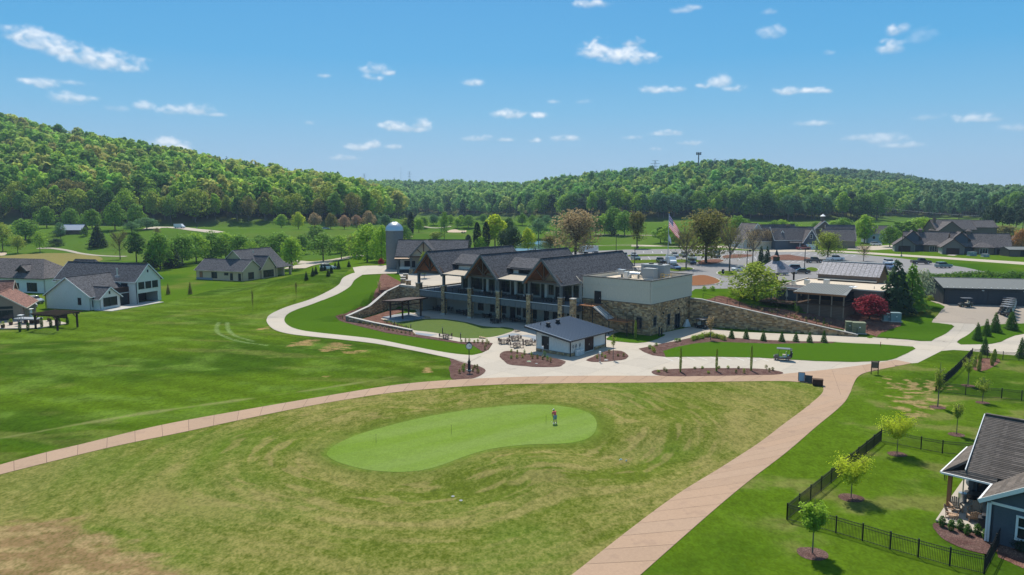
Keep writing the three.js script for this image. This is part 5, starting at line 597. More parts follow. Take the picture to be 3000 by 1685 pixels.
// cart barn
{ const B = thing('cart_barn', 'long dark grey cart barn with low roof and garage doors at right edge', 'barn', [93, 3, -151.6], -.2157); wing(B, { x0: 0, x1: 34, z0: -11.6, z1: 0, eave: 3.6, ridge: 5.1, wall: M.barn_gray, roof: M.barn_roof, trim: M.dark_trim, over: .5, battens: .8, open: { f: [] } }); for (let i = 0; i < 3; i++) { const x = 3.5 + i * 7.8; const d = part(B, 'garage_door', bx(5.6, 2.7, .1, x, .05, .02), mat('garage_door', [.06, .06, .066], .6)); for (let k = 0; k < 5; k++) part(d, 'door_panel', bx(5.5, .5, .05, x, .08 + k * .53, .09), M.barn_gray); part(B, 'door_sill', bx(5.6, .06, .5, x, 0, .4), M.cap_stone); part(B, 'wall_light', bx(.35, .2, .3, x + 3.9, 3.05, .15), M.white_trim); } const snow = []; for (let x = .5; x < 34; x += 1.2) snow.push(bx(.1, .06, .5, x, 3.75, .3)); part(B, 'roof_clips', snow, M.white_trim, 'stuff'); }

// ---------- houses on the left ----------
{
const H = thing('farmhouse', 'white board farmhouse with dark shingle roof and wide picture windows on left', 'house', [-97.4, 0, -162.3], -.284), W = { wall: M.white_siding, roof: M.shingle_dark, trim: M.white_trim, frame: M.dark_trim, battens: .45 };
wing(H, { ...W, x0: -13, x1: 0, z0: -13, z1: 0, eave: 3.3, ridge: 7.4, axis: 'z', skip: ['b'], open: { f: [[9.5, 1.2, .9, 1.6, 'w', 1, 2]], r: [[.6, .7, 1.6, 2, 'w', 2, 2]] } });
wing(H, { ...W, x0: -22, x1: 2.6, z0: -19, z1: -11, eave: 5.9, ridge: 9.6, axis: 'x', open: { r: [[.8, 3.6, 1.8, 1.7, 'w'], [3.0, 3.6, 1.8, 1.7, 'w'], [5.2, 3.6, 1.8, 1.7, 'w'], [3.8, 7.6, .35, .6, 'w'], [.5, .1, 6.4, 2.5, 'o']], f: [[20.2, 3.9, 1.9, 1.2, 'w', 2, 1]] } });
wing(H, { ...W, x0: -5, x1: 2.0, z0: -6.6, z1: -.9, eave: 2.8, ridge: 5.0, axis: 'x', skip: ['l'], open: { r: [[.9, .7, 3.9, 2, 'w', 2, 1], [2.6, 3.5, .35, .6, 'w']] } });
part(H, 'porch_interior', [bx(.1, 2.6, 6.4, -1.4, .1, -15), bx(3.8, .1, 6.6, .6, 2.7, -15)], M.interior); part(H, 'porch_post', bx(.25, 5.9, .25, 2.3, 0, -11.2), M.dark_trim); part(H, 'stucco_panel', bx(.2, 4.4, 4.4, .3, 0, -8.8), M.dark_timber); part(H, 'glass_wall', bx(.1, 2.5, 3.2, .45, .15, -8.8), M.glass); part(H, 'flue', [cyl(.16, .16, 1.6, -1.4, 7.2, -9.6, 10), cyl(.26, .26, .16, -1.4, 8.8, -9.6, 10), bx(.8, .5, .8, -1.4, 6.7, -9.6)], M.galv); part(H, 'patio', bx(5, .12, 16, 3.6, .02, -8), M.cap_stone); part(H, 'downspout', [bx(.12, 5.7, .12, 2.75, .1, -11)], M.dark_trim); part(H, 'downspout', bx(.12, 3, .12, -13.1, .1, .1), M.dark_trim);
wing(H, { ...W, x0: -26, x1: -14, z0: -22, z1: -14, eave: 5.2, ridge: 10, hip: true, hipK: .7, noWall: false, battens: 0 });
}
{
const H = thing('new_house', 'beige board house under construction with navy shingle roof beyond lawn', 'house', [-85.6, 0, -224.5], -.337), W = { wall: M.tan_siding, roof: M.shingle_dark, trim: M.cream_trim, frame: M.dark_trim, battens: .5 };
wing(H, { ...W, x0: -18.5, x1: 0, z0: -9, z1: 0, eave: 3.3, ridge: 6.4, axis: 'x', open: { f: [[1.4, .7, 1.2, 1.9, 'w'], [6.2, .6, 2.2, 2, 'w', 2, 1], [11.3, 1.7, 1.6, .8, 'w'], [13.6, .2, 1, 2.2, 'w'], [16.8, .1, 1.0, 2.3, 'w', 1, 2]], r: [[2.6, .3, 2.6, 2.2, 'w', 2, 1]] } });
wing(H, { ...W, x0: -13, x1: -2, z0: -23, z1: -5, eave: 4.4, ridge: 9.3, axis: 'z', wall: mat('khaki_siding', [.5, .43, .25], .8, { map: grain1 }), battens: 0 });
wing(H, { ...W, x0: -8, x1: .6, z0: -15.5, z1: -8.2, eave: 3.3, ridge: 7.2, axis: 'x', skip: ['l'], open: { r: [[1.0, .3, 5.2, 2.3, 'w', 5, 1]] } });
wing(H, { ...W, x0: -7, x1: .8, z0: -24, z1: -15.5, eave: 3.2, ridge: 5.6, hip: true, hipK: .8, noWall: true }); for (const z of [-16, -19.8, -23.6]) part(H, 'porch_post', bx(.8, 3.2, .5, .4, 0, z), M.tan_siding); part(H, 'porch_back', bx(.2, 3, 8, -3.5, 0, -19.8), M.wood); part(H, 'window_board', bx(1.15, 1.85, .03, -16.5, .72, .02), M.wood); part(H, 'roof_vent', cyl(.15, .15, .9, -4.6, 8.2, -11, 8), M.galv); part(H, 'foundation', bx(6.5, .9, .1, -15.2, -.2, .1), M.concrete_dark);
}
{
const [x, z] = gr(70, 962), H = thing('brown_house', 'tan gabled house with triple window at far left edge beside pergola', 'house', [-103.2, 0, -148.6], .42), W = { wall: M.taupe_siding, roof: M.shingle_red, trim: M.cream_trim, frame: M.dark_trim, battens: 0, glass: M.glass };
wing(H, { ...W, x0: -8.6, x1: 0, z0: -12, z1: 0, eave: 2.9, ridge: 5.8, axis: 'z', open: { f: [[3.6, .3, 3.0, 2.0, 'w', 3, 1], [3.5, 2.6, 3.1, .5, 'w', 1, 1]] } }); wing(H, { ...W, x0: -24, x1: -4, z0: -17, z1: -7, eave: 3, ridge: 7.4, axis: 'x' });
}
{
const H = thing('gray_roof_house', 'white house with steep grey roof and dormer behind the farmhouse', 'house', [-128.5, 0, -193.8], -.25), W = { wall: M.white_siding, roof: M.shingle_brown, trim: M.dark_trim, battens: 0 };
wing(H, { ...W, x0: -30, x1: 0, z0: -12, z1: 0, eave: 4.3, ridge: 8.8, hip: true, open: { f: [[24, .4, 3.4, 2.4, 'w', 3, 1], [20, 1, 1.2, 1.6, 'w', 1, 2]] } }); wing(H, { ...W, x0: -10.2, x1: -7.2, z0: -6, z1: -1.2, y0: 5, eave: 6.2, ridge: 7.4, axis: 'z', wall: M.dark_timber });
}
// pergola and its planted terrace at the left edge
{ const [x, z] = gr(105, 968), P = thing('pergola', 'brown timber pergola with open rafters on terrace at left edge', 'pergola', [x, 0, z], -.30); const w = 5.6, d = 4.4; for (const [a, b] of [[0, 0], [w, 0], [0, -d], [w, -d]]) part(P, 'post', bx(.28, 2.75, .28, a, 0, b), M.dark_timber); for (const b of [0, -d]) { part(P, 'beam', bar([-.7, 2.85, b], [w + .7, 2.85, b], .12, .3), M.dark_timber); part(P, 'brace', bar([0, 1.9, b], [1, 2.75, b], .14), M.dark_timber); part(P, 'brace', bar([w, 1.9, b], [w - 1, 2.75, b], .14), M.dark_timber); } for (let i = 0; i < 11; i++) part(P, 'rafter', bar([-.6 + i * (w + 1.2) / 10, 3.08, .8], [-.6 + i * (w + 1.2) / 10, 3.08, -d - .8], .09, .2), M.timber); part(P, 'privacy_screen', bx(3.4, 1.5, .1, 1.4, 1.6, -d), M.dark_timber); }
// ---------- houses across the car park and on the right ----------
function frontGable(P, x0, x1, z0, z1, eave, ridge, W, o = {}) { wing(P, { ...W, x0, x1, z0, z1, eave, ridge, axis: 'z', ...o }); }
{
const WH = { roof: M.shingle_brown, trim: M.white_trim, battens: 0 };
const put = (name, label, px, py, turn) => { const [x, z] = gr(px, py), T = thing(name, label, 'house', [x, gh(x, z) - .1, z], turn); return T; };
let H = put('cottage', 'pale grey cottage with broad front gable behind bare trees', 2232, 729, .1); const pale = mat('pale_blue_siding', [.48, .53, .55], .8, { map: grain1 }); wing(H, { ...WH, wall: pale, x0: -8.5, x1: 3.5, z0: -16, z1: 0, eave: 3.2, ridge: 11.2, axis: 'z', open: { f: [[5.2, 6.2, 1.7, 1.3, 'w', 2, 1], [1.5, .6, 1.6, 1.8, 'w', 2, 1], [8.2, .6, 1.6, 1.8, 'w', 2, 1]] } }); wing(H, { ...WH, wall: pale, x0: 3, x1: 19, z0: -14, z1: -4, eave: 4.6, ridge: 10.5, axis: 'x' });
H = put('cottage', 'cream cottage with small front gable right of the pale grey one', 2291, 730, .05); wing(H, { ...WH, wall: M.cream_siding, x0: -3, x1: 2.6, z0: -9, z1: 0, eave: 3.4, ridge: 8.2, axis: 'z', open: { f: [[2.3, 4.4, 1, 1.4, 'w', 1, 2], [2, .5, 1.5, 2, 'w', 2, 1]] } }); wing(H, { ...WH, wall: M.cream_siding, x0: -12, x1: -2, z0: -8, z1: -1, eave: 4, ridge: 8.4, axis: 'x' });
H = put('cottage', 'dark slate cottage with white garage doors beside cream cottage', 2375, 731, .02); wing(H, { ...WH, wall: M.slate_blue, x0: -15, x1: 3.5, z0: -12, z1: -2, eave: 4.4, ridge: 9.6, axis: 'x' }); wing(H, { ...WH, wall: M.slate_blue, x0: -3.2, x1: 3.2, z0: -8, z1: 0, eave: 3.6, ridge: 8.6, axis: 'z', frame: M.white_trim, open: { f: [[2.7, 4.8, 1.1, 1.7, 'w', 1, 2]] } }); part(H, 'garage_door', bx(4.2, 2.3, .08, 0, .1, .05), M.white_trim); part(H, 'porch', [bx(4, 2.8, .1, -6.5, .2, -1.9)], M.slate_blue); part(H, 'porch_post', bx(.2, 2.9, .2, -4.6, .1, -.4), M.white_trim); part(H, 'porch_roof', slab([[-9, 3.0, -.2], [-3, 3.0, -.2], [-3, 3.9, -2], [-9, 3.9, -2]], .12), M.shingle_brown); part(H, 'chimney', bx(1.4, 2, 1, -7, 8.6, -8), M.brown_siding);
H = put('cottage', 'tall brown lodge with big glazed gable behind the slate cottage', 2410, 718, -.35); wing(H, { ...WH, wall: M.brown_siding, x0: -6, x1: 7, z0: -16, z1: 0, eave: 5.4, ridge: 11.6, axis: 'z', over: 1, open: { f: [[2.5, 5, 3.2, 3, 'w', 3, 2], [7, 5, 3.2, 3, 'w', 3, 2]] } }); part(H, 'cupola', [bx(1.6, 2.6, 1.6, 0, 11.2, -8)], M.brown_siding); part(H, 'cupola_roof', (() => { const g = new THREE.ConeGeometry(1.7, 1.1, 4); g.rotateY(Math.PI / 4); g.translate(0, 14.3, -8); return g; })(), M.white_trim);
H = put('cottage', 'tan cottage with stone garage gable left of the tall round tree', 2478, 728, -.25); wing(H, { ...WH, trim: M.cream_trim, wall: M.taupe_siding, x0: -9, x1: 4, z0: -11, z1: -1, eave: 3.8, ridge: 8.4, axis: 'x', open: { r: [[2, .2, 3.4, 2.4, 'w', 2, 2]] } }); wing(H, { ...WH, trim: M.cream_trim, wall: M.taupe_siding, x0: -6, x1: 6, z0: -20, z1: -11, eave: 4.6, ridge: 10, axis: 'x' });
H = put('cottage', 'small grey house half hidden between the two round trees', 2580, 712, -.1); wing(H, { ...WH, wall: pale, x0: -6, x1: 6, z0: -9, z1: 0, eave: 5, ridge: 8.5, axis: 'x', open: { f: [[2, 2, 1.4, 1.5, 'w'], [7, 2, 1.4, 1.5, 'w']] } });
// twin brown villas with timber gables
const villa = (label, px, py) => { const V_ = put('villa', label, px, py, -.42), W = { roof: M.shingle_brown, wall: M.brown_siding, trim: M.timber, battens: 0 }; wing(V_, { ...W, x0: -9, x1: 10.4, z0: -12, z1: -1, eave: 3.3, ridge: 7.9, axis: 'x', over: .7, wallF: M.slate_blue, open: { r: [[3.2, .5, 3.8, 2.3, 'w', 3, 1]], f: [[11.5, .6, 2.8, 2, 'w', 3, 1], [15, .1, 1, 2.2, 'd']] } }); wing(V_, { ...W, x0: -13, x1: -5.6, z0: -6, z1: 5, eave: 3, ridge: 5.9, axis: 'z', wall: M.gray_siding, wallF: mat('taupe_dark', [.17, .15, .14], .8), open: { f: [[1.4, .1, 4.4, 2.4, 'o']] } }); part(V_, 'garage_door', bx(4.4, 2.4, .08, -9.4, .1, 4.85), M.dark_timber); wing(V_, { ...W, x0: -8.5, x1: -3.5, z0: -11, z1: -2, eave: 6, ridge: 8.4, axis: 'z', wall: M.slate_blue, over: .8 }); wing(V_, { ...W, x0: -2, x1: 4.6, z0: -4, z1: 1.4, eave: 3, ridge: 4.5, hip: true, open: { f: [[2, .3, 2.6, 2.2, 'w', 3, 1]] }, frame: M.white_trim }); part(V_, 'truss', [bar([11.2, 3.6, -1.4], [11.2, 3.6, -11.6], .25, .3), bar([11.2, 3.7, -6.5], [11.2, 7.6, -6.5], .25), bar([11.2, 3.8, -6.5], [11.2, 5.6, -4], .2), bar([11.2, 3.8, -6.5], [11.2, 5.6, -9], .2)], M.timber); part(V_, 'cupola', bx(1.4, 1.3, 1.4, -3, 7.4, -6.5), M.brown_siding); part(V_, 'cupola_roof', (() => { const g = new THREE.ConeGeometry(1.6, 1, 4); g.rotateY(Math.PI / 4); g.translate(-3, 9.2, -6.5); return g; })(), M.shingle_brown); part(V_, 'porch_post', bx(.3, 3.4, .3, 11, 0, -1.2), M.timber); part(V_, 'porch_post', bx(.3, 3.4, .3, 11, 0, -11.8), M.timber); return V_; };
villa('left twin villa, brown with timber gable, behind lawn across the road', 2722, 737); villa('right twin villa, brown with timber gable, next to pale bush', 2868, 745);
H = put('lodge_house', 'large brown house with wide hipped roofs behind the twin villas', 2800, 712, -.1); wing(H, { roof: M.shingle_brown, wall: M.brown_siding, trim: M.timber, x0: -10, x1: 9, z0: -12, z1: 0, eave: 7, ridge: 11.5, axis: 'x', open: { f: [[3, 4, 4, 2, 'w', 4, 1], [11, 4, 4, 2, 'w', 4, 1]] } }); wing(H, { roof: M.shingle_brown, wall: M.brown_siding, trim: M.timber, x0: -10, x1: 1, z0: -6, z1: 4, eave: 6.5, ridge: 10.8, axis: 'z' }); wing(H, { roof: M.shingle_brown, wall: M.brown_siding, trim: M.timber, x0: 6, x1: 20, z0: -12, z1: -2, eave: 8, ridge: 11.3, axis: 'x' }); part(H, 'chimney', bx(1.2, 3, 1, -9, 9.5, -4), M.brown_siding);
H = put('outbuilding', 'low dark outbuilding with flat roof at right edge beyond the road', 2985, 752, -.1); wing(H, { roof: M.barn_roof, wall: M.brown_siding, trim: M.dark_trim, x0: -3.5, x1: 9, z0: -6, z1: 0, eave: 2.7, ridge: 3.5, axis: 'x', open: { f: [[4, .1, 2.4, 2.2, 'o']] } }); part(H, 'doorway', bx(2.5, 2.3, .05, 1.7, .1, -.3), M.interior);
H = put('villa_roof_house', 'brown gabled house partly cut by right edge behind orange tree', 2990, 728, -.3); wing(H, { roof: M.shingle_brown, wall: M.brown_siding, trim: M.timber, x0: -2.5, x1: 9, z0: -9, z1: 0, eave: 3.2, ridge: 7.4, axis: 'z' });
H = put('farm_shed', 'small grey-roofed shelter among trees at far left', 210, 686, .05); wing(H, { roof: mat('pale_metal', [.42, .43, .47], .5), wall: M.brown_siding, trim: M.dark_trim, x0: -6.5, x1: 5.5, z0: -6, z1: 0, eave: 2.8, ridge: 5.2, axis: 'x', over: .8 });
}
// ---------- the near house at the right edge ----------
{
const e0 = at(2762, 1383, 3.05), H = thing('near_house', 'slate-blue house with brown shingle roof and porch at lower right', 'house', [e0[0], 0, e0[1]], -Math.PI / 4);
const courseGeo = (P, n, t = .035) => { const [a, b, c, d] = P.map(p => V(...p)); const out = []; for (let i = 0; i < n; i++) { const s0 = i / n, s1 = Math.min(1, (i + 1.25) / n), l0 = a.clone().lerp(d, s0), r0 = b.clone().lerp(c, s0), l1 = a.clone().lerp(d, s1), r1 = b.clone().lerp(c, s1); const nn = r0.clone().sub(l0).cross(l1.clone().sub(l0)).normalize(); out.push(slab([l0.clone().addScaledVector(nn, t), r0.clone().addScaledVector(nn, t), r1, l1].map(v => [v.x, v.y, v.z]), .02)); } return out; };
const courseMats = [0, 1, 2].map(k => { const base = [[.135, .115, .10], [.122, .105, .092], [.148, .127, .11]][k]; const t = tex(512, 64, (u, v) => { const c = Math.floor(u * 46 + hash2(Math.floor(u * 46), k)), q = .8 + .4 * hash2(c + 700, k * 9), f = .86 + .28 * tnoise(u, v, 256, 41 + k); return base.map(z => z * q * f); }); t.repeat.set(1 / 15, 1 / 2); t.wrapS = t.wrapT = THREE.RepeatWrapping; return mat('shingle_course' + k, [1, 1, 1], .95, { map: t }); });
const roofC = (P, n) => { part(H, 'roof_deck', slab(P.map(p => [p[0], p[1] - .04, p[2]]), .14), M.shingle_gray); courseGeo(P, n).forEach(g => part(H, 'shingle_course', g, pick(courseMats))); };
roofC([[1.6, 3.55, 0], [20, 3.55, 0], [20, 7.05, -5.3], [1.6, 7.05, -5.3]].map(p => p), 36); roofC([[20, 3.0, -11.2], [1.6, 3.0, -11.2], [1.6, 7.05, -5.3], [20, 7.05, -5.3]], 36);
roofC([[0, 3.15, .3], [3.7, 3.2, .3], [3.7, 3.6, -.05], [1.6, 3.6, -.05]], 3);
roofC([[0, 3.15, -8], [0, 3.15, .3], [1.6, 4.25, -1.2], [1.6, 4.25, -8]], 13);
roofC([[3.5, 3.15, -.6], [3.5, 3.15, 4.4], [8.6, 6.3, 4.4], [8.6, 6.3, -4]].map(p => p), 32); roofC([[13.7, 3.15, 4.4], [13.7, 3.15, -.6], [8.6, 6.3, -4], [8.6, 6.3, 4.4]], 32);
part(H, 'ridge_cap', bar([1.6, 7.1, -5.3], [20, 7.1, -5.3], .3, .08), M.shingle_gray); part(H, 'gutter', bar([0, 3.1, .38], [3.5, 3.1, .38], .13, .13), M.white_trim); part(H, 'gutter', bar([-.06, 3.1, -8], [-.06, 3.1, .3], .13, .13), M.white_trim); part(H, 'gutter', bar([3.42, 3.1, .3], [3.42, 3.1, 4.4], .13, .13), M.white_trim); part(H, 'rake_board', [bar([3.4, 3.02, 4.45], [8.6, 6.24, 4.45], .06, .3), bar([13.8, 3.02, 4.45], [8.6, 6.24, 4.45], .06, .3)], M.white_trim); part(H, 'rake_board', [bar([1.55, 3.6, 0], [1.55, 7.0, -5.3], .06, .22)], M.white_trim);
wall(H, [4.1, 4.0], [13.1, 4.0], 0, [[9, 3.1], [4.5, 5.95], [0, 3.1]], [[1.6, .75, 2.6, 1.75, 'w', 2, 2]], M.slate_blue, { frame: M.white_trim, fw: .14, t: .25 }); part(H, 'corner_board', bx(.22, 3, .22, 4.05, 0, 4.02), M.white_trim); part(H, 'frieze_board', bx(9, .2, .06, 8.6, 2.9, 4.04), M.white_trim); wall(H, [4.1, -4], [4.1, 4], 0, 3.05, [], M.slate_blue); wall(H, [1, -4.2], [20, -4.2], 0, 3.2, [[.4, .1, 2, 2.2, 'g', 2, 1]], M.slate_blue); wall(H, [1.4, -10.6], [1.4, -4.2], 0, 3.2, [[1.5, .8, 1.4, 1.4, 'w', 1, 2]], M.slate_blue, { frame: M.white_trim }); wall(H, [1.7, -10.6], [1.7, -.2], 3.5, [[10.4, 3.55], [5.3, 6.9], [0, 3.55]], [], M.slate_blue); wall(H, [20, -10.6], [1.4, -10.6], 0, 3, [], M.slate_blue);
part(H, 'porch_ceiling', bx(4, .08, 4.4, 2.1, 2.95, -2), M.gray_trim); part(H, 'porch_post', bx(.28, 2.95, .28, .5, .08, -.3), M.wood); part(H, 'downspout', bx(.1, 2.9, .1, 3.95, .1, 4.2), M.white_trim);
struct('house_patio', slab(grp([[2741, 1531], [2790, 1457], [2825, 1407], [2900, 1400], [2960, 1500], [2930, 1580], [2885, 1572]]).map(p => [p[0], .1, p[1]]), .12), creamMats[1]);
bed('mulch_bed', smooth(grp([[2735, 1533], [2742, 1560], [2770, 1585], [2830, 1612], [2890, 1625], [2905, 1600], [2910, 1580], [2885, 1574], [2800, 1550]]), 3), M.mulch, .06);
bed('mulch_bed', grp([[2915, 1600], [2925, 1635], [3010, 1672], [3040, 1640], [2960, 1590]]), M.mulchBrown, .05);
}
// ---------- plants ----------
reseed(51);
// leaf clumps: small kinked faces spread through the crown, turned to face outwards more or less
function leafGeo(list) { // list: [x, y, z, nx, ny, nz, size, tone]
const n = list.length, pos = new Float32Array(n * 12), nor = new Float32Array(n * 12), col = new Float32Array(n * 12), idx = []; const a = V(0, 0, 0), b = V(0, 0, 0), N = V(0, 0, 0), R = V(0, 0, 0);
list.forEach(([x, y, z, nx, ny, nz, s, t], i) => { N.set(nx + rr(-.8, .8), ny + .55 + rr(-.8, .8), nz + rr(-.8, .8)).normalize(); if (N.x * nx + N.y * ny + N.z * nz < 0) N.negate(); R.set(rr(-1, 1), rr(-1, 1), rr(-1, 1)); a.crossVectors(N, R).normalize(); b.crossVectors(N, a); const l = s * rr(.7, 1.2), w = s * rr(.5, .9), k = s * .18; const P = [[-a.x * l, -a.y * l, -a.z * l], [b.x * w + N.x * k, b.y * w + N.y * k, b.z * w + N.z * k], [a.x * l, a.y * l, a.z * l], [-b.x * w + N.x * k, -b.y * w + N.y * k, -b.z * w + N.z * k]]; const m = V(N.x * .5 + nx, N.y * .5 + ny + .5, N.z * .5 + nz).normalize(); for (let q = 0; q < 4; q++) { pos.set([x + P[q][0] * .5, y + P[q][1] * .5, z + P[q][2] * .5], i * 12 + q * 3); nor.set([m.x, m.y, m.z], i * 12 + q * 3); col.set([t, t, t * .95], i * 12 + q * 3); } const o = i * 4;
const cr = V(P[1][0] - P[0][0], P[1][1] - P[0][1], P[1][2] - P[0][2]).cross(V(P[2][0] - P[0][0], P[2][1] - P[0][1], P[2][2] - P[0][2])); if (cr.dot(N) > 0) idx.push(o, o + 1, o + 2, o, o + 2, o + 3); else idx.push(o, o + 2, o + 1, o, o + 3, o + 2); });
const g = new THREE.BufferGeometry(); g.setAttribute('position', new THREE.BufferAttribute(pos, 3)); g.setAttribute('normal', new THREE.BufferAttribute(nor, 3)); g.setAttribute('color', new THREE.BufferAttribute(col, 3)); g.setIndex(idx); return g;
}
function lobeCrown(h, w, y0, o = {}) { const { n = 700, lobes = 14, s = .55, shape = .5, fill = .25, droop = 0 } = o, L = [], out = []; const H = h - y0; for (let k = 0; k < lobes; k++) { const t = (k + rnd()) / lobes, prof = Math.pow(Math.sin(Math.PI * clamp(.12 + .86 * Math.pow(t, shape < .5 ? 1.25 : .85))), .7), R = w / 2 * prof, a = k * 2.4 + rr(-.4, .4), r = R * Math.sqrt(rr(.12, .75)), q = Math.max(.16 * w, R * rr(.4, .62)); L.push([Math.cos(a) * r, y0 + H * (.1 + .82 * t), Math.sin(a) * r, q, Math.min(q, H * .24), rr(.82, 1.18)]); } L.push([0, y0 + H * .55, 0, w * .26, H * .3, 1]);
for (let i = 0; i < n; i++) { const l = L[Math.floor(rnd() * L.length)], u = rr(-1, 1), a = rnd() * 6.283, c = Math.sqrt(1 - u * u), d = rnd() < fill ? Math.cbrt(rnd()) : rr(.82, 1.08), nx = c * Math.cos(a), ny = u, nz = c * Math.sin(a); let y = l[1] + ny * l[4] * d; if (droop) y -= droop * Math.hypot(l[0], l[2]) * rnd(); out.push([l[0] + nx * l[3] * d, Math.max(y0 * .75, y), l[2] + nz * l[3] * d, nx, ny, nz, s * rr(.7, 1.3), l[5] * rr(.82, 1.2)]); } return out; }
function limbs(h, r, y0, w, o = {}) { const { n = 7, up = .75, fork = 2, lean = 0 } = o, G = [rod([0, -.3, 0], [lean * .4, h * .5, 0], r, r * .65, 7), rod([lean * .4, h * .5, 0], [lean, h * .85, 0], r * .65, r * .22, 6)], tips = []; for (let k = 0; k < n; k++) { const t = rr(.15, .85), y = lerp(y0, h * .8, t), a = k * 2.4 + rr(-.3, .3), L = (w / 2) * rr(.65, 1) * (1 - .35 * t), e = [Math.cos(a) * L, y + L * up * rr(.6, 1.3), Math.sin(a) * L]; G.push(rod([lean * .3, y, 0], e, r * .38, r * .1, 5)); tips.push(e); for (let q = 0; q < fork; q++) { const b = a + rr(-.8, .8), m = rr(.3, .8), s = [e[0] * m, lerp(y, e[1], m), e[2] * m], l = L * rr(.3, .55), f = [s[0] + Math.cos(b) * l, s[1] + l * up * rr(.7, 1.6), s[2] + Math.sin(b) * l]; G.push(rod(s, f, r * .16, r * .05, 4)); tips.push(f); } } return { g: mergeGeometries(G.map(flat)), tips }; }
function twigLeaves(tips, h, o = {}) { const { n = 500, s = .3, spread = 1 } = o, out = []; for (let i = 0; i < n; i++) { const t = pick(tips), m = Math.pow(rnd(), .35), x = t[0] * m + rr(-spread, spread), y = lerp(h * .35, t[1], m) + rr(-spread, spread), z = t[2] * m + rr(-spread, spread), l = Math.hypot(t[0], t[2]) || 1; out.push([x, y, z, t[0] / l * .6, .6, t[2] / l * .6, s * rr(.6, 1.3), rr(.75, 1.25)]); } return out; }
function coneLeaves(h, w, y0, n, s, layers = 9) { const out = []; for (let i = 0; i < n; i++) { const t = 1 - Math.sqrt(rnd()) * .98, ly = Math.floor(t * layers) / layers, ph = (t * layers) % 1, R = w / 2 * (1 - t) * (1.08 - .32 * ph) + .06 * w, a = rnd() * 6.283, d = rr(.72, 1.05), lump = 1 + .18 * Math.sin(a * 5 + ly * 40); out.push([Math.cos(a) * R * d * lump, y0 + (h - y0) * t, Math.sin(a) * R * d * lump, Math.cos(a), .35, Math.sin(a), s * rr(.7, 1.3), rr(.75, 1.2)]); } return out; }
function columnLeaves(h, w, y0, n, s) { const out = []; for (let i = 0; i < n; i++) { const t = rnd(), R = w / 2 * Math.pow(Math.sin(Math.PI * clamp(.1 + .88 * t)), .6) * rr(.6, 1.05), a = rnd() * 6.283; out.push([Math.cos(a) * R, y0 + (h - y0) * t, Math.sin(a) * R, Math.cos(a), .4, Math.sin(a), s * rr(.7, 1.3), rr(.75, 1.2)]); } return out; }
mat('bark', [.10, .078, .06], 1, { map: grain1 }); mat('bark_gray', [.17, .15, .13], 1, { map: grain1 });
const LEAF = {}; function leafMat(k, c, tr = .45) { const m = new THREE.MeshPhysicalMaterial({ roughness: .9, vertexColors: true, side: THREE.DoubleSide, transmission: tr, thickness: 0, specularIntensity: .1 }); m.color.setRGB(...c); m.name = 'leaf_' + k; LEAF[k] = m; return m; }
for (const [k, c] of Object.entries({ fresh: [.28, .44, .04], mid: [.17, .31, .04], deep: [.085, .18, .028], yellow: [.48, .56, .035], olive: [.24, .225, .06], tan: [.44, .33, .17], pink: [.46, .31, .20], cedar: [.028, .058, .028], pine: [.05, .095, .045], red: [.26, .028, .042], orange: [.40, .20, .06], blossom: [.42, .46, .30], bluegreen: [.13, .26, .10], gold: [.31, .38, .05] })) leafMat(k, c);
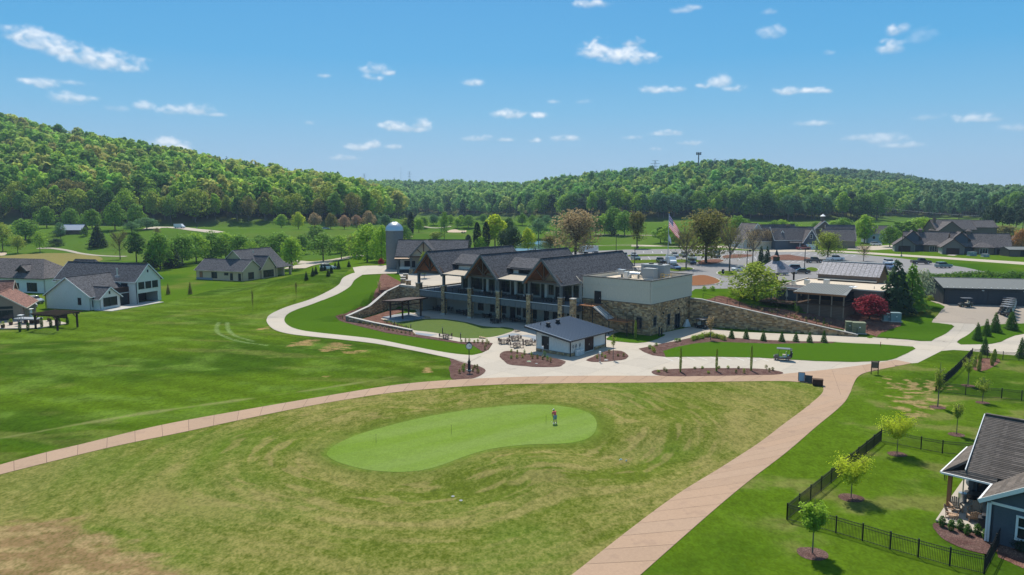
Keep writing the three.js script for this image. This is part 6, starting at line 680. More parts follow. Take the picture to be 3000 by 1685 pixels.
// kinds of plant, each a prototype of trunk and crown for a height of 1 unit scale in metres
const KIND = {
round: () => { const L = limbs(10, .24, 2.4, 7, { n: 7 }); return [L.g, lobeCrown(10, 8.6, 1.9, { n: 2300, lobes: 20, s: .66 })]; },
broad: () => { const L = limbs(10, .26, 2.6, 9, { n: 8, fork: 3 }); return [L.g, lobeCrown(10, 10, 2.2, { n: 2300, lobes: 20, s: .66, fill: .3 })]; },
airy: () => { const L = limbs(10, .18, 2.2, 7, { n: 11, fork: 4 }); return [L.g, [...lobeCrown(10, 7.6, 2.2, { n: 1000, lobes: 18, s: .56, fill: .4 }), ...twigLeaves(L.tips, 10, { n: 500, s: .5 })]]; },
tall: () => { const L = limbs(10, .17, 3, 4.4, { n: 8 }); return [L.g, lobeCrown(10, 5, 2.6, { n: 1600, lobes: 18, s: .58 })]; },
weep: () => { const L = limbs(10, .2, 2, 8, { n: 9 }); return [L.g, lobeCrown(10, 9, 1.2, { n: 2600, lobes: 24, s: .56, droop: .35 })]; },
bud: () => { const L = limbs(10, .24, 1.6, 8, { n: 30, fork: 5, up: 1.25 }); return [L.g, [...twigLeaves(L.tips, 10, { n: 2200, s: .36, spread: .6 }), ...lobeCrown(10.4, 8.8, 1.2, { n: 3200, lobes: 22, s: .38, fill: .55 })]]; },
oval: () => { const L = limbs(10, .2, 1.8, 5, { n: 26, fork: 4, up: 1.4 }); return [L.g, [...twigLeaves(L.tips, 10, { n: 1800, s: .34, spread: .4 }), ...lobeCrown(10, 5.4, 1.8, { n: 1300, lobes: 14, s: .4, fill: .5 })]]; },
bare: () => { const L = limbs(10, .2, 2, 8, { n: 26, fork: 6, up: 1.2 }); return [L.g, [...twigLeaves(L.tips, 10, { n: 800, s: .28, spread: .5 }), ...lobeCrown(10.2, 8, 2, { n: 1300, lobes: 18, s: .22, fill: .7 })]]; },
cedar: () => [limbs(9, .2, .6, 2, { n: 2, fork: 0 }).g, coneLeaves(10, 6, .3, 1700, .6, 14)],
conifer: () => [limbs(9, .2, .6, 2, { n: 2, fork: 0 }).g, coneLeaves(10, 5.4, .4, 2000, .55, 11)],
pine: () => { const L = limbs(10, .2, 5, 5, { n: 7 }); return [L.g, lobeCrown(10, 5.6, 4.2, { n: 1100, lobes: 12, s: .6, fill: .3 })]; },
spire: () => [limbs(9, .15, .6, 1, { n: 2, fork: 0 }).g, columnLeaves(10, 3, .1, 1600, .5)],
bush: () => [limbs(4, .12, .3, 3, { n: 6 }).g, lobeCrown(10, 13, .3, { n: 1300, lobes: 14, s: .9 })],
};
const PROTO = {}; for (const k of Object.keys(KIND)) { PROTO[k] = []; for (let v = 0; v < 3; v++) { const [tg, ll] = KIND[k](); PROTO[k].push({ trunk: tg, crown: leafGeo(ll) }); } }
let treeN = 0;
function tree(label, px, base, top, kind, leaf, o = {}) {
const [x, z] = o.xz || gr(px, base), y = gh(x, z), d = Math.hypot(z, 0) * CP + (HC - y) * SP, h = (o.h ?? (base - top) * d / FOC) , P = PROTO[kind][o.v ?? (treeN++ % 3)], s = h / 10, T = thing(o.name || 'tree', label, o.cat || 'tree', [x, y - .02, z], rr(0, 6.28), o.group), w = o.w ? (o.w * d / FOC) / ({ round: 8.6, broad: 10, airy: 7.6, tall: 5, weep: 9, bud: 9, oval: 5.6, bare: 8.6, cedar: 6, conifer: 5.4, pine: 5.6, spire: 3, bush: 13 }[kind]) : s * rr(.92, 1.08);
const a = part(T, 'trunk', P.trunk, o.bark || M.bark), b = part(T, 'crown', P.crown, typeof leaf === 'string' ? LEAF[leaf] : leaf); T.scale.set(w, s, w); return T;
}
const ORD = ['first', 'second', 'third', 'fourth', 'fifth', 'sixth', 'seventh', 'eighth', 'ninth', 'tenth'];
// far left golf holes
[[137, 668, 608], [208, 668, 612], [270, 670, 615], [337, 674, 598], [400, 668, 600]].forEach(([x, b, t], i) => tree(`${ORD[i]} from left of five round green trees in a row before hill`, x, b, t, 'round', 'mid', { w: [54, 50, 56, 62, 54][i], group: 'row of round trees below the left hill' }));
[['broad round green tree near left edge above farmhouse roof', 75, 705, 645, 'broad', 'mid', 84], ['slender young tree with yellow-green leaves near left edge', 52, 742, 690, 'airy', 'gold', 44], ['small light green tree right of the yellow-green one, far left', 117, 738, 680, 'airy', 'fresh', 44], ['pale leafy tree cut by left edge of picture', 8, 736, 655, 'airy', 'gold', 60], ['dark cone-shaped cedar standing alone on far left slope', 287, 724, 655, 'cedar', 'cedar', 52], ['grey half-bare tree right of the dark cedar', 352, 760, 675, 'bare', 'olive', 66], ['dense green tree behind the farmhouse gable', 400, 768, 678, 'tall', 'deep', 56], ['dark bush in front of the small grey shelter', 175, 690, 672, 'bush', 'cedar', 46], ['low dark bush left of lone cedar', 165, 720, 700, 'bush', 'cedar', 44], ['purple-dark round shrub right of the shelter', 248, 692, 668, 'bush', 'deep', 26], ['grey-green spreading tree near the white van', 430, 672, 640, 'broad', 'bluegreen', 70], ['grey-green tree left of the far road', 385, 682, 650, 'airy', 'bluegreen', 50], ['small bush beside far road, right of grey-green trees', 460, 684, 668, 'bush', 'olive', 22],
['light grey-leaved tree before the shelter', 178, 700, 652, 'airy', 'bluegreen', 34]].forEach(([l, x, b, t, k, c, w]) => tree(l, x, b, t, k, c, { w }));
// belt of trees behind the two left houses
[[442, 790, 705, 'cedar', 'cedar', 46], [470, 790, 688, 'broad', 'mid', 84], [505, 785, 712, 'cedar', 'cedar', 60], [535, 778, 690, 'broad', 'mid', 90], [575, 770, 688, 'broad', 'fresh', 86], [618, 764, 680, 'weep', 'mid', 88], [662, 760, 682, 'weep', 'fresh', 84], [705, 762, 690, 'broad', 'mid', 76], [735, 770, 706, 'airy', 'fresh', 60]].forEach(([x, b, t, k, c, w], i) => tree(`${ORD[i]} from left in tree belt behind beige house, ${k === 'cedar' ? 'dark conical' : 'leafy green'}`, x, b, t, k, c, { w, group: 'tree belt behind the left houses' }));
[['spreading green tree right of the beige house roof', 820, 768, 684, 'broad', 'mid', 96], ['green tree in front of the spreading one by drive', 856, 790, 700, 'broad', 'fresh', 76], ['round green tree left of the dark thicket', 886, 745, 690, 'round', 'mid', 50], ['dark thicket of evergreens in the middle field', 925, 725, 667, 'bush', 'deep', 84], ['vase-shaped green tree beside the far drive', 947, 766, 686, 'airy', 'mid', 92], ['tree with light leaves right of the vase-shaped one', 1000, 760, 688, 'airy', 'fresh', 66], ['dark low evergreen behind light-leaved tree', 1022, 745, 700, 'bush', 'cedar', 50], ['large bright bushy tree left of the silo', 1076, 768, 660, 'weep', 'fresh', 116], ['second bright bushy tree touching the silo', 1118, 768, 664, 'weep', 'fresh', 66], ['green tree just behind the silo, right side', 1186, 720, 664, 'broad', 'mid', 40], ['dark narrow conifer right of silo on far fairway', 1204, 685, 622, 'spire', 'cedar', 22], ['bright green small tree right of dark conifer on fairway', 1227, 682, 640, 'broad', 'fresh', 36], ['tall thin open tree standing on the fairway', 1302, 702, 622, 'airy', 'mid', 34], ['small yellow-green shrub tree behind pavilion roof', 1278, 702, 680, 'broad', 'gold', 46]].forEach(([l, x, b, t, k, c, w]) => tree(l, x, b, t, k, c, { w }));
[[824, 668, 630, 'fresh', 40], [874, 672, 623, 'yellow', 38], [922, 666, 625, 'tan', 38], [969, 672, 627, 'olive', 34], [1009, 672, 632, 'pink', 34], [1044, 665, 631, 'pink', 30], [1081, 668, 620, 'tan', 38]].forEach(([x, b, t, c, w], i) => tree(`${ORD[i]} from left of seven small trees along wood edge, ${{ fresh: 'bright green', yellow: 'yellow-green', tan: 'tan', olive: 'olive', pink: 'pinkish brown' }[c]}`, x, b, t, 'round', c, { w, group: 'small trees along the edge of the left wood' }));
// behind the clubhouse
[['dark columnar evergreen, leftmost behind clubhouse roof', 1372, 728, 688, 'spire', 'cedar', 22], ['tallest left dark columnar evergreen behind clubhouse', 1398, 730, 652, 'spire', 'cedar', 26], ['right dark columnar evergreen behind clubhouse', 1424, 730, 650, 'spire', 'cedar', 26], ['big yellow-green tree rising behind dark columnar evergreens', 1450, 728, 628, 'tall', 'yellow', 66], ['light shrubby tree at foot of columnar evergreens', 1410, 732, 695, 'bush', 'fresh', 40], ['dark pine behind second clubhouse roof, left', 1478, 738, 676, 'broad', 'pine', 50], ['dark pine behind second clubhouse roof, right', 1503, 740, 668, 'broad', 'pine', 52], ['small bright yellow tree beside the pond', 1547, 738, 670, 'round', 'yellow', 46], ['olive shrub tree right of pond', 1612, 735, 690, 'bud', 'olive', 60], ['huge tan-budded round tree behind third clubhouse roof', 1686, 752, 620, 'bud', 'tan', 152], ['grey-green round tree on far bank of pond', 1578, 700, 640, 'airy', 'bluegreen', 62], ['green tree left of the bunker on fairway', 1372, 668, 632, 'round', 'mid', 46], ['dark green tree just behind yellow-green tree', 1490, 700, 640, 'round', 'deep', 52], ['olive oval tree standing alone on the fairway', 1866, 728, 617, 'oval', 'olive', 60], ['dark round evergreen bush on far fairway', 1795, 690, 663, 'bush', 'cedar', 32], ['small dark bush on fairway left of flag', 1957, 680, 664, 'bush', 'deep', 18]].forEach(([l, x, b, t, k, c, w]) => tree(l, x, b, t, k, c, { w }));
[[1350, 660, 632], [1415, 655, 628], [1530, 660, 626], [1560, 662, 630], [1600, 672, 630], [1630, 676, 632], [1655, 668, 626], [1745, 690, 636], [1772, 688, 630], [1800, 690, 610], [1830, 692, 622], [1100, 655, 626], [1130, 668, 630], [1270, 660, 630], [1320, 655, 630], [1340, 668, 640]].forEach(([x, b, t], i) => tree('green meadow tree standing along far edge of the fairway', x, b, t, pick(['round', 'broad', 'airy']), pick(['mid', 'fresh', 'bluegreen', 'mid']), { w: (b - t) * rr(.8, 1.1), group: 'meadow trees along the far fairway edge' }));
// car park trees
[['bare grey vase-shaped tree left of the flagpole island', 2010, 788, 664, 'bare', 'olive', 96, 'bark_gray'], ['large olive budding tree on mulch island right of flag', 2068, 771, 620, 'bud', 'olive', 160], ['bare greyish tree on grass island beside drive', 2137, 797, 650, 'bare', 'olive', 100, 'bark_gray'], ['leafless slim tree by lamp left of the gazebo', 2205, 772, 664, 'bare', 'tan', 76, 'bark_gray'], ['leafless tree in front of the pale grey cottage', 2245, 730, 672, 'bare', 'tan', 74, 'bark_gray'], ['orange-tinted budding tree behind lodge roof', 2425, 760, 684, 'bud', 'gold', 84], ['small leafless tree above right end of slate roof', 2530, 765, 715, 'bare', 'tan', 52, 'bark_gray'], ['tall bright green round-headed tree near the tan cottage', 2532, 712, 632, 'round', 'fresh', 64], ['rounded green tree right of the tall bright one', 2607, 724, 664, 'round', 'mid', 58], ['wide green tree behind the left twin villa', 2700, 702, 640, 'broad', 'fresh', 96], ['dark green tree between wide tree and villas', 2750, 700, 652, 'round', 'mid', 46], ['pale flowering bush tree between the twin villas', 2838, 742, 712, 'round', 'blossom', 22], ['rusty orange tree at right edge by outbuilding', 2992, 735, 674, 'broad', 'orange', 50], ['green tree behind right twin villa', 2830, 696, 655, 'broad', 'gold', 90], ['broad grey-green tree at right edge behind villas', 2940, 702, 662, 'broad', 'olive', 100], ['green tree behind the tall brown lodge', 2470, 690, 640, 'broad', 'mid', 70], ['green tree behind pale grey cottage', 2160, 715, 636, 'broad', 'mid', 70], ['light green tree above cream cottage roof', 2290, 690, 646, 'broad', 'fresh', 60], ['bright small tree behind slate cottage roof', 2340, 695, 660, 'broad', 'fresh', 50], ['green tree left of flag above car park', 1990, 724, 676, 'broad', 'mid', 60]].forEach(([l, x, b, t, k, c, w, bk]) => tree(l, x, b, t, k, c, { w, bark: bk ? M[bk] : M.bark }));
[[2890, 690, 606], [2912, 692, 598], [2935, 690, 604], [2955, 692, 610], [2975, 690, 602], [2995, 692, 612]].forEach(([x, b, t], i) => tree('tall dark pine in stand at right edge behind villas', x, b, t, 'pine', 'pine', { w: 40, group: 'stand of tall pines at right' }));
[[745, 752, 700], [775, 748, 694], [800, 752, 702], [1035, 752, 690], [1050, 742, 684], [990, 742, 692], [1145, 745, 668], [760, 728, 690], [690, 735, 690], [1960, 716, 660], [1935, 712, 664], [2095, 708, 646], [2130, 706, 640], [2180, 704, 644], [2265, 698, 648], [2320, 696, 652], [2390, 690, 650], [2440, 690, 648], [2630, 700, 650], [2660, 702, 648], [2780, 690, 652], [2870, 692, 656], [1640, 712, 668], [1720, 718, 672], [1460, 690, 640], [1240, 668, 636], [1190, 672, 640]].forEach(([x, b, t]) => tree('leafy green tree in the valley clumps beyond the buildings', x, b, t, pick(['broad', 'round', 'weep', 'tall']), pick(['mid', 'fresh', 'mid', 'gold']), { w: (b - t) * rr(.85, 1.15), group: 'valley tree clumps' }));
// around the old clubhouse
[['large bright leafy tree left of the dark lodge', 2210, 878, 772, 'weep', 'gold', 152], ['slim spired conifer above bright leafy tree, left', 2228, 800, 720, 'conifer', 'pine', 30], ['slim spired conifer above bright leafy tree, right', 2246, 806, 722, 'conifer', 'pine', 34], ['big dark conifer at right corner of the lodge', 2622, 925, 758, 'conifer', 'pine', 100], ['paler feathery conifer right of the big dark one', 2668, 915, 770, 'conifer', 'mid', 84], ['low tree with whitish new leaves beside conifers', 2700, 895, 790, 'airy', 'blossom', 66]].forEach(([l, x, b, t, k, c, w]) => tree(l, x, b, t, k, c, { w }));
tree('low spreading crimson maple in front of the lodge wall', 2548, 936, 866, 'broad', 'red', { w: 102, name: 'maple_tree' });
tree('small crimson maple beside the silo on terrace', 1117, 779, 757, 'broad', 'red', { w: 20, name: 'maple_tree' }); tree('young green tree in planter before timber gable of clubhouse', 1243, 815, 741, 'broad', 'gold', { w: 30 });
// small conical evergreens
const small = (name, label, list, ox, oy, s, kind, leaf, w, group, cat = 'shrub') => list.forEach(([x, b, t], i) => { const p = crop(ox, oy, s, [[x, b], [x, t]]); tree(typeof label === 'function' ? label(i) : label, p[0][0], p[0][1], p[1][1], kind, leaf, { w: typeof w === 'number' ? w : w[i], name, group, cat }); });
small('magnolia', i => `${ORD[i]} from left of seven glossy conical shrubs along the drive`, [[1247, 605, 470], [1430, 610, 468], [1645, 635, 490], [1875, 645, 505], [2050, 645, 510], [2222, 655, 515], [2400, 655, 490]], 1850, 850, 4.257, 'cedar', 'deep', 18, 'conical shrubs along the drive');
small('columnar_tree', i => `${['left', 'middle', 'right'][i]} of three pencil-thin trees in front mulch bed`, [[610, 1025, 708], [1060, 1015, 730], [1492, 1010, 684]], 1850, 850, 4.257, 'spire', 'gold', 8, 'pencil-thin trees in front bed', 'tree');
small('columnar_tree', 'thin green upright tree on small lawn by stone block', [[50, 615, 370]], 1850, 850, 4.257, 'spire', 'gold', 8, null, 'tree');
small('evergreen', i => `${['left', 'second', 'third', 'right'][i]} of four bushy conifers on lawn before barn`, [[1460, 548, 335], [1565, 505, 290], [1670, 455, 215], [1860, 425, 195]], 2500, 860, 4.02, 'conifer', 'deep', [26, 26, 30, 34], 'bushy conifers before barn', 'conifer');
small('evergreen', i => ['bushy conifer standing by the iron fence corner', 'bushy conifer at right edge beyond iron fence'][i], [[1545, 718, 490], [1975, 760, 510]], 2500, 860, 4.02, 'conifer', 'deep', [24, 26], null, 'conifer');
small('arborvitae', i => `${ORD[i]} from left of five golden-green conical shrubs in mulch bed`, [[1425, 865, 740], [1480, 915, 770], [1490, 800, 690], [1635, 850, 700], [1660, 800, 650]], 2500, 860, 4.02, 'spire', 'gold', 12, 'golden conical shrubs');
small('arborvitae', i => `${ORD[i]} from left of ten dark young evergreens scattered near beige house`, [[1618, 798, 700], [1687, 756, 660], [1720, 738, 648], [1780, 708, 618], [1815, 702, 622], [1850, 758, 672], [1882, 727, 638], [1925, 684, 608], [1960, 684, 588], [2070, 662, 590]], 450, 600, 3.617, 'cedar', 'cedar', 12, 'dark young evergreens near beige house');
small('arborvitae', i => `${['left', 'right'][i]} of two brownish young evergreens between the left houses`, [[155, 950, 832], [388, 950, 810]], 450, 600, 3.617, 'cedar', 'olive', 12, 'brownish young evergreens');
small('arborvitae', i => `${ORD[i]} from left of six narrow dark evergreens edging left terrace`, [[605, 1265, 985], [850, 1220, 965], [1265, 1150, 810], [1540, 1120, 865], [1795, 1070, 830], [2045, 1040, 805]], 0, 850, 10.34, 'spire', 'deep', 9, 'narrow evergreens edging left terrace');
small('sapling', i => ['leafless sapling alone in the left lawn, nearer', 'leafless sapling alone in the left lawn, farther up slope'][i], [[1052, 1135, 895], [1512, 995, 815]], 450, 600, 3.617, 'bare', 'olive', 10, null, 'sapling');
// young trees in the yards (close to the camera): finer leaves
function yardTree(label, px, base, top, w, y0k, nL, leaf, s = .13, dens = 18) { nL *= 1.7; const [x, z] = gr(px, base), d = -z * CP + HC * SP, h = (base - top) * d / FOC * 1.02, W = w * d / FOC, T = thing('young_tree', label, 'tree', [x, gh(x, z), z], rr(0, 6), 'young trees in the yards'); const L = limbs(h, Math.max(.035, h * .011), h * y0k, W, { n: dens, fork: 6, up: .7 }); part(T, 'trunk', L.g, M.bark_gray); const ls = []; for (let i = 0; i < nL; i++) { const t = pick(L.tips), m = Math.pow(rnd(), .5), q = .16 * W * rr(.3, 1); ls.push([t[0] * m + rr(-q, q), lerp(h * y0k, t[1], m) + rr(-q, q) * .8, t[2] * m + rr(-q, q), t[0], W * .4, t[2], s * rr(.7, 1.4), rr(.75, 1.25)]); } part(T, 'crown', leafGeo(ls), LEAF[leaf]); return T; }
const ring = (px, py, r, m = M.mulch) => { const [x, z] = gr(px, py), p = []; for (let i = 0; i < 18; i++) p.push([x + Math.cos(i / 18 * 6.283) * r, z + Math.sin(i / 18 * 6.283) * r * .9]); bed('tree_ring', p, m, .05, .08); };
const yc = (x, y) => [2300 + x / 2.866, 1180 + y / 2.866], rc = (x, y) => [2500 + x / 4.02, 860 + y / 4.02];
for (const [l, f, x, b, t, w, y0, n, c, s, r] of [['bright yellow-green bushy young tree at far corner of fenced yard', yc, 940, 432, 95, 105, .4, 2200, 'yellow', .15, 1.25], ['bright spreading young tree in the middle of fenced yard', yc, 555, 800, 400, 118, .3, 2400, 'yellow', .15, 1.45], ['green young tree at front of yard outside the fence', yc, 230, 1268, 705, 84, .34, 2200, 'fresh', .15, 1.5], ['thin young tree above the porch roof, right yard', yc, 1440, 268, -60, 40, .4, 520, 'gold', .14, 1.2], ['thin young tree near bare soil outside the iron fence', rc, 995, 1340, 715, 34, .3, 620, 'gold', .14, 1.3], ['thin young tree inside the far fenced lawn', rc, 1350, 1085, 605, 36, .3, 560, 'gold', .14, 1.2], ['thin young tree right of far lawn fence', rc, 1522, 1285, 925, 44, .3, 560, 'gold', .14, 1.1]]) { const p = f(x, b), q = f(x, t); ring(p[0], p[1] + 1, r * .72); yardTree(l, p[0], p[1], q[1], w, y0, n, c, s); }
for (const [i, p] of [[2300, 1], [0, 0]].entries()) if (i === 0) yardTree('thin bare young tree in mulch bed beside shed', ...crop(1350, 850, 4.257, [[1900, 870]])[0], 957, 22, .4, 220, 'gold', .14, 10);
yardTree('thin budding young tree in planting by the drive', ...crop(1850, 850, 4.257, [[985, 625]])[0], 905, 30, .3, 420, 'tan', .16, 14); yardTree('slim young tree in the mulch slope left of terrace', ...crop(980, 860, 5.152, [[680, 30]])[0], 812, 16, .2, 260, 'tan', .16, 14);
// shrubs beside the near patio, bed plants
function shrub(px, py, h, w, leaf, label, group, n = 260, s = .1) { const [x, z] = gr(px, py), T = thing('shrub', label, 'shrub', [x, gh(x, z) + .04, z], rr(0, 6), group); const L = limbs(h, .012 + h * .012, h * .05, w, { n: 8, fork: 2, up: 1.2 }); part(T, 'stems', L.g, M.bark); part(T, 'foliage', leafGeo([...columnLeaves(h, w, .05, n, s), ...twigLeaves(L.tips, h, { n: n / 2, s, spread: w * .15 })]), LEAF[leaf]); return T; }
[[1318, 1045], [1395, 1080], [1470, 1075], [1530, 1115], [1615, 1115], [1685, 1155]].forEach(([x, y], i) => shrub(...yc(x, y), .85, .55, 'deep', `${ORD[i]} from left of six dark shrubs along near patio edge`, 'shrubs along near patio', 420, .09));
[[1930, 1215], [1985, 1255]].forEach(([x, y], i) => shrub(...yc(x, y), .8, 1.0, 'cedar', ['low dark bush below the near house window, left', 'low dark bush below the near house window, right'][i], 'bushes below near window', 420, .1));
const c3 = (x, y) => crop(1350, 850, 4.257, [[x, y]])[0], c4 = (x, y) => crop(1850, 850, 4.257, [[x, y]])[0], c9 = (x, y) => crop(980, 860, 5.152, [[x, y]])[0];
for (const [x, y] of [[630, 780], [705, 790], [795, 810], [630, 860], [700, 855], [770, 850], [880, 830], [895, 860], [955, 855], [1020, 870], [1080, 885], [1120, 905], [1045, 835]]) shrub(...c3(x, y), rr(.5, .95), rr(.35, .6), pick(['gold', 'olive', 'mid']), 'small new bed plant in mulch in front of shed', 'bed plants before shed', 120, .1);
for (const [x, y] of [[1800, 850], [1760, 830], [1700, 860], [1960, 830], [2030, 830], [1850, 790]]) shrub(...c3(x, y), rr(.4, .7), rr(.35, .5), pick(['gold', 'olive']), 'small new bed plant in round bed right of shed', 'bed plants right of shed', 110, .1);
for (const [x, y] of [[335, 1030], [410, 1015], [440, 1030], [790, 990], [885, 985], [1090, 985], [1205, 985], [1335, 985], [1680, 990], [1720, 1025], [1760, 1010], [960, 1045], [1305, 1040], [1405, 1042]]) shrub(...c4(x, y), rr(.3, .75), rr(.35, .6), pick(['gold', 'olive']), 'small bed plant under the pencil-thin trees', 'bed plants under pencil trees', 110, .1);
for (const [x, y] of [[230, 735], [270, 765], [285, 785], [310, 700], [560, 650], [600, 645]]) shrub(...c4(x, y), rr(.5, .85), rr(.5, .8), pick(['gold', 'mid']), 'small shrub at tip of bed beside the lawn island', 'shrubs at bed tip', 140, .12);
for (let i = 0; i < 16; i++) { const x = 770 + i * 26 + rr(-8, 8), y = 635 - Math.sin(i / 15 * 3.1) * 45 + rr(-10, 10); shrub(...c4(x, y), rr(.6, .95), rr(.8, 1.2), pick(['gold', 'fresh', 'gold']), 'yellow-green groundcover shrub massed along the drive bed', 'massed shrubs in drive bed', 220, .13); }
for (const [x, y] of [[1890, 1215], [1935, 1150], [1950, 1190], [2090, 1185], [2115, 1130], [2165, 1205], [2155, 1140], [1960, 1120]]) shrub(...c9(x, y), rr(.4, .75), rr(.4, .6), pick(['gold', 'mid', 'olive']), 'small bed plant around the street clock', 'bed plants around clock', 130, .1);
for (const [x, y] of [[1915, 742], [1980, 742], [2035, 745], [2110, 750], [2165, 750], [2235, 755], [2300, 750], [2325, 770], [2285, 800], [2270, 850]]) shrub(...c9(x, y), rr(.5, .9), rr(.4, .6), pick(['gold', 'olive', 'olive']), 'wispy plant at end of bed behind the clock', 'wispy plants behind clock', 120, .1);
for (let i = 0; i < 18; i++) { const t = i / 17; shrub(...c9(lerp(120, 1200, t), lerp(345, 615, Math.pow(t, .8)) + 22), rr(.35, .6), rr(.4, .55), pick(['olive', 'tan', 'olive']), 'dormant little plant in row along low stone kerb', 'row of plants along stone kerb', 90, .1); }
for (let i = 0; i < 12; i++) shrub(...c9(760 + i * 32, 440 + i * 8.5 + rr(-6, 6)), rr(.4, .7), rr(.4, .6), pick(['gold', 'fresh', 'deep']), 'green bed plant between pergola and turf', 'bed plants by the pergola', 110, .1);
for (let i = 0; i < 34; i++) { const t = rnd(), s = rnd(); shrub(...crop(2200, 740, 5.566, [[lerp(40, 1300, t), lerp(lerp(905, 1195, t), lerp(880, 1120, t) - 10, s) + rr(-10, 60)]])[0], rr(.3, .6), rr(.4, .6), pick(['olive', 'tan', 'deep']), 'sparse little plant on mulch slope above stone wall', 'plants on mulch slope', 80, .11); }
[[400, 880], [520, 895], [640, 915], [740, 930], [770, 975], [700, 900]].forEach(([x, y], i) => { const p = crop(2200, 740, 5.566, [[x, y]])[0]; tree(`${ORD[i]} from left of rounded dark shrubs below lodge terrace`, p[0], p[1], p[1] - 18, 'bush', 'deep', { w: 24, name: 'shrub', cat: 'shrub', group: 'rounded shrubs below lodge terrace' }); });
[[2735, 872, 850], [2760, 878, 862], [2710, 868, 846], [2725, 880, 866]].forEach(([x, b, t], i) => tree(`${ORD[i]} of clipped yellow-green bushes by the barn corner steps`, x, b, t, 'bush', i % 2 ? 'gold' : 'mid', { w: 30, name: 'shrub', cat: 'shrub', group: 'clipped bushes by barn corner' }));
[[2063, 848, 838], [2088, 848, 838]].forEach(([x, b, t], i) => tree(`${['left', 'right'][i]} of two spiky grass clumps on lawn by the drive`, x, b + 4, t, 'bush', 'fresh', { w: 18, name: 'shrub', cat: 'shrub', group: 'spiky grass clumps' }));
// long clipped hedge behind the barn
{ const a = gr(2705, 812), b = [112, -172], H = thing('hedge', 'long dark green hedge behind the cart barn roof', 'hedge', [0, 0, 0]); const L = []; const A = [76, -171], B = [150, -176]; for (let i = 0; i < 9000; i++) { const t = rnd(), x = lerp(A[0], B[0], t), z = lerp(A[1], B[1], t), q = rnd() * 3.14159, hh = 2.5 + fbm(x / 2.2, 3, 3) * 1.5, r = 1.7 + fbm(x / 2.5, 9, 2), y0 = gh(x, z); L.push([x + rr(-.1, .1), y0 + Math.sin(q) * hh * rr(.8, 1.02), z + Math.cos(q) * r * rr(.85, 1.05), 0, Math.sin(q), Math.cos(q), .5 * rr(.7, 1.3), rr(.75, 1.2)]); } part(H, 'foliage', leafGeo(L), LEAF.deep); const st = []; for (let i = 0; i < 40; i++) { const t = i / 39, x = lerp(A[0], B[0], t), z = lerp(A[1], B[1], t); st.push(rod([x, gh(x, z) - .2, z], [x, gh(x, z) + 2, z], .08, .04, 5)); } part(H, 'stems', st, M.bark, 'stuff'); }
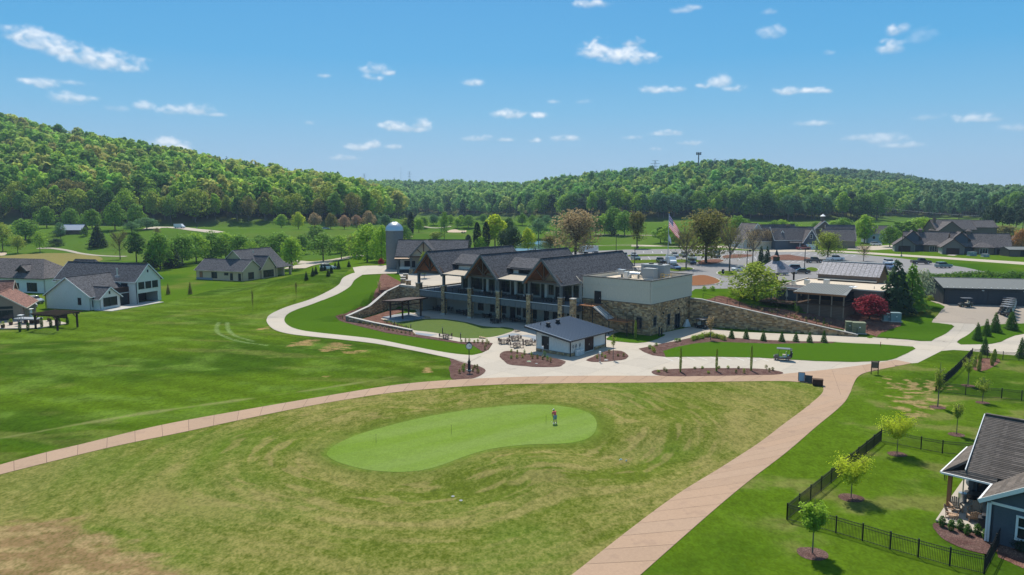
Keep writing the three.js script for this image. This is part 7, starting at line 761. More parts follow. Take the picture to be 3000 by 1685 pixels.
// ---------- the woods on the hills ----------
{
const far = []; for (let v = 0; v < 5; v++) { const L = lobeCrown(14, [9, 10, 8, 10.5, 9.5][v], 3.4, { n: 460, lobes: 11, s: 1.6, fill: .05 }); far.push({ c: leafGeo(L), t: rod([0, -1, 0], [0, 9, 0], .28, .1, 5), conifer: false }); } for (let v = 0; v < 2; v++) far.push({ c: leafGeo(coneLeaves(15, 6.6, 1.2, 330, 1.25, 8)), t: rod([0, -1, 0], [0, 9, 0], .25, .1, 5), conifer: true });
const leafWhite = leafMat('far', [1, 1, 1], .45);
const PAL = { left: [[.22, .33, .04], [.16, .29, .038], [.27, .35, .045], [.11, .23, .03], [.31, .32, .07], [.19, .31, .04], [.30, .29, .08], [.10, .20, .03]], right: [[.13, .27, .06], [.10, .23, .055], [.18, .30, .055], [.075, .17, .05], [.22, .31, .055], [.11, .24, .06], [.07, .15, .05], [.25, .30, .075]] };
const spots = []; reseed(77);
const scan = (u0, u1, step, zmax) => { for (let Z = 440; Z < zmax; Z += step(Z)) { const s = step(Z); for (let x = (u0 - 1500) / FOC * Z; x < (u1 - 1500) / FOC * Z; x += s) { const X = x + rr(-.42, .42) * s, z = -(Z + rr(-.42, .42) * s), h = hills(X, z); if (h < 11.6) continue; const u = 1500 + FOC * X / -z; let tBest = -1, hid = true; for (const k of HILLS) { const zf = tab(k.foot, u), zc = tab(k.crest, u), t = (-z - zf) / (zc - zf); if (t > 0 && u > k.sky[0][0] && u < k.sky[k.sky.length - 1][0]) { if (t < 1.12) hid = false; if (t < 1.12) tBest = Math.max(tBest, t); } } if (hid) continue; spots.push([X, gh(X, z), z, u]); } } };
scan(-260, 3260, Z => Z < 700 ? 9.4 : Z < 1000 ? 10.6 : 13, 1800);
// drop trees whose tops are hidden deep behind nearer ground (keeps counts sane)
const front = [], rest = []; for (const s of spots) { const Z = -s[2]; const left = s[3] < 1180; let foot = 1e9; for (const k of HILLS) { if (s[3] > k.sky[0][0] && s[3] < k.sky[k.sky.length - 1][0]) foot = Math.min(foot, tab(k.foot, s[3])); } (Z < foot + 24 && Z < 700 && s[3] > -40 && s[3] < 3040 ? front : rest).push(s); }
console.log('forest', spots.length, 'front', front.length);
PAL.far = [[.10, .19, .075], [.085, .165, .07], [.15, .20, .085], [.07, .14, .065], [.12, .20, .08]]; PAL.gold = [[.22, .32, .05], [.17, .28, .05], [.27, .33, .06], [.12, .23, .05], [.09, .19, .045]]; PAL.mid = [[.19, .31, .075], [.15, .27, .075], [.24, .33, .09], [.12, .23, .065]];  // far palette bluer, mid palette paler: distance haze mixed into the leaf colours
const colorOf = s => { const Z = -s[2], p = s[3] > 2230 ? (Z > tab(HILLS[1].crest, s[3]) - 20 || s[3] > 2680 ? PAL.far : PAL.gold) : s[3] > 950 && s[3] < 1560 && Z > 760 ? PAL.mid : s[3] < 1235 ? PAL.left : PAL.right, c = mix3(pick(p), pick(p), rnd() * .6), k = rr(1.25, 1.8); return c.map(q => q * k); };
const bins = far.map(() => []); front.sort((a, b) => -a[2] + b[2]); const keep = []; const step = Math.max(1, front.length / 290); for (let i = 0; i < front.length; i++) { if (Math.floor(i / step) !== Math.floor((i - 1) / step) && keep.length < 290) keep.push(front[i]); else rest.push(front[i]); }
for (const s of rest) { const con = rnd() < (s[3] < 1180 ? .05 : s[3] < 2500 ? .22 : .12); const v = con ? 5 + Math.floor(rnd() * 2) : Math.floor(rnd() * 5); bins[v].push(s); }
const trunkMat = M.bark_gray; const mtx = new THREE.Matrix4(), q = new THREE.Quaternion(), up = V(0, 1, 0), C = new THREE.Color();
bins.forEach((b, v) => { if (!b.length) return; const im = new THREE.InstancedMesh(far[v].c, leafWhite, b.length), tm = new THREE.InstancedMesh(far[v].t, trunkMat, b.length); b.forEach((s, i) => { const k = rr(.8, 1.65) * (s[3] < 1180 ? 1.2 : 1.05), w = rr(.8, 1.15) * (s[3] < 1180 ? 1 : .9); q.setFromAxisAngle(up, rnd() * 6.28); mtx.compose(V(s[0], s[1] - .4, s[2]), q, V(k * w, k, k * w)); im.setMatrixAt(i, mtx); tm.setMatrixAt(i, mtx); const c = far[v].conifer ? mix3([.035, .08, .036], [.055, .11, .045], rnd()) : colorOf(s); im.setColorAt(i, C.setRGB(...c)); }); const G = new THREE.Group(); G.name = numbered(far[v].conifer ? 'conifer_woodland' : 'woodland'); tag(G, null, null, null, 'stuff'); G.userData.label = far[v].conifer ? ['scattered dark conifers through the hill woods', 'second scatter of dark conifers in hill woods'][v - 5] : ['dense spring-green woodland covering the hills', 'dense mid-green woodland canopy covering the hills', 'dense light-green woodland canopy covering the hills', 'dense mixed woodland canopy covering the hills', 'dense leafy woodland canopy covering the hills'][v]; im.name = 'crowns'; tm.name = 'trunks'; im.userData.kind = tm.userData.kind = 'stuff'; im.castShadow = im.receiveShadow = tm.castShadow = true; G.add(im, tm); scene.add(G); });
// the front row of each wood: single trees
const fk = ['airy', 'tall', 'broad', 'tall', 'weep', 'pine']; keep.forEach((s, i) => { const left = s[3] < 1180, k = left ? pick(['airy', 'tall', 'tall', 'broad', 'airy']) : pick(['broad', 'tall', 'round', 'airy', 'pine']); tree(left ? 'tall slender woodland tree at the foot of the left hill' : 'woodland tree at the foot of the right hill', 0, 0, 0, k, k === 'pine' ? 'pine' : left ? pick(['fresh', 'mid', 'gold', 'olive', 'deep', 'mid']) : pick(['mid', 'bluegreen', 'deep', 'fresh', 'bluegreen']), { xz: [s[0], s[2]], h: rr(15, 23), name: 'woodland_tree', group: left ? 'front row of the left wood' : 'front row of the right wood', bark: M.bark_gray }); });
// lone trees breaking the far skyline
}
// ---------- vehicles ----------
reseed(61);
mat('tyre', [.02, .02, .022], .9); mat('rim', [.45, .46, .48], .35, { metalness: .7 }); mat('car_glass', [.015, .02, .025], .04); mat('lamp_lens', [.7, .7, .7], .15); mat('tail_lens', [.3, .02, .02], .25); mat('black_plastic', [.025, .025, .028], .55); mat('seat_cream', [.5, .46, .38], .7); mat('cart_roof', [.14, .15, .165], .4); mat('acrylic', [.85, .9, .88], .05); M.acrylic = new THREE.MeshPhysicalMaterial({ transmission: 1, thickness: 0, roughness: .03, color: 0xf2f6f4 }); mat('bag_white', [.66, .66, .64], .7);
const paint = {}; for (const [k, c] of Object.entries({ white: [.72, .73, .74], silver: [.42, .44, .46], navy: [.03, .05, .10], black: [.02, .021, .024], blue: [.10, .17, .32], red: [.22, .03, .035], army: [.16, .15, .085], gray: [.16, .17, .18], teal: [.13, .22, .23] })) { paint[k] = new THREE.MeshPhysicalMaterial({ roughness: .35, clearcoat: 1, clearcoatRoughness: .06 }); paint[k].color.setRGB(...c); paint[k].name = 'paint_' + k; }
function wheel(parent, x, y, z, r, w) { const g = new THREE.CylinderGeometry(r, r, w, 16); g.rotateX(Math.PI / 2); g.translate(x, y, z); const t = part(parent, 'wheel', g, M.tyre), q = new THREE.CylinderGeometry(r * .6, r * .6, w + .03, 10); q.rotateX(Math.PI / 2); q.translate(x, y, z); part(t, 'rim', q, M.rim); }
const PROF = { // body outline, glasshouse outline (x forward, y up), half widths
sedan: { L: 4.8, W: 1.82, body: [[-2.35, .35], [-2.4, .85], [-2.2, 1.0], [-1.6, 1.02], [1.05, .95], [2.1, .8], [2.38, .6], [2.36, .32]], glass: [[-1.75, 1.0], [-1.05, 1.42], [.3, 1.45], [1.15, .95]], r: .33, ax: [1.45, -1.45] },
suv: { L: 4.8, W: 1.92, body: [[-2.35, .4], [-2.4, 1.1], [-2.3, 1.15], [1.0, 1.12], [2.2, 1.0], [2.4, .75], [2.38, .38]], glass: [[-2.3, 1.1], [-2.05, 1.72], [.15, 1.75], [.95, 1.1]], r: .37, ax: [1.5, -1.45] },
pickup: { L: 5.8, W: 2.0, body: [[-2.9, .5], [-2.92, 1.12], [-.65, 1.15], [1.6, 1.18], [2.75, 1.08], [2.92, .75], [2.9, .45]], glass: [[-.8, 1.12], [-.65, 1.82], [.75, 1.85], [1.5, 1.15]], r: .42, ax: [1.85, -1.75], bed: true },
van: { L: 6.2, W: 2.05, body: [[-3.05, .45], [-3.1, 2.45], [1.5, 2.5], [2.2, 1.45], [3.0, 1.15], [3.1, .7], [3.05, .42]], glass: [[1.1, 1.5], [1.45, 2.3], [1.62, 2.3], [2.22, 1.47]], r: .38, ax: [2.0, -1.9] },
camper: { L: 7.4, W: 2.4, body: [[-3.7, .6], [-3.7, 2.9], [3.1, 3.0], [3.6, 2.3], [3.1, 1.9], [3.2, 1.3], [3.7, 1.1], [3.7, .55]], glass: [[2.2, 1.35], [2.4, 1.85], [3.05, 1.86], [3.2, 1.35]], r: .42, ax: [2.5, -2.2] }
};
const carProto = {};
function car(label, px, py, type, col, turn, group, o = {}) {
const [x, z] = o.xz || gr(px, py), Tn = type === 'van' ? 'van' : type === 'pickup' ? 'pickup_truck' : type === 'camper' ? 'camper_van' : 'car', key = type + col, P = PROF[type], y = gh(x, z) + .04;
if (carProto[key]) return dup(carProto[key], label, [x, y, z], turn, group);
const T = thing(Tn, label, Tn === 'car' ? 'car' : Tn === 'pickup_truck' ? 'truck' : 'van', [x, y, z], turn, group); carProto[key] = T; const w = P.W - .16;
const b = ext(P.body, w, [], .08); b.translate(0, 0, -w / 2); part(T, 'body', b, paint[col]); const gw = P.W * .8, g = ext(P.glass, gw, [], .05); g.translate(0, 0, -gw / 2); const G = part(T, 'cabin_glass', g, M.car_glass); const ys = P.glass.map(p => p[1]), ym = Math.max(...ys), tp = P.glass.filter(p => p[1] > ym - .1), xa = Math.min(...tp.map(p => p[0])), xb = Math.max(...tp.map(p => p[0])); if (type !== 'van' && type !== 'camper') part(G, 'roof_panel', new RoundedBoxGeometry(xb - xa + .25, .08, gw + .06, 2, .03).translate((xa + xb) / 2, ym + .03, 0), paint[col]);
for (const a of P.ax) for (const s of [-1, 1]) wheel(T, a, P.r, s * (P.W / 2 - .1), P.r, .24); for (const s of [-1, 1]) { part(T, 'headlight', bx(.08, .16, .38, P.L / 2 - .02, P.body[P.body.length - 3][1] - .12, s * (P.W / 2 - .3)), M.lamp_lens); part(T, 'tail_light', bx(.08, .2, .25, -P.L / 2 - .03, P.body[1][1] - .25, s * (P.W / 2 - .25)), M.tail_lens); part(T, 'mirror', bx(.14, .14, .2, P.glass[P.glass.length - 1][0] - .35, P.glass[P.glass.length - 1][1] + .02, s * (P.W / 2 + .06)), paint[col]); } part(T, 'bumper', bx(.16, .22, P.W - .2, P.L / 2, .36, 0), M.black_plastic); if (P.bed) part(T, 'bed', bx(1.9, .04, P.W - .4, -1.85, 1.2, 0), M.black_plastic); return T;
}
const F = -Math.PI / 2, PK = 'vehicles in the car park';
car('silver pickup at far end of car park behind clubhouse roof', 1830, 755, 'pickup', 'silver', 1.4, PK); car('dark blue car next to silver pickup, front toward viewer', 1862, 762, 'suv', 'teal', F + .2, PK); car('light silver car behind the dark blue one', 1857, 752, 'sedan', 'silver', F, PK); car('black suv by the grass median left of flagpole', 1936, 771, 'suv', 'black', F + .1, PK); car('white high-roof van at foot of flagpole', 1966, 774, 'van', 'white', F + .05, PK); car('white suv parked behind the white van', 1961, 762, 'suv', 'white', F, PK); car('silver suv in the row behind flagpole', 1977, 754, 'suv', 'silver', F, PK); car('dark grey suv right of the flagpole row', 2004, 753, 'suv', 'gray', F, PK); car('blue sedan nearest the grass island under flag', 1977, 789, 'sedan', 'blue', F + .25, PK); car('white pickup parked left of the mulch island', 2027, 762, 'pickup', 'white', F, PK); car('navy suv in front of white pickup', 2026, 774, 'suv', 'navy', F, PK); car('olive utility truck beside the mulch island', 2096, 755, 'van', 'army', F, PK); car('white sedan behind bright leafy tree by drive', 2168, 795, 'sedan', 'white', .4, PK); car('beige camper van beyond the third clubhouse roof', 1724, 742, 'camper', 'white', 2.8, PK); car('white car with roof peeking above third clubhouse roof', 1716, 752, 'suv', 'white', F, PK); car('silver car peeking above clubhouse roof right of camper', 1746, 750, 'suv', 'silver', F, PK);
car('black pickup left of the lodge slate roof', 2384, 770, 'pickup', 'black', .15, PK); car('white pickup top peeking over slate roof ridge', 2447, 764, 'pickup', 'white', .2, PK); car('navy suv parked behind gazebo', 2319, 793, 'suv', 'navy', 2.9, PK); car('black sedan right of gazebo under lamp post', 2346, 802, 'sedan', 'black', 2.95, PK); car('red pickup on drive before the slate cottage', 2354, 732, 'pickup', 'red', .1, PK); car('white car parked between the two round trees', 2566, 720, 'suv', 'white', .1); car('black pickup at right end of car park', 2698, 774, 'pickup', 'black', -.1, PK); car('white suv right of the slate roof end', 2606, 776, 'suv', 'white', F, PK); car('blue suv below white one by slate roof', 2604, 789, 'suv', 'blue', F, PK); car('teal car half hidden by the hedge', 2764, 785, 'suv', 'teal', .2, PK); car('silver sedan behind gazebo posts', 2282, 806, 'sedan', 'silver', 2.8, PK);
car('white delivery van on far road at foot of left hill', 526, 669, 'van', 'white', -.2); car('pale car on track along edge of the left wood', 954, 672, 'sedan', 'silver', .1); car('silver car beside the farmhouse garage wall', 103, 889, 'suv', 'silver', -.5); car('white sedan in front of silver car by farmhouse', 88, 900, 'sedan', 'white', -.7); car('white vehicle parked behind the dark young evergreens', ...crop(450, 600, 3.617, [[1850, 690]])[0], 'suv', 'white', .3);
// golf carts (x forward)
const cartProto = {};
function cart(label, px, py, turn, bag, group, o = {}) {
const [x, z] = o.xz || gr(px, py), y = gh(x, z) + .05; if (cartProto[bag]) return dup(cartProto[bag], label, [x, y, z], turn, group); const T = thing('golf_cart', label, 'golf cart', [x, y, z], turn, group); cartProto[bag] = T;
part(T, 'body', [ext([[-1.15, .3], [-1.2, .75], [-.75, .82], [-.7, .5], [.45, .4], [.6, .8], [1.05, .75], [1.25, .55], [1.22, .3]], 1.05, [], .05).translate(0, 0, -.525)], paint.black); part(T, 'seat', [bx(.5, .16, 1.0, -.25, .72, 0), bx(.12, .45, 1.0, -.52, .85, 0)], M.seat_cream); part(T, 'roof', new RoundedBoxGeometry(2.0, .1, 1.2, 2, .05).translate(-.1, 1.86, 0), M.cart_roof); for (const s of [-1, 1]) { part(T, 'roof_post', bar([.62, .8, s * .52], [.42, 1.82, s * .52], .05), M.black_plastic); part(T, 'roof_post', bar([-.7, .8, s * .52], [-.85, 1.82, s * .52], .05), M.black_plastic); part(T, 'headlight', bx(.05, .1, .2, 1.26, .58, s * .35), M.lamp_lens); } part(T, 'windshield', slab([[.62, .82, .5], [.44, 1.8, .5], [.44, 1.8, -.5], [.62, .82, -.5]], .015), M.acrylic); part(T, 'steering_wheel', new THREE.TorusGeometry(.17, .02, 6, 16).rotateY(Math.PI / 2).rotateZ(.5).translate(.22, 1.05, .25), M.black_plastic); for (const a of [.82, -.72]) for (const s of [-1, 1]) wheel(T, a, .23, s * .5, .23, .2); part(T, 'bag_well', bx(.5, .35, .9, -1.2, .55, 0), M.black_plastic);
if (bag) { for (const s of [-1, 1]) { part(T, 'golf_bag', [cyl(.14, .13, .85, -1.25, .75, s * .22, 12), bx(.12, .4, .12, -1.42, .9, s * .22)], s > 0 ? M.bag_white : M.black_plastic); } part(T, 'club_heads', [-.3, -.15, .12, .28].map(q => bx(.08, .25, .06, -1.25, 1.55, q)), M.galv, 'stuff'); part(T, 'rear_canopy', bx(.5, .06, 1.1, -1.15, 1.8, 0), M.black_plastic); } return T;
}
cart('black golf cart with bags parked on striped stalls', 2292, 1056, 2.75, 1); cart('black golf cart parked against the stone wall beside door', ...c4(870, 480), -.9, 0); cart('black golf cart in shade at corner of stone wall', ...c4(960, 462), -.2, 0); cart('black golf cart in front of the barn door', ...rc(1320, 160), 3.0, 0);
[[1790, 262], [1805, 235], [1815, 208], [1822, 182], [1828, 158]].forEach(([x, y], i) => cart(`${['front', 'second', 'third', 'fourth', 'rearmost'][i]} golf cart in the line parked before barn`, ...rc(x, y), 1.25, 1, 'line of golf carts before barn')); cart('golf cart by the pond behind clubhouse roof', 1560, 738, .3, 1); cart('golf cart on far track near the fairway bunker', 1358, 684, 0, 0);
// ---------- clock, lights, signs ----------
{ const [x, z] = gr(...c9(2033, 1168)), d = -z * CP + HC * SP, s = (1168 - 735) / 5.152 * d / FOC / 4.3, T = thing('street_clock', 'black four-sided street clock with round white dial in mulch bed', 'clock', [x, gh(x, z) + .06, z], .08); T.scale.setScalar(s); part(T, 'plinth', [cyl(.42, .42, .12, 0, 0, 0, 20)], M.cap_stone); part(T, 'base', [bx(.42, 1.25, .42, 0, .1, 0), bx(.5, .15, .5, 0, .1, 0), bx(.5, .08, .5, 0, 1.32, 0)], M.black_metal); part(T, 'post', [cyl(.17, .07, .6, 0, 1.4, 0, 14), cyl(.07, .06, 1.35, 0, 2.0, 0, 14), cyl(.1, .1, .06, 0, 2.0, 0, 14)], M.black_metal); const hd = new THREE.CylinderGeometry(.5, .5, .36, 32); hd.rotateX(Math.PI / 2); hd.translate(0, 3.72, 0); const Hd = part(T, 'case', hd, M.black_metal); const fc = new THREE.CylinderGeometry(.43, .43, .37, 32); fc.rotateX(Math.PI / 2); fc.translate(0, 3.72, 0); part(Hd, 'dial', fc, mat('dial', [.78, .78, .75], .5)); const tk = []; for (let i = 0; i < 12; i++) { const a = i / 12 * 6.283; const g = bx(.03, i % 3 ? .06 : .1, .01, 0, .31, .19); g.rotateZ(-a); g.translate(0, 3.72, 0); tk.push(g); } part(Hd, 'hour_marks', tk, M.black_metal, 'stuff'); const h1 = bx(.035, .24, .012, 0, -.02, .195); h1.rotateZ(-.9); h1.translate(0, 3.72, 0); part(Hd, 'hour_hand', h1, M.black_metal); const h2 = bx(.028, .36, .012, 0, -.02, .2); h2.rotateZ(-1.45); h2.translate(0, 3.72, 0); part(Hd, 'minute_hand', h2, M.black_metal); part(T, 'crest', [ext([[-.35, 0], [.35, 0], [.18, .16], [0, .26], [-.18, .16]], .2).translate(0, 4.14, -.1)], M.black_metal); }
const bollardP = [[905, 500], [1152, 555], [1630, 602], [1903, 690]]; bollardP.forEach(([x, y], i) => { const [X, Z] = gr(...c9(x, y)), T = thing('bollard_light', `${['leftmost', 'second', 'third', 'rightmost'][i]} black bollard light along the front edge of turf`, 'bollard light', [X, gh(X, Z) + .06, Z], 0, 'bollard lights along turf'); part(T, 'post', cyl(.08, .08, .95, 0, 0, 0, 12), M.black_metal); part(T, 'light_head', cyl(.085, .085, .1, 0, .97, 0, 12), M.galv); part(T, 'cap', cyl(.12, .1, .05, 0, 1.08, 0, 12), M.black_metal); });
[[345, 580], [376, 575]].forEach(([x, y], i) => { const [X, Z] = gr(...c4(x, y)), T = thing('bollard', `${['left', 'right'][i]} of two tall black bollards at corner of stone block`, 'bollard', [X, gh(X, Z) + .05, Z], 0, 'bollards at stone block corner'); part(T, 'post', cyl(.14, .14, 1.7 - i * .3, 0, 0, 0, 14), M.black_metal); part(T, 'cap', cyl(.15, .1, .08, 0, 1.7 - i * .3, 0, 14), M.black_metal); });
[[1020, 835], [1735, 905]].forEach(([x, y], i) => { const [X, Z] = gr(...c3(x, y)), T = thing('utility_pedestal', ['grey utility meter on post at left wall of shed', 'grey utility pedestal in round bed right of shed'][i], 'utility meter', [X, gh(X, Z) + .08, Z]); part(T, 'post', bx(.1, 1.3, .1, 0, 0, 0), M.hvac); part(T, 'box', bx(.32, .4, .2, 0, 1.3, 0), M.white_trim); part(T, 'foot', bx(.3, .06, .3, 0, 0, 0), M.cap_stone); });
function lampPost(label, px, py, top) { const [x, z] = gr(px, py), d = -z, h = (py - top) * d / FOC, T = thing('lamp_post', label, 'lamp post', [x, gh(x, z), z], 0, 'car park lamp posts'); part(T, 'pole', cyl(.13, .09, h, 0, .5, 0, 10), M.black_metal); part(T, 'base', cyl(.3, .3, .6, 0, 0, 0, 12), M.curb); part(T, 'arm', bx(.9, .08, .08, .3, h + .35, 0), M.black_metal); part(T, 'lamp_head', bx(.6, .5, .45, .8, h + .1, 0), M.black_metal); }
lampPost('black lamp post on grass left of the car park', 1805, 738, 690); lampPost('tall black lamp post rising behind clubhouse roof plant', 1859, 790, 727); lampPost('black lamp post beside the twin conifers near drive', 2188, 786, 738); lampPost('black lamp post between gazebo and slate roof', 2357, 788, 732); lampPost('black lamp post beside left twin villa lawn', 2641, 752, 697); lampPost('thin far lamp post beside road at left hill', 577, 668, 655);
// flagpole with flags
{ const [x, z] = gr(1956, 785), d = -z * CP + 19.5 * SP, T = thing('flagpole', 'tall silver flagpole with gold ball behind clubhouse', 'flagpole', [x, gh(x, z), z]); const H = (785 - 625) * d / FOC; part(T, 'pole', cyl(.13, .06, H, 0, 0, 0, 12), M.galv); part(T, 'ball', new THREE.SphereGeometry(.18, 12, 8).translate(0, H + .1, 0), mat('gold', [.6, .42, .1], .3, { metalness: .9 })); part(T, 'base', cyl(.4, .4, .3, 0, 0, 0, 12), M.curb);
const ft = tex(256, 128, (u, v) => { const st = Math.floor((1 - v) * 13), red = st % 2 === 0; if (u < .4 && v > 6 / 13) { const a = u / .4 * 11, b = (v - 6 / 13) / (7 / 13) * 9, da = Math.abs((a % 1) - .5), db = Math.abs((b % 1) - .5), on_ = (Math.floor(a) + Math.floor(b)) % 2 === 0; return on_ && Math.hypot(da, db) < .34 ? [.75, .75, .78] : [.015, .025, .13]; } return red ? [.5, .012, .025] : [.7, .69, .69]; }, false);
const flag = (name, label, cat, y0, hoist, fly, dropX, dropY, m, gname) => { const G = new THREE.PlaneGeometry(1, 1, 24, 14), p = G.attributes.position; for (let i = 0; i < p.count; i++) { const s = p.getX(i) + .5, t = p.getY(i) + .5; const wv = Math.sin(s * 9 + t * 2.2) * .16 * s; p.setXYZ(i, .1 + s * dropX + wv * .4, y0 + t * hoist * (1 - .28 * s) - s * dropY - Math.sin(s * 3) * .1, wv + Math.sin(t * 7 + s * 4) * .12 * s); } G.computeVertexNormals(); const o = thing(name, label, cat, [x, gh(x, z), z]); part(o, 'cloth', G, m); part(o, 'halyard', bx(.02, hoist + .4, .02, .09, y0 - .2, 0), M.white_trim); };
flag('flag', 'large striped flag with starred blue corner drooping from flagpole', 'flag', H - 4.4, 4.0, 6, 3.3, 3.7, new THREE.MeshPhysicalMaterial({ map: ft, side: THREE.DoubleSide, roughness: 1, transmission: .5, thickness: 0, specularIntensity: .1 })); flag('flag', 'small white flag below the striped flag', 'flag', H - 8.2, 1.9, 2.4, .85, 1.3, mat('white_cloth', [.75, .76, .78], .8, { side: THREE.DoubleSide })); }
// boards by the path corner
{ const place = (x, y) => { const [X, Z] = gr(...c4(x, y)); return [X, gh(X, Z) + .065, Z]; }; let T = thing('sandwich_board', 'white-faced A-frame board with dark frame at path corner', 'sign board', place(2118, 1140), -.25); part(T, 'front_panel', slab([[-.38, .08, .3], [.38, .08, .3], [.38, 1.15, .03], [-.38, 1.15, .03]], .03), mat('board_face', [.36, .42, .50], .3)); part(T, 'back_panel', slab([[.38, .08, -.3], [-.38, .08, -.3], [-.38, 1.15, -.03], [.38, 1.15, -.03]], .03), M.black_metal); part(T, 'frame', [bar([-.42, 0, .33], [-.42, 1.2, .03], .06), bar([.42, 0, .33], [.42, 1.2, .03], .06), bar([-.42, 1.2, 0], [.42, 1.2, 0], .06)], M.black_metal);
T = thing('sandwich_board', 'all-black leaning A-frame board right of the white-faced one', 'sign board', place(2210, 1158), -.55); part(T, 'front_panel', slab([[-.42, .08, .34], [.42, .08, .34], [.42, 1.0, .03], [-.42, 1.0, .03]], .03), M.dark_trim); part(T, 'back_panel', slab([[.42, .0, -.36], [-.42, .0, -.36], [-.42, 1.0, -.03], [.42, 1.0, -.03]], .03), M.black_metal); part(T, 'frame', [bar([-.45, 0, .37], [-.45, 1.05, .03], .05), bar([.45, 0, .37], [.45, 1.05, .03], .05)], M.black_metal);
T = thing('storage_box', 'low dark brown storage box at the path corner', 'box', place(2322, 1192), -.35); part(T, 'box', new RoundedBoxGeometry(1.3, .75, .8, 2, .03).translate(0, .42, 0), M.dark_timber); part(T, 'lid', new RoundedBoxGeometry(1.38, .08, .88, 2, .03).translate(0, .83, 0), M.timber); part(T, 'foot', bx(1.2, .06, .7, 0, 0, 0), M.black_metal);
const [X, Z] = gr(...rc(250, 955)); T = thing('information_board', 'brown framed notice board on two posts beside pink path', 'notice board', [X, gh(X, Z), Z], -.3); for (const s of [-1, 1]) part(T, 'post', bx(.1, 2.0, .1, s * .45, 0, 0), M.dark_timber); part(T, 'panel', bx(.85, .9, .06, 0, .95, 0), M.brown_siding); part(T, 'header', bx(1.15, .08, .16, 0, 1.9, 0), M.dark_timber); part(T, 'cross_rail', bx(.85, .06, .06, 0, .6, 0), M.dark_timber); part(T, 'cross_rail', bx(.85, .06, .06, 0, .78, 0), M.dark_timber); }
{ const [X, Z] = gr(...rc(320, 632)), T = thing('marker_post', 'short orange-brown marker post on lawn island edge', 'post', [X, gh(X, Z) + .08, Z]); part(T, 'post', cyl(.06, .05, .8, 0, 0, 0, 8), mat('rust', [.30, .09, .03], .8)); part(T, 'cap', cyl(.07, .04, .05, 0, .8, 0, 8), M.rust); }
// ---------- furniture ----------
mat('patio_brown', [.085, .055, .045], .6); mat('patio_dark', [.022, .022, .025], .6);
const chairProto = {}, tableProto = {};
function chair(label, pos, turn, m, group) { if (chairProto[m.name]) return dup(chairProto[m.name], label, pos, turn, group); const T = thing('patio_chair', label, 'chair', pos, turn, group); chairProto[m.name] = T; part(T, 'seat', bx(.5, .05, .5, 0, .42, 0), m); part(T, 'backrest', [bar([-.2, .95, -.3], [.2, .95, -.3], .05), ...[-.15, -.05, .05, .15].map(x => bar([x, .45, -.25], [x, .95, -.3], .05, .02))], m); for (const a of [-1, 1]) { part(T, 'leg', bx(.05, .62, .05, a * .24, 0, .24), m); part(T, 'leg', bar([a * .24, 0, -.28], [a * .24, .98, -.3], .05), m); part(T, 'armrest', bar([a * .26, .63, -.28], [a * .26, .63, .26], .06, .03), m); } return T; }
function table(label, pos, turn, m, group, round = true) { const k = m.name + round; if (tableProto[k]) return dup(tableProto[k], label, pos, turn, group); const T = thing('patio_table', label, 'table', pos, turn, group); tableProto[k] = T; part(T, 'table_top', round ? cyl(.62, .62, .05, 0, .7, 0, 24) : bx(1.05, .05, 1.05, 0, .7, 0), m); for (const [a, b] of [[-1, -1], [1, -1], [-1, 1], [1, 1]]) part(T, 'leg', bx(.06, .7, .06, a * .4, 0, b * .4), m); return T; }
function diningSet(name, x, z, y, rot, m, gT, gC, n = 4, round = true) { table(`${m === M.patio_brown ? 'brown' : 'dark'} ${round ? 'round' : 'square'} patio table ${name}`, [x, y, z], rot, m, gT, round); for (let i = 0; i < n; i++) { const a = rot + i * Math.PI * 2 / n + .1, R = .86; chair(`${m === M.patio_brown ? 'brown' : 'dark'} metal patio chair around table ${name}`, [x + Math.sin(a) * R, y, z + Math.cos(a) * R], a + Math.PI, m, gC); } }
[[540, 672, 'nearest the clock'], [678, 632, 'farthest from the plaza edge'], [700, 718, 'in front, by shed bed'], [850, 684, 'next to shed wall']].forEach(([x, y, l]) => { const [X, Z] = gr(...c3(x, y)); diningSet(l, X, Z, gh(X, Z) + .05, .3 + rnd(), M.patio_brown, 'brown tables beside shed', 'chairs at table ' + l, 4, false); });
{ const [X, Z] = gr(...c9(1678, 684)); diningSet('at the front edge of turf', X, Z, gh(X, Z) + .05, .2, M.patio_brown, null, 'chairs at turf edge table', 4, true); }
[[-5, -3], [2.5, -3], [5.5, -2], [10.5, -2.6], [14, -3], [18.5, -2.4], [22, -3], [26.5, -2.6]].forEach(([lx, lz], i) => { const [X, Z] = cw(lx, lz); diningSet('under the balcony in shade', X, Z, .05, rnd() * 2, M.patio_dark, 'dark tables under balcony', 'dark chairs under balcony', 4, i % 2 === 0); });
{ const [X, Z] = cw(16.6, 1.6); diningSet('in front of third stone column', X, Z, .05, .4, M.patio_dark, null, 'chairs before third column', 5, false); }
for (let i = 0; i < 6; i++) { const [X, Z] = cw(-7 + i * .95, -4.6); chair('dark metal chair in row against lower wall under first gable', [X, .05, Z], CLUB, M.patio_dark, 'chairs along lower wall'); }
[[3.6, -2.6], [11, -2.4], [14, -3.2], [20, -2.6], [27, -2.8]].forEach(([lx, lz], i) => { const [X, Z] = cw(lx, lz); diningSet('on the upper balcony', X, Z, 5.0 - .08, rnd() * 2, M.patio_dark, 'dark tables on balcony', 'dark chairs on balcony', 4, true); });
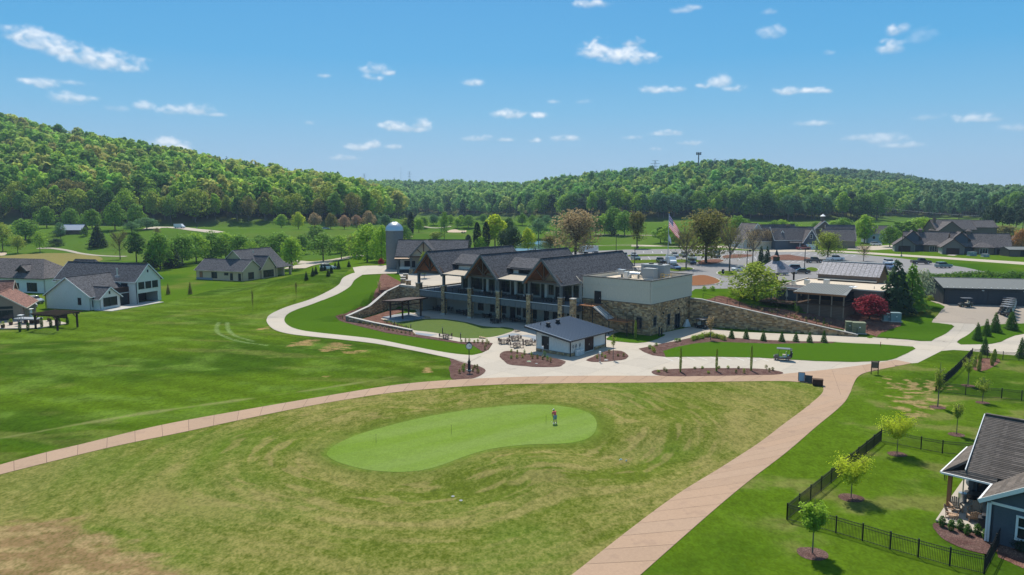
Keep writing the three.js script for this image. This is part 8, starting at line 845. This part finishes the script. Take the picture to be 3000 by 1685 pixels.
// bean-bag boards at the turf, the third standing in for a bench
function board(label, px, turn) { const [X, Z] = gr(...px), T = thing('bean_bag_board', label, 'game board', [X, gh(X, Z) + .06, Z], turn, 'bean bag boards by turf'); part(T, 'deck', slab([[-.31, .12, .6], [.31, .12, .6], [.31, .38, -.6], [-.31, .38, -.6]], .04), mat('pale_wood', [.45, .32, .19], .7, { map: grain1 })); part(T, 'side_rail', bar([-.3, .07, .58], [-.3, .32, -.58], .04, .1), M.pale_wood); part(T, 'side_rail', bar([.3, .07, .58], [.3, .32, -.58], .04, .1), M.pale_wood); part(T, 'leg', bx(.06, .34, .05, -.26, 0, -.55), M.pale_wood); part(T, 'leg', bx(.06, .34, .05, .26, 0, -.55), M.pale_wood); const h = cyl(.08, .08, .01, 0, 0, 0, 16); h.rotateX(-.21 + .42); h.translate(0, .335, -.35); part(T, 'hole', h, M.interior); }
board('slanted wooden bean bag board at right tip of turf', c3(702, 520), 2.2); board('wooden bean bag board at front edge of turf facing away', c3(270, 606), 1.6); board('bean bag board standing in for dark bench at back corner of turf', c9(1405, 372), 1.6);
// stacked white planters by the double door
{ const [X, Z] = gr(...c4(690, 462)), T = thing('sack_stack', 'pile of white sacks tapering upward beside dark double door', 'sacks', [X, gh(X, Z) + .05, Z], .5); for (let i = 0; i < 6; i++) { const w = 1.6 - i * .22; part(T, 'sack', new RoundedBoxGeometry(w, .26, .8 - i * .07, 3, .12).translate(rr(-.04, .04), .14 + i * .25, 0), M.bag_white); } }
// utility boxes
function utilBox(name, label, cat, px, py, w, h, d, m, turn) { const [X, Z] = gr(px, py), T = thing(name, label, cat, [X, gh(X, Z) + .05, Z], turn); part(T, 'cabinet', new RoundedBoxGeometry(w, h, d, 2, .04).translate(0, h / 2 + .1, 0), m); part(T, 'lid', bx(w + .08, .08, d + .08, 0, h + .1, 0), m); part(T, 'pad', bx(w + .4, .12, d + .4, 0, 0, 0), M.curb); part(T, 'door_seam', bx(.03, h - .2, .02, 0, .2, d / 2), M.dark_trim); part(T, 'warning_label', bx(.25, .18, .01, .1, h * .6, d / 2 + .006), M.white_trim); }
mat('util_green', [.16, .18, .11], .6); mat('util_teal', [.16, .24, .25], .6);
utilBox('transformer', 'large olive green transformer cabinet below the red maple', 'transformer', ...crop(2200, 740, 5.566, [[1750, 1318]])[0], 2.2, 1.9, 1.8, M.util_green, CLUB + .4); utilBox('transformer', 'narrow olive cabinet left of the large transformer', 'transformer', ...crop(2200, 740, 5.566, [[1590, 1285]])[0], 1.1, 1.7, 1.4, M.util_green, CLUB + .4); utilBox('dumpster', 'left pale teal bin beside conifers at lodge corner', 'bin', ...crop(2200, 740, 5.566, [[2225, 1118]])[0], 1.7, 1.3, 1.3, M.util_teal, CLUB + .5); utilBox('dumpster', 'right pale teal bin beside conifers at lodge corner', 'bin', ...crop(2200, 740, 5.566, [[2345, 1130]])[0], 1.9, 1.6, 1.4, M.util_teal, CLUB + .5); utilBox('utility_cabinet', 'teal utility cabinet on lawn before right twin villa', 'cabinet', 2847, 750, 2.6, 1.3, 1.8, M.util_teal, 0); utilBox('utility_cabinet', 'grey utility cabinet on lawn right of the teal one', 'cabinet', 2886, 753, 2.2, .9, 1.6, M.hvac, 0); utilBox('mailbox', 'dark mailbox cabinet by the drive near bare tree', 'mailbox', 2118, 803, .6, 1.1, .5, M.black_metal, 0);
// umbrellas and heaters on the lodge terrace
const o2 = (x, y, h) => { const [X, Z] = at(...crop(2200, 740, 5.566, [[x, y]])[0], h); return [X, h, Z]; };
[[580, 775], [808, 770]].forEach(([x, y], i) => { const T = thing('parasol', `${['left', 'right'][i]} closed beige parasol on the lodge terrace`, 'parasol', o2(x, y, 4.25), 0, 'closed parasols on lodge terrace'); part(T, 'pole', cyl(.04, .04, 2.7, 0, 0, 0, 8), M.galv); part(T, 'canopy', cyl(.3, .05, 1.8, 0, .8, 0, 10), M.cream_trim); part(T, 'foot', cyl(.3, .3, .08, 0, 0, 0, 14), M.curb); });
[[330, 765], [385, 740], [500, 760]].forEach(([x, y], i) => { const T = thing('patio_heater', `${['left', 'middle', 'right'][i]} patio heater with pale dish top on lodge terrace`, 'heater', o2(x, y, 4.25), 0, 'patio heaters on lodge terrace'); part(T, 'pole', cyl(.05, .05, 2.1, 0, 0, 0, 8), M.galv); part(T, 'dish', cyl(.5, .12, .14, 0, 2.1, 0, 18), M.white_trim); part(T, 'base', cyl(.22, .22, .7, 0, 0, 0, 12), M.galv); });
// ---------- fences ----------
function fence(label, runs, h) { const T = thing('fence', label, 'fence', [0, 0, 0]); for (const run of runs) { const w = grp(run); for (let i = 0; i < w.length; i++) { const [x, z] = w[i]; if (i === 0) part(T, 'post', [bx(.075, h + .1, .075, x, gh(x, z), z), bx(.1, .04, .1, x, gh(x, z) + h + .1, z)], M.black_metal); if (i === w.length - 1) break; const [x1, z1] = w[i + 1], L = Math.hypot(x1 - x, z1 - z), n = Math.max(1, Math.round(L / 2.45)); for (let k = 0; k < n; k++) { const a = [lerp(x, x1, k / n), lerp(z, z1, k / n)], b = [lerp(x, x1, (k + 1) / n), lerp(z, z1, (k + 1) / n)], ya = gh(...a), yb = gh(...b); part(T, 'post', [bx(.07, h + .1, .07, b[0], yb, b[1]), bx(.1, .04, .1, b[0], yb + h + .1, b[1])], M.black_metal); for (const q of [.1, h - .2, h]) part(T, 'rail', bar([a[0], ya + q, a[1]], [b[0], yb + q, b[1]], .035), M.black_metal); const pk = [], l = L / n; for (let u = .06; u < l; u += .1) pk.push(bx(.018, h, .018, lerp(a[0], b[0], u / l), lerp(ya, yb, u / l) + .05, lerp(a[1], b[1], u / l))); part(T, 'pickets', pk, M.black_metal, 'stuff'); } } } return T; }
fence('black iron picket fence enclosing the near yard with porch', [[yc(15, 985), yc(805, 328)], [yc(805, 328), yc(1140, 395), yc(1320, 428), yc(1600, 452), yc(1720, 470)], [yc(15, 985), yc(425, 1097), yc(648, 1163), yc(880, 1235), yc(1115, 1300), yc(1380, 1375), yc(1670, 1442)], [yc(1670, 1442), yc(1810, 1170)]], 1.25);
fence('black iron picket fence around the far yard by junction', [[rc(970, 1157), rc(1195, 955), rc(1400, 742)], [rc(970, 1157), rc(1320, 1198), rc(1525, 1228), rc(1745, 1238), rc(1980, 1265), rc(2150, 1285)], [rc(1400, 742), rc(1575, 768), rc(1760, 782), rc(1950, 792), rc(2150, 805)]], 1.25);
bed('mulch_bed', smooth(grp([rc(1400, 870), rc(1450, 780), rc(1560, 765), rc(1700, 770), rc(1730, 800), rc(1640, 870), rc(1520, 915), rc(1440, 910)]), 3), M.mulchBrown, .05);
// ---------- near patio ----------
mat('teak', [.42, .27, .17], .7, { map: grain1 });
function adirondack(label, px, turn) { const [X, Z] = gr(...px), T = thing('adirondack_chair', label, 'chair', [X, .1, Z], turn, 'wooden slatted chairs on near patio'); for (let i = 0; i < 5; i++) { const x = -.22 + i * .11, tp = 1.0 - Math.abs(i - 2) * .04; part(T, 'back_slat', bar([x, .32, -.2], [x * 1.25, tp, -.5], .1, .025), M.teak); } for (let i = 0; i < 5; i++) part(T, 'seat_slat', bar([-.27, .3 + i * .022, -.14 + i * .13], [.27, .3 + i * .022, -.14 + i * .13], .115, .025), M.teak); for (const s of [-1, 1]) { part(T, 'armrest', bar([s * .36, .58, -.34], [s * .36, .58, .44], .13, .03), M.teak); part(T, 'leg', bx(.09, .57, .04, s * .33, 0, .38), M.teak); part(T, 'leg', bar([s * .3, .4, .42], [s * .3, .02, -.5], .03, .12), M.teak); part(T, 'arm_support', bar([s * .34, .02, -.3], [s * .34, .57, -.32], .04, .06), M.teak); } part(T, 'back_brace', bar([-.3, .55, -.35], [.3, .55, -.35], .05, .05), M.teak); T.scale.setScalar(1.08); }
adirondack('wooden slatted chair at back left of near patio group', yc(1432, 925), -.3); adirondack('wooden slatted chair at front left, back to lawn', yc(1395, 985), .9); adirondack('wooden slatted chair at back right of near patio group', yc(1590, 955), -.9); adirondack('wooden slatted chair at front right with back toward viewer', yc(1580, 1015), 2.8);
{ let [X, Z] = gr(...yc(1486, 850)), T = thing('patio_heater', 'steel patio heater with round base at edge of near porch', 'heater', [X, .1, Z]); part(T, 'base', [cyl(.32, .3, .85, 0, 0, 0, 20), cyl(.38, .38, .08, 0, 0, 0, 20)], M.galv); part(T, 'pole', cyl(.05, .05, 1.2, 0, .85, 0, 10), M.galv); part(T, 'burner', cyl(.14, .14, .3, 0, 2.05, 0, 14), M.galv);
[X, Z] = gr(...yc(1700, 1085)); T = thing('grill', 'barbecue grill under black fitted cover beside white corner post', 'grill', [X, .1, Z], -.6); part(T, 'cover', [new RoundedBoxGeometry(1.3, 1.0, .75, 3, .08).translate(0, .5, 0), new RoundedBoxGeometry(.9, .3, .6, 3, .12).translate(0, 1.08, 0)], M.black_plastic); part(T, 'vent_flap', bx(.4, .1, .05, 0, .9, .38), M.dark_trim); part(T, 'cover_hem', bx(1.32, .06, .77, 0, .0, 0), M.dark_trim);
[X, Z] = gr(...yc(1735, 965)); T = thing('smoker', 'dark egg-shaped smoker on red brick-coloured cart', 'smoker', [X, .1, Z], -.6); const eg = new THREE.SphereGeometry(.3, 18, 12); eg.scale(1, 1.2, 1); eg.translate(0, 1.15, 0); part(T, 'egg', eg, M.util_green); part(T, 'cart', [bx(.7, .8, .6, 0, .08, 0), bx(.9, .05, .65, 0, .88, 0)], mat('cart_red', [.24, .085, .05], .7)); part(T, 'chimney_cap', cyl(.08, .08, .1, 0, 1.5, 0, 10), M.black_metal);
[X, Z] = gr(...yc(1570, 820)); T = thing('fire_table', 'round black fire table in shade of near porch', 'table', [X, .1, Z]); part(T, 'drum', cyl(.5, .52, .5, 0, 0, 0, 22), M.black_metal); part(T, 'top', cyl(.6, .6, .06, 0, .5, 0, 22), M.dark_trim);
[X, Z] = gr(...yc(1640, 850)); T = thing('garden_bench', 'dark metal-framed bench with blue cushions under near porch', 'bench', [X + .6, .1, Z - .5], -.8); part(T, 'seat', bx(1.5, .12, .6, 0, .38, 0), mat('cushion_blue', [.10, .15, .24], .9)); part(T, 'backrest', bx(1.5, .5, .12, 0, .5, -.3), M.cushion_blue); for (const [a, b] of [[-.7, .25], [.7, .25], [-.7, -.28], [.7, -.28]]) part(T, 'leg', bx(.05, .4, .05, a, 0, b), M.black_metal); part(T, 'armrest', bar([-.76, .62, -.3], [-.76, .62, .3], .05), M.black_metal); part(T, 'armrest', bar([.76, .62, -.3], [.76, .62, .3], .05), M.black_metal);
[X, Z] = gr(...yc(1560, 745)); T = thing('covered_chair', 'round seat under pale grey fitted cover beneath near porch', 'chair', [X, .1, Z]); const cv = new THREE.SphereGeometry(.42, 18, 12); cv.scale(1, 1.15, 1); cv.translate(0, .75, 0); part(T, 'cover', cv, mat('grey_cover', [.30, .31, .32], .9)); part(T, 'stand', cyl(.3, .12, .4, 0, 0, 0, 12), M.black_metal);
[X, Z] = gr(...yc(1343, 655)); T = thing('wind_chime', 'pair of short dark posts standing in near yard grass', 'garden stake', [X, gh(X, Z), Z]); part(T, 'stake', bx(.04, .55, .04, -.07, 0, 0), M.black_metal); part(T, 'stake', bx(.04, .5, .04, .08, 0, 0), M.black_metal); part(T, 'paddle', bx(.07, .3, .02, -.07, .3, .03), M.black_metal); }
// left terrace furniture
{ const o8 = (x, y) => gr(x / 10.34, 850 + y / 10.34); struct('garden_terrace', slab([o8(0, 1200), o8(900, 1195), o8(1200, 1180), o8(2050, 1030), o8(1700, 930), o8(1250, 930), o8(600, 900), o8(-400, 960), o8(-400, 1230)].map(p => [p[0], .1, p[1]]), .14), M.tan_concrete);
let [X, Z] = o8(870, 1030), T = thing('covered_table', 'long table under grey fitted cover on left terrace', 'table', [X, .1, Z], -.15); part(T, 'cover', new RoundedBoxGeometry(5.0, .28, 2.2, 3, .12).translate(0, 1.0, 0), M.grey_cover); for (const a of [-2, -.7, .7, 2]) part(T, 'leg', bx(.3, .9, .9, a, 0, 0), M.dark_timber);
[[330, 1080, 'low planter box with flowers at left edge, right one'], [90, 1180, 'low planter box with flowers at left edge, nearest corner'], [1490, 960, 'square stone planter beside pergola post on left terrace']].forEach(([x, y, l]) => { const [a, b] = o8(x, y), P = thing('planter', l, 'planter', [a, .1, b]); part(P, 'pot', cyl(.3, .4, .6, 0, 0, 0, 14), M.timber); part(P, 'foliage', leafGeo(lobeCrown(1.3, .9, .5, { n: 160, lobes: 6, s: .16 })), LEAF.gold); });
[X, Z] = o8(650, 1090); T = thing('garden_lantern', 'tall grey metal lantern frame on left terrace', 'lantern', [X, .1, Z]); for (const [a, b] of [[-.3, -.3], [.3, -.3], [-.3, .3], [.3, .3]]) part(T, 'post', bx(.06, 2.0, .06, a, 0, b), M.hvac); part(T, 'lid', bx(.9, .1, .9, 0, 2, 0), M.white_trim); part(T, 'shelf', bx(.6, .05, .6, 0, .8, 0), M.hvac);
[X, Z] = o8(940, 860); T = thing('garden_statue', 'white pedestal fountain on lawn behind left terrace', 'fountain', [X, 0, Z]); part(T, 'bowl', cyl(.2, .6, .2, 0, 1.9, 0, 18), M.white_trim); part(T, 'pedestal', cyl(.35, .25, 1.9, 0, 0, 0, 14), M.white_trim); }
// ---------- golf details ----------
const gpt = (x, y) => gr(900 + x / 2.576, 1120 + y / 2.576);
[[520, 464], [1088, 393]].forEach(([x, y], i) => { const [X, Z] = gpt(x, y), T = thing('hole_marker', `${['left', 'right'][i]} of two thin dark stakes marking holes on green`, 'hole marker', [X, gh(X, Z) + .05, Z], 0, 'hole stakes on green'); part(T, 'stake', cyl(.014, .014, .95, 0, 0, 0, 8), M.black_metal); part(T, 'knob', new THREE.SphereGeometry(.035, 10, 6).translate(0, .96, 0), M.black_metal); });
[[2366, 588], [2408, 598]].forEach(([x, y], i) => { const [X, Z] = gpt(x, y), T = thing('hose_marker', `${['larger', 'smaller'][i]} pale blue marker lying in fairway grass`, 'marker', [X, gh(X, Z) + .03, Z], .4); part(T, 'strip', new RoundedBoxGeometry(i ? .14 : .32, .05, .1, 2, .02).translate(0, .03, 0), mat('pale_blue' + i, [.35, .55, .58], .6)); part(T, 'handle', bx(.1, .08, .04, 0, .04, 0), M['pale_blue' + i]); });
[[1100, 866], [1160, 897]].forEach(([x, y], i) => { const [X, Z] = gpt(x, y), T = thing('drain_grate', `${['left', 'right'][i]} of two small drain covers in fairway dip`, 'drain', [X, gh(X, Z) + .02, Z], 0, 'drain covers in fairway'); part(T, 'rim', new THREE.TorusGeometry(.13, .02, 6, 20).rotateX(Math.PI / 2).translate(0, .04, 0), M.hvac); part(T, 'grate', cyl(.12, .12, .03, 0, .01, 0, 16), M.hvac); });
[[850, 898, .3, 'green round lid in mulch bed before shed'], [945, 925, .15, 'small white lid in mulch bed before shed'], [1812, 880, .28, 'pale round lid in bed right of shed']].forEach(([x, y, r, l], i) => { const [X, Z] = gr(...c3(x, y)), T = thing('valve_lid', l, 'lid', [X, gh(X, Z) + .07, Z]); part(T, 'lid', cyl(r, r * .94, .06, 0, .02, 0, 18), i === 0 ? mat('lid_green', [.28, .36, .2], .7) : M.cap_stone); part(T, 'collar', cyl(r + .06, r + .06, .04, 0, 0, 0, 18), M.hvac); });
// ---------- people ----------
function sdfMesh(bones, size, res, center, k = .035) { // bones: [ax,ay,az,ra,bx,by,bz,rb]
const mc = new MarchingCubes(res, new THREE.MeshBasicMaterial(), true, false, 60000); mc.isolation = 0; const f = mc.field; for (let z = 0; z < res; z++) for (let y = 0; y < res; y++) for (let x = 0; x < res; x++) { const px = ((x - res / 2) / (res / 2)) * size + center[0], py = ((y - res / 2) / (res / 2)) * size + center[1], pz = ((z - res / 2) / (res / 2)) * size + center[2]; let d = 1e9; for (const [ax, ay, az, ra, bx_, by, bz, rb] of bones) { const dx = bx_ - ax, dy = by - ay, dz = bz - az, l = dx * dx + dy * dy + dz * dz || 1e-9; let t = ((px - ax) * dx + (py - ay) * dy + (pz - az) * dz) / l; t = clamp(t); const q = Math.hypot(px - ax - dx * t, py - ay - dy * t, pz - az - dz * t) - lerp(ra, rb, t); const h = Math.max(k - Math.abs(d - q), 0) / k; d = Math.min(d, q) - h * h * k * .25; } f[x + y * res + z * res * res] = -d; }
mc.update(); const n = mc.count, pos = new Float32Array(mc.positionArray.slice(0, n * 3)), nor = new Float32Array(mc.normalArray.slice(0, n * 3)); for (let i = 0; i < n; i++) for (let c = 0; c < 3; c++) pos[i * 3 + c] = pos[i * 3 + c] * size + center[c]; let g = new THREE.BufferGeometry(); g.setAttribute('position', new THREE.BufferAttribute(pos, 3)); g = mergeVertices(g, 1e-4); g.computeVertexNormals(); return g; }
mat('skin', [.36, .20, .13], .7); mat('pink_shirt', [.72, .13, .13], .85); mat('blue_shorts', [.20, .32, .37], .85); mat('shoe_white', [.75, .75, .73], .6); mat('cap_white', [.72, .68, .66], .8); mat('hair_dark', [.03, .02, .016], .8);
function limbPair(p) { return p; }
function hand(S, wx, wy, wz, dirY = -1) { const b = [[wx, wy, wz, .03, wx, wy - .07, wz + .01, .034]]; const L = [.075, .085, .08, .065]; for (let i = 0; i < 4; i++) { const o = (i - 1.5) * .019; b.push([wx + o, wy - .08, wz + .012, .0095, wx + o, wy - .08 - L[i] * .5, wz + .03, .009], [wx + o, wy - .08 - L[i] * .5, wz + .03, .009, wx + o, wy - .08 - L[i] * .8, wz + .012, .0082]); } b.push([wx + .03 * S, wy - .03, wz + .012, .012, wx + .045 * S, wy - .075, wz + .03, .0095]); return b; }
{ // golfer bent over a putt, seen from behind and to the left side; local +z faces away from viewer when turned
const [X, Z] = gr(1626, 1243), T = thing('person', 'golfer in pink shirt and pale blue shorts bent over putt on green', 'person', [X, gh(X, Z) + .05, Z], Math.PI + .55); const hip = [0, .92, -.06], neck = [0, 1.36, .2], sh = .19;
const legs = s => [[s * .1, .9, -.06, .098, s * .13, .5, .02, .062], [s * .13, .5, .02, .06, s * .15, .1, -.05, .042], [s * .15, .06, -.06, .045, s * .16, .035, .13, .035]];
const arm = s => [[s * sh, 1.33, .15, .055, s * .2, 1.06, .26, .043], [s * .2, 1.06, .26, .041, s * .05, .82, .34, .031]];
const body = [[0, .95, -.05, .135, 0, 1.12, .04, .125], [0, 1.12, .04, .125, 0, 1.28, .13, .135], [-sh, 1.32, .14, .06, sh, 1.32, .14, .06], [0, 1.34, .17, .06, 0, 1.44, .24, .05], [0, 1.5, .27, .085, 0, 1.55, .29, .09], [0, 1.47, .33, .055, 0, 1.5, .36, .04], ...legs(-1), ...legs(1), ...arm(-1), ...arm(1)];
const bg = sdfMesh(body, .9, 88, [0, .84, .1], .05), hg = mergeGeometries([sdfMesh(hand(1, .045, .83, .34), .12, 56, [.045, .77, .35], .008), sdfMesh(hand(-1, -.045, .79, .345), .12, 56, [-.045, .73, .355], .008)]); const face = mergeGeometries([new THREE.SphereGeometry(.012, 8, 6).translate(-.03, 1.51, .375), new THREE.SphereGeometry(.012, 8, 6).translate(.03, 1.51, .375), new THREE.SphereGeometry(.018, 8, 6).scale(.8, 1.4, .9).translate(0, 1.48, .385), new THREE.SphereGeometry(.02, 8, 6).scale(.5, 1, .9).translate(.09, 1.52, .28), new THREE.SphereGeometry(.02, 8, 6).scale(.5, 1, .9).translate(-.09, 1.52, .28)].map(flat)); part(T, 'body', [bg, hg, face].map(g => { g = flat(g); return g; }), M.skin);
const inf = (b, d) => b.map(q => [q[0], q[1], q[2], q[3] + d, q[4], q[5], q[6], q[7] + d]); part(T, 'shirt', sdfMesh(inf([[0, .98, -.04, .132, 0, 1.12, .04, .128], [0, 1.12, .04, .128, 0, 1.28, .13, .138], [-sh, 1.32, .14, .062, sh, 1.32, .14, .062], [-sh, 1.33, .15, .055, -.2, 1.14, .23, .058], [sh, 1.33, .15, .055, .2, 1.14, .23, .058]], .016), .45, 60, [0, 1.18, .1], .04), M.pink_shirt);
part(T, 'shorts', sdfMesh(inf([[0, .92, -.05, .135, 0, .98, -.04, .132], [-.1, .9, -.06, .1, -.125, .56, .01, .085], [.1, .9, -.06, .1, .125, .56, .01, .085]], .016), .42, 56, [0, .78, -.03], .03), M.blue_shorts); part(T, 'shoes', [-1, 1].map(s => sdfMesh([[s * .15, .045, -.08, .05, s * .165, .04, .14, .042]], .2, 36, [s * .155, .06, .03], .02)), M.shoe_white); part(T, 'cap', [new THREE.SphereGeometry(.1, 16, 8, 0, 6.283, 0, 1.5).rotateX(.55).translate(0, 1.55, .28), bx(.13, .012, .12, 0, 1.52, .4)], M.cap_white); part(T, 'hair', new THREE.SphereGeometry(.096, 14, 10, 0, 6.283, .9, 1.2).rotateX(.3).translate(0, 1.53, .262), M.hair_dark);
const Q = thing('putter', 'dark putter held by the golfer, head on green', 'golf club', [X, gh(X, Z) + .05, Z], Math.PI + .55); part(Q, 'shaft', rod([.0, .84, .35], [-.05, .05, .42], .009, .007, 8), M.black_metal); part(Q, 'grip', rod([.0, .86, .348], [-.012, .66, .366], .016, .014, 8), M.black_plastic); part(Q, 'head', bx(.11, .03, .04, -.08, .01, .43), M.galv);
const P2 = thing('putter', 'second thin putter standing upright left of golfer', 'golf club', [X - 1.0, gh(X - 1, Z) + .05, Z - .1], 0); part(P2, 'shaft', rod([0, .02, 0], [0, .92, 0], .012, .012, 8), M.black_metal); part(P2, 'grip', rod([0, .68, 0], [0, .93, 0], .018, .018, 8), M.black_plastic); const B = thing('golf_ball', 'white golf ball on green in front of golfer', 'ball', [X - .35, gh(X, Z) + .05, Z - .55]); part(B, 'ball', new THREE.SphereGeometry(.035, 12, 8).translate(0, .035, 0), M.shoe_white); part(B, 'alignment_mark', bx(.02, .004, .006, 0, .069, 0), M.black_metal); }
function seated(label, lx, lz, y, turn, shirt) { const [X, Z] = cw(lx, lz), T = thing('person', label, 'person', [X, y, Z], turn, 'people seated on balcony'); const b = [[0, .52, 0, .13, 0, .78, -.03, .13], [-.18, .92, -.03, .06, .18, .92, -.03, .06], [0, .95, -.02, .055, 0, 1.05, 0, .05], [0, 1.12, .01, .085, 0, 1.17, .01, .088], [0, 1.1, .08, .03, 0, 1.13, .09, .025]]; for (const s of [-1, 1]) b.push([s * .09, .5, .02, .085, s * .11, .5, .4, .06], [s * .11, .5, .4, .058, s * .11, .1, .42, .04], [s * .11, .06, .4, .04, s * .11, .04, .55, .033], [s * .2, .9, -.02, .05, s * .23, .66, .06, .04], [s * .23, .66, .06, .04, s * .12, .66, .3, .03]); for (const s of [-1, 1]) for (let i = 0; i < 4; i++) b.push([s * .12 + (i - 1.5) * .018, .66, .32, .01, s * .12 + (i - 1.5) * .018, .65, .39 + (i % 3) * .01, .008]); part(T, 'body', sdfMesh(b, .68, 72, [0, .62, .12], .04), M.skin); part(T, 'shirt', sdfMesh([[0, .54, 0, .145, 0, .78, -.03, .148], [-.18, .92, -.03, .075, .18, .92, -.03, .075], [-.2, .9, -.02, .066, -.22, .74, .03, .058], [.2, .9, -.02, .066, .22, .74, .03, .058]], .4, 44, [0, .75, 0], .05), shirt); part(T, 'trousers', sdfMesh([-1, 1].flatMap(s => [[s * .09, .5, .02, .1, s * .11, .5, .4, .074], [s * .11, .5, .4, .072, s * .11, .14, .42, .055]]), .42, 44, [0, .38, .2], .03), M.slate_blue); part(T, 'hair', new THREE.SphereGeometry(.096, 14, 8, 0, 6.283, 0, 1.6).rotateX(-.3).translate(0, 1.16, 0), M.hair_dark); }
seated('person in white shirt seated on balcony behind second column', 9.6, -2.2, 5.0, CLUB + 1.2, M.white_cloth); seated('person in pale shirt seated on balcony below second gable', 11.8, -2.6, 5.0, CLUB - 1.2, mat('pale_shirt', [.55, .55, .52], .85)); seated('person in white top seated on balcony right of third column', 20.8, -2.4, 5.0, CLUB - .8, M.white_cloth);
// ---------- far masts and wires ----------
function skyPoint(px, Z) { return [(px - 1500) / FOC * Z, -Z]; }
function mast(name, label, cat, px, yTop, Z, build) { const [x, z] = skyPoint(px, Z), y = gh(x, z), H = HC + (597 - yTop) / FOC * Z - y, T = thing(name, label, cat, [x, y, z]); build(T, H); return [x, y + H, z]; }
mast('cell_tower', 'cell tower with antenna head on crest of right hill', 'tower', 2039, 446, 980, (T, H) => { part(T, 'pole', cyl(.9, .7, H - 2, 0, 0, 0, 10), M.gray_trim); part(T, 'platform', cyl(1.6, 1.6, .4, 0, H - 5, 0, 10), M.gray_trim); for (let i = 0; i < 6; i++) { const a = i / 6 * 6.283; part(T, 'antenna', bx(.9, 3.6, .7, Math.cos(a) * 3, H - 5.2, Math.sin(a) * 3), M.gray_trim); } });
const pyl = (label, px, yt, Z) => mast('pylon', label, 'pylon', px, yt, Z, (T, H) => { const L = []; for (const [a, b] of [[-1, -1], [1, -1], [1, 1], [-1, 1]]) L.push(bar([a * 3, 0, b * 3], [a * .6, H, b * .6], .2)); for (let k = 0; k < 6; k++) { const y0 = H * k / 6, y1 = H * (k + 1) / 6, w0 = lerp(3, .6, k / 6), w1 = lerp(3, .6, (k + 1) / 6); L.push(bar([-w0, y0, w0], [w1, y1, w1], .14), bar([w0, y0, w0], [-w1, y1, w1], .14)); } part(T, 'lattice', L, M.hvac, 'stuff'); for (const q of [1, .88, .76]) part(T, 'cross_arm', bx(q === .88 ? 13 : 9, .4, .4, 0, H * q - .5, 0), M.hvac); });
const pA = pyl('steel pylon standing on left shoulder of right hill', 1914, 473, 1000); pyl('faint steel pylon on far ridge, left of the mast', 1072, 511, 1740); pyl('faint steel pylon on far ridge, right of the mast', 1203, 505, 1740); mast('radio_mast', 'thin radio mast on far ridge between faint pylons', 'mast', 1178, 492, 1740, (T, H) => { part(T, 'pole', cyl(.25, .15, H, 0, 0, 0, 6), M.hvac); part(T, 'base', bx(2, 1, 2, 0, 0, 0), M.curb); });
{ const T = thing('power_lines', 'three pale power lines strung across the right hill', 'power line', [0, 0, 0]); [0, 1, 2].forEach(k => { const P = [[1955, 500 + k * 5, 980], [2080, 525 + k * 6, 900], [2230, 558 + k * 8, 800], [2420, 588 + k * 13, 660], [2620, 614 + k * 15, 560], [2850, 632 + k * 14, 480], [3080, 640 + k * 13, 430]].map(([x, y, Z]) => V((x - 1500) / FOC * Z, HC + (597 - y) / FOC * Z, -Z)); part(T, 'wire', new THREE.TubeGeometry(new THREE.CatmullRomCurve3(P), 60, .07, 4), M.hvac); }); }
{ const [x, z] = gr(2805, 700), T = thing('utility_pole', 'wooden utility pole rising behind the twin villas', 'utility pole', [x, gh(x, z), z]); part(T, 'pole', cyl(.2, .14, 13, 0, 0, 0, 8), M.bark); part(T, 'cross_arm', bx(2.4, .15, .15, 0, 12, 0), M.bark); }
renderer.render(scene, camera);
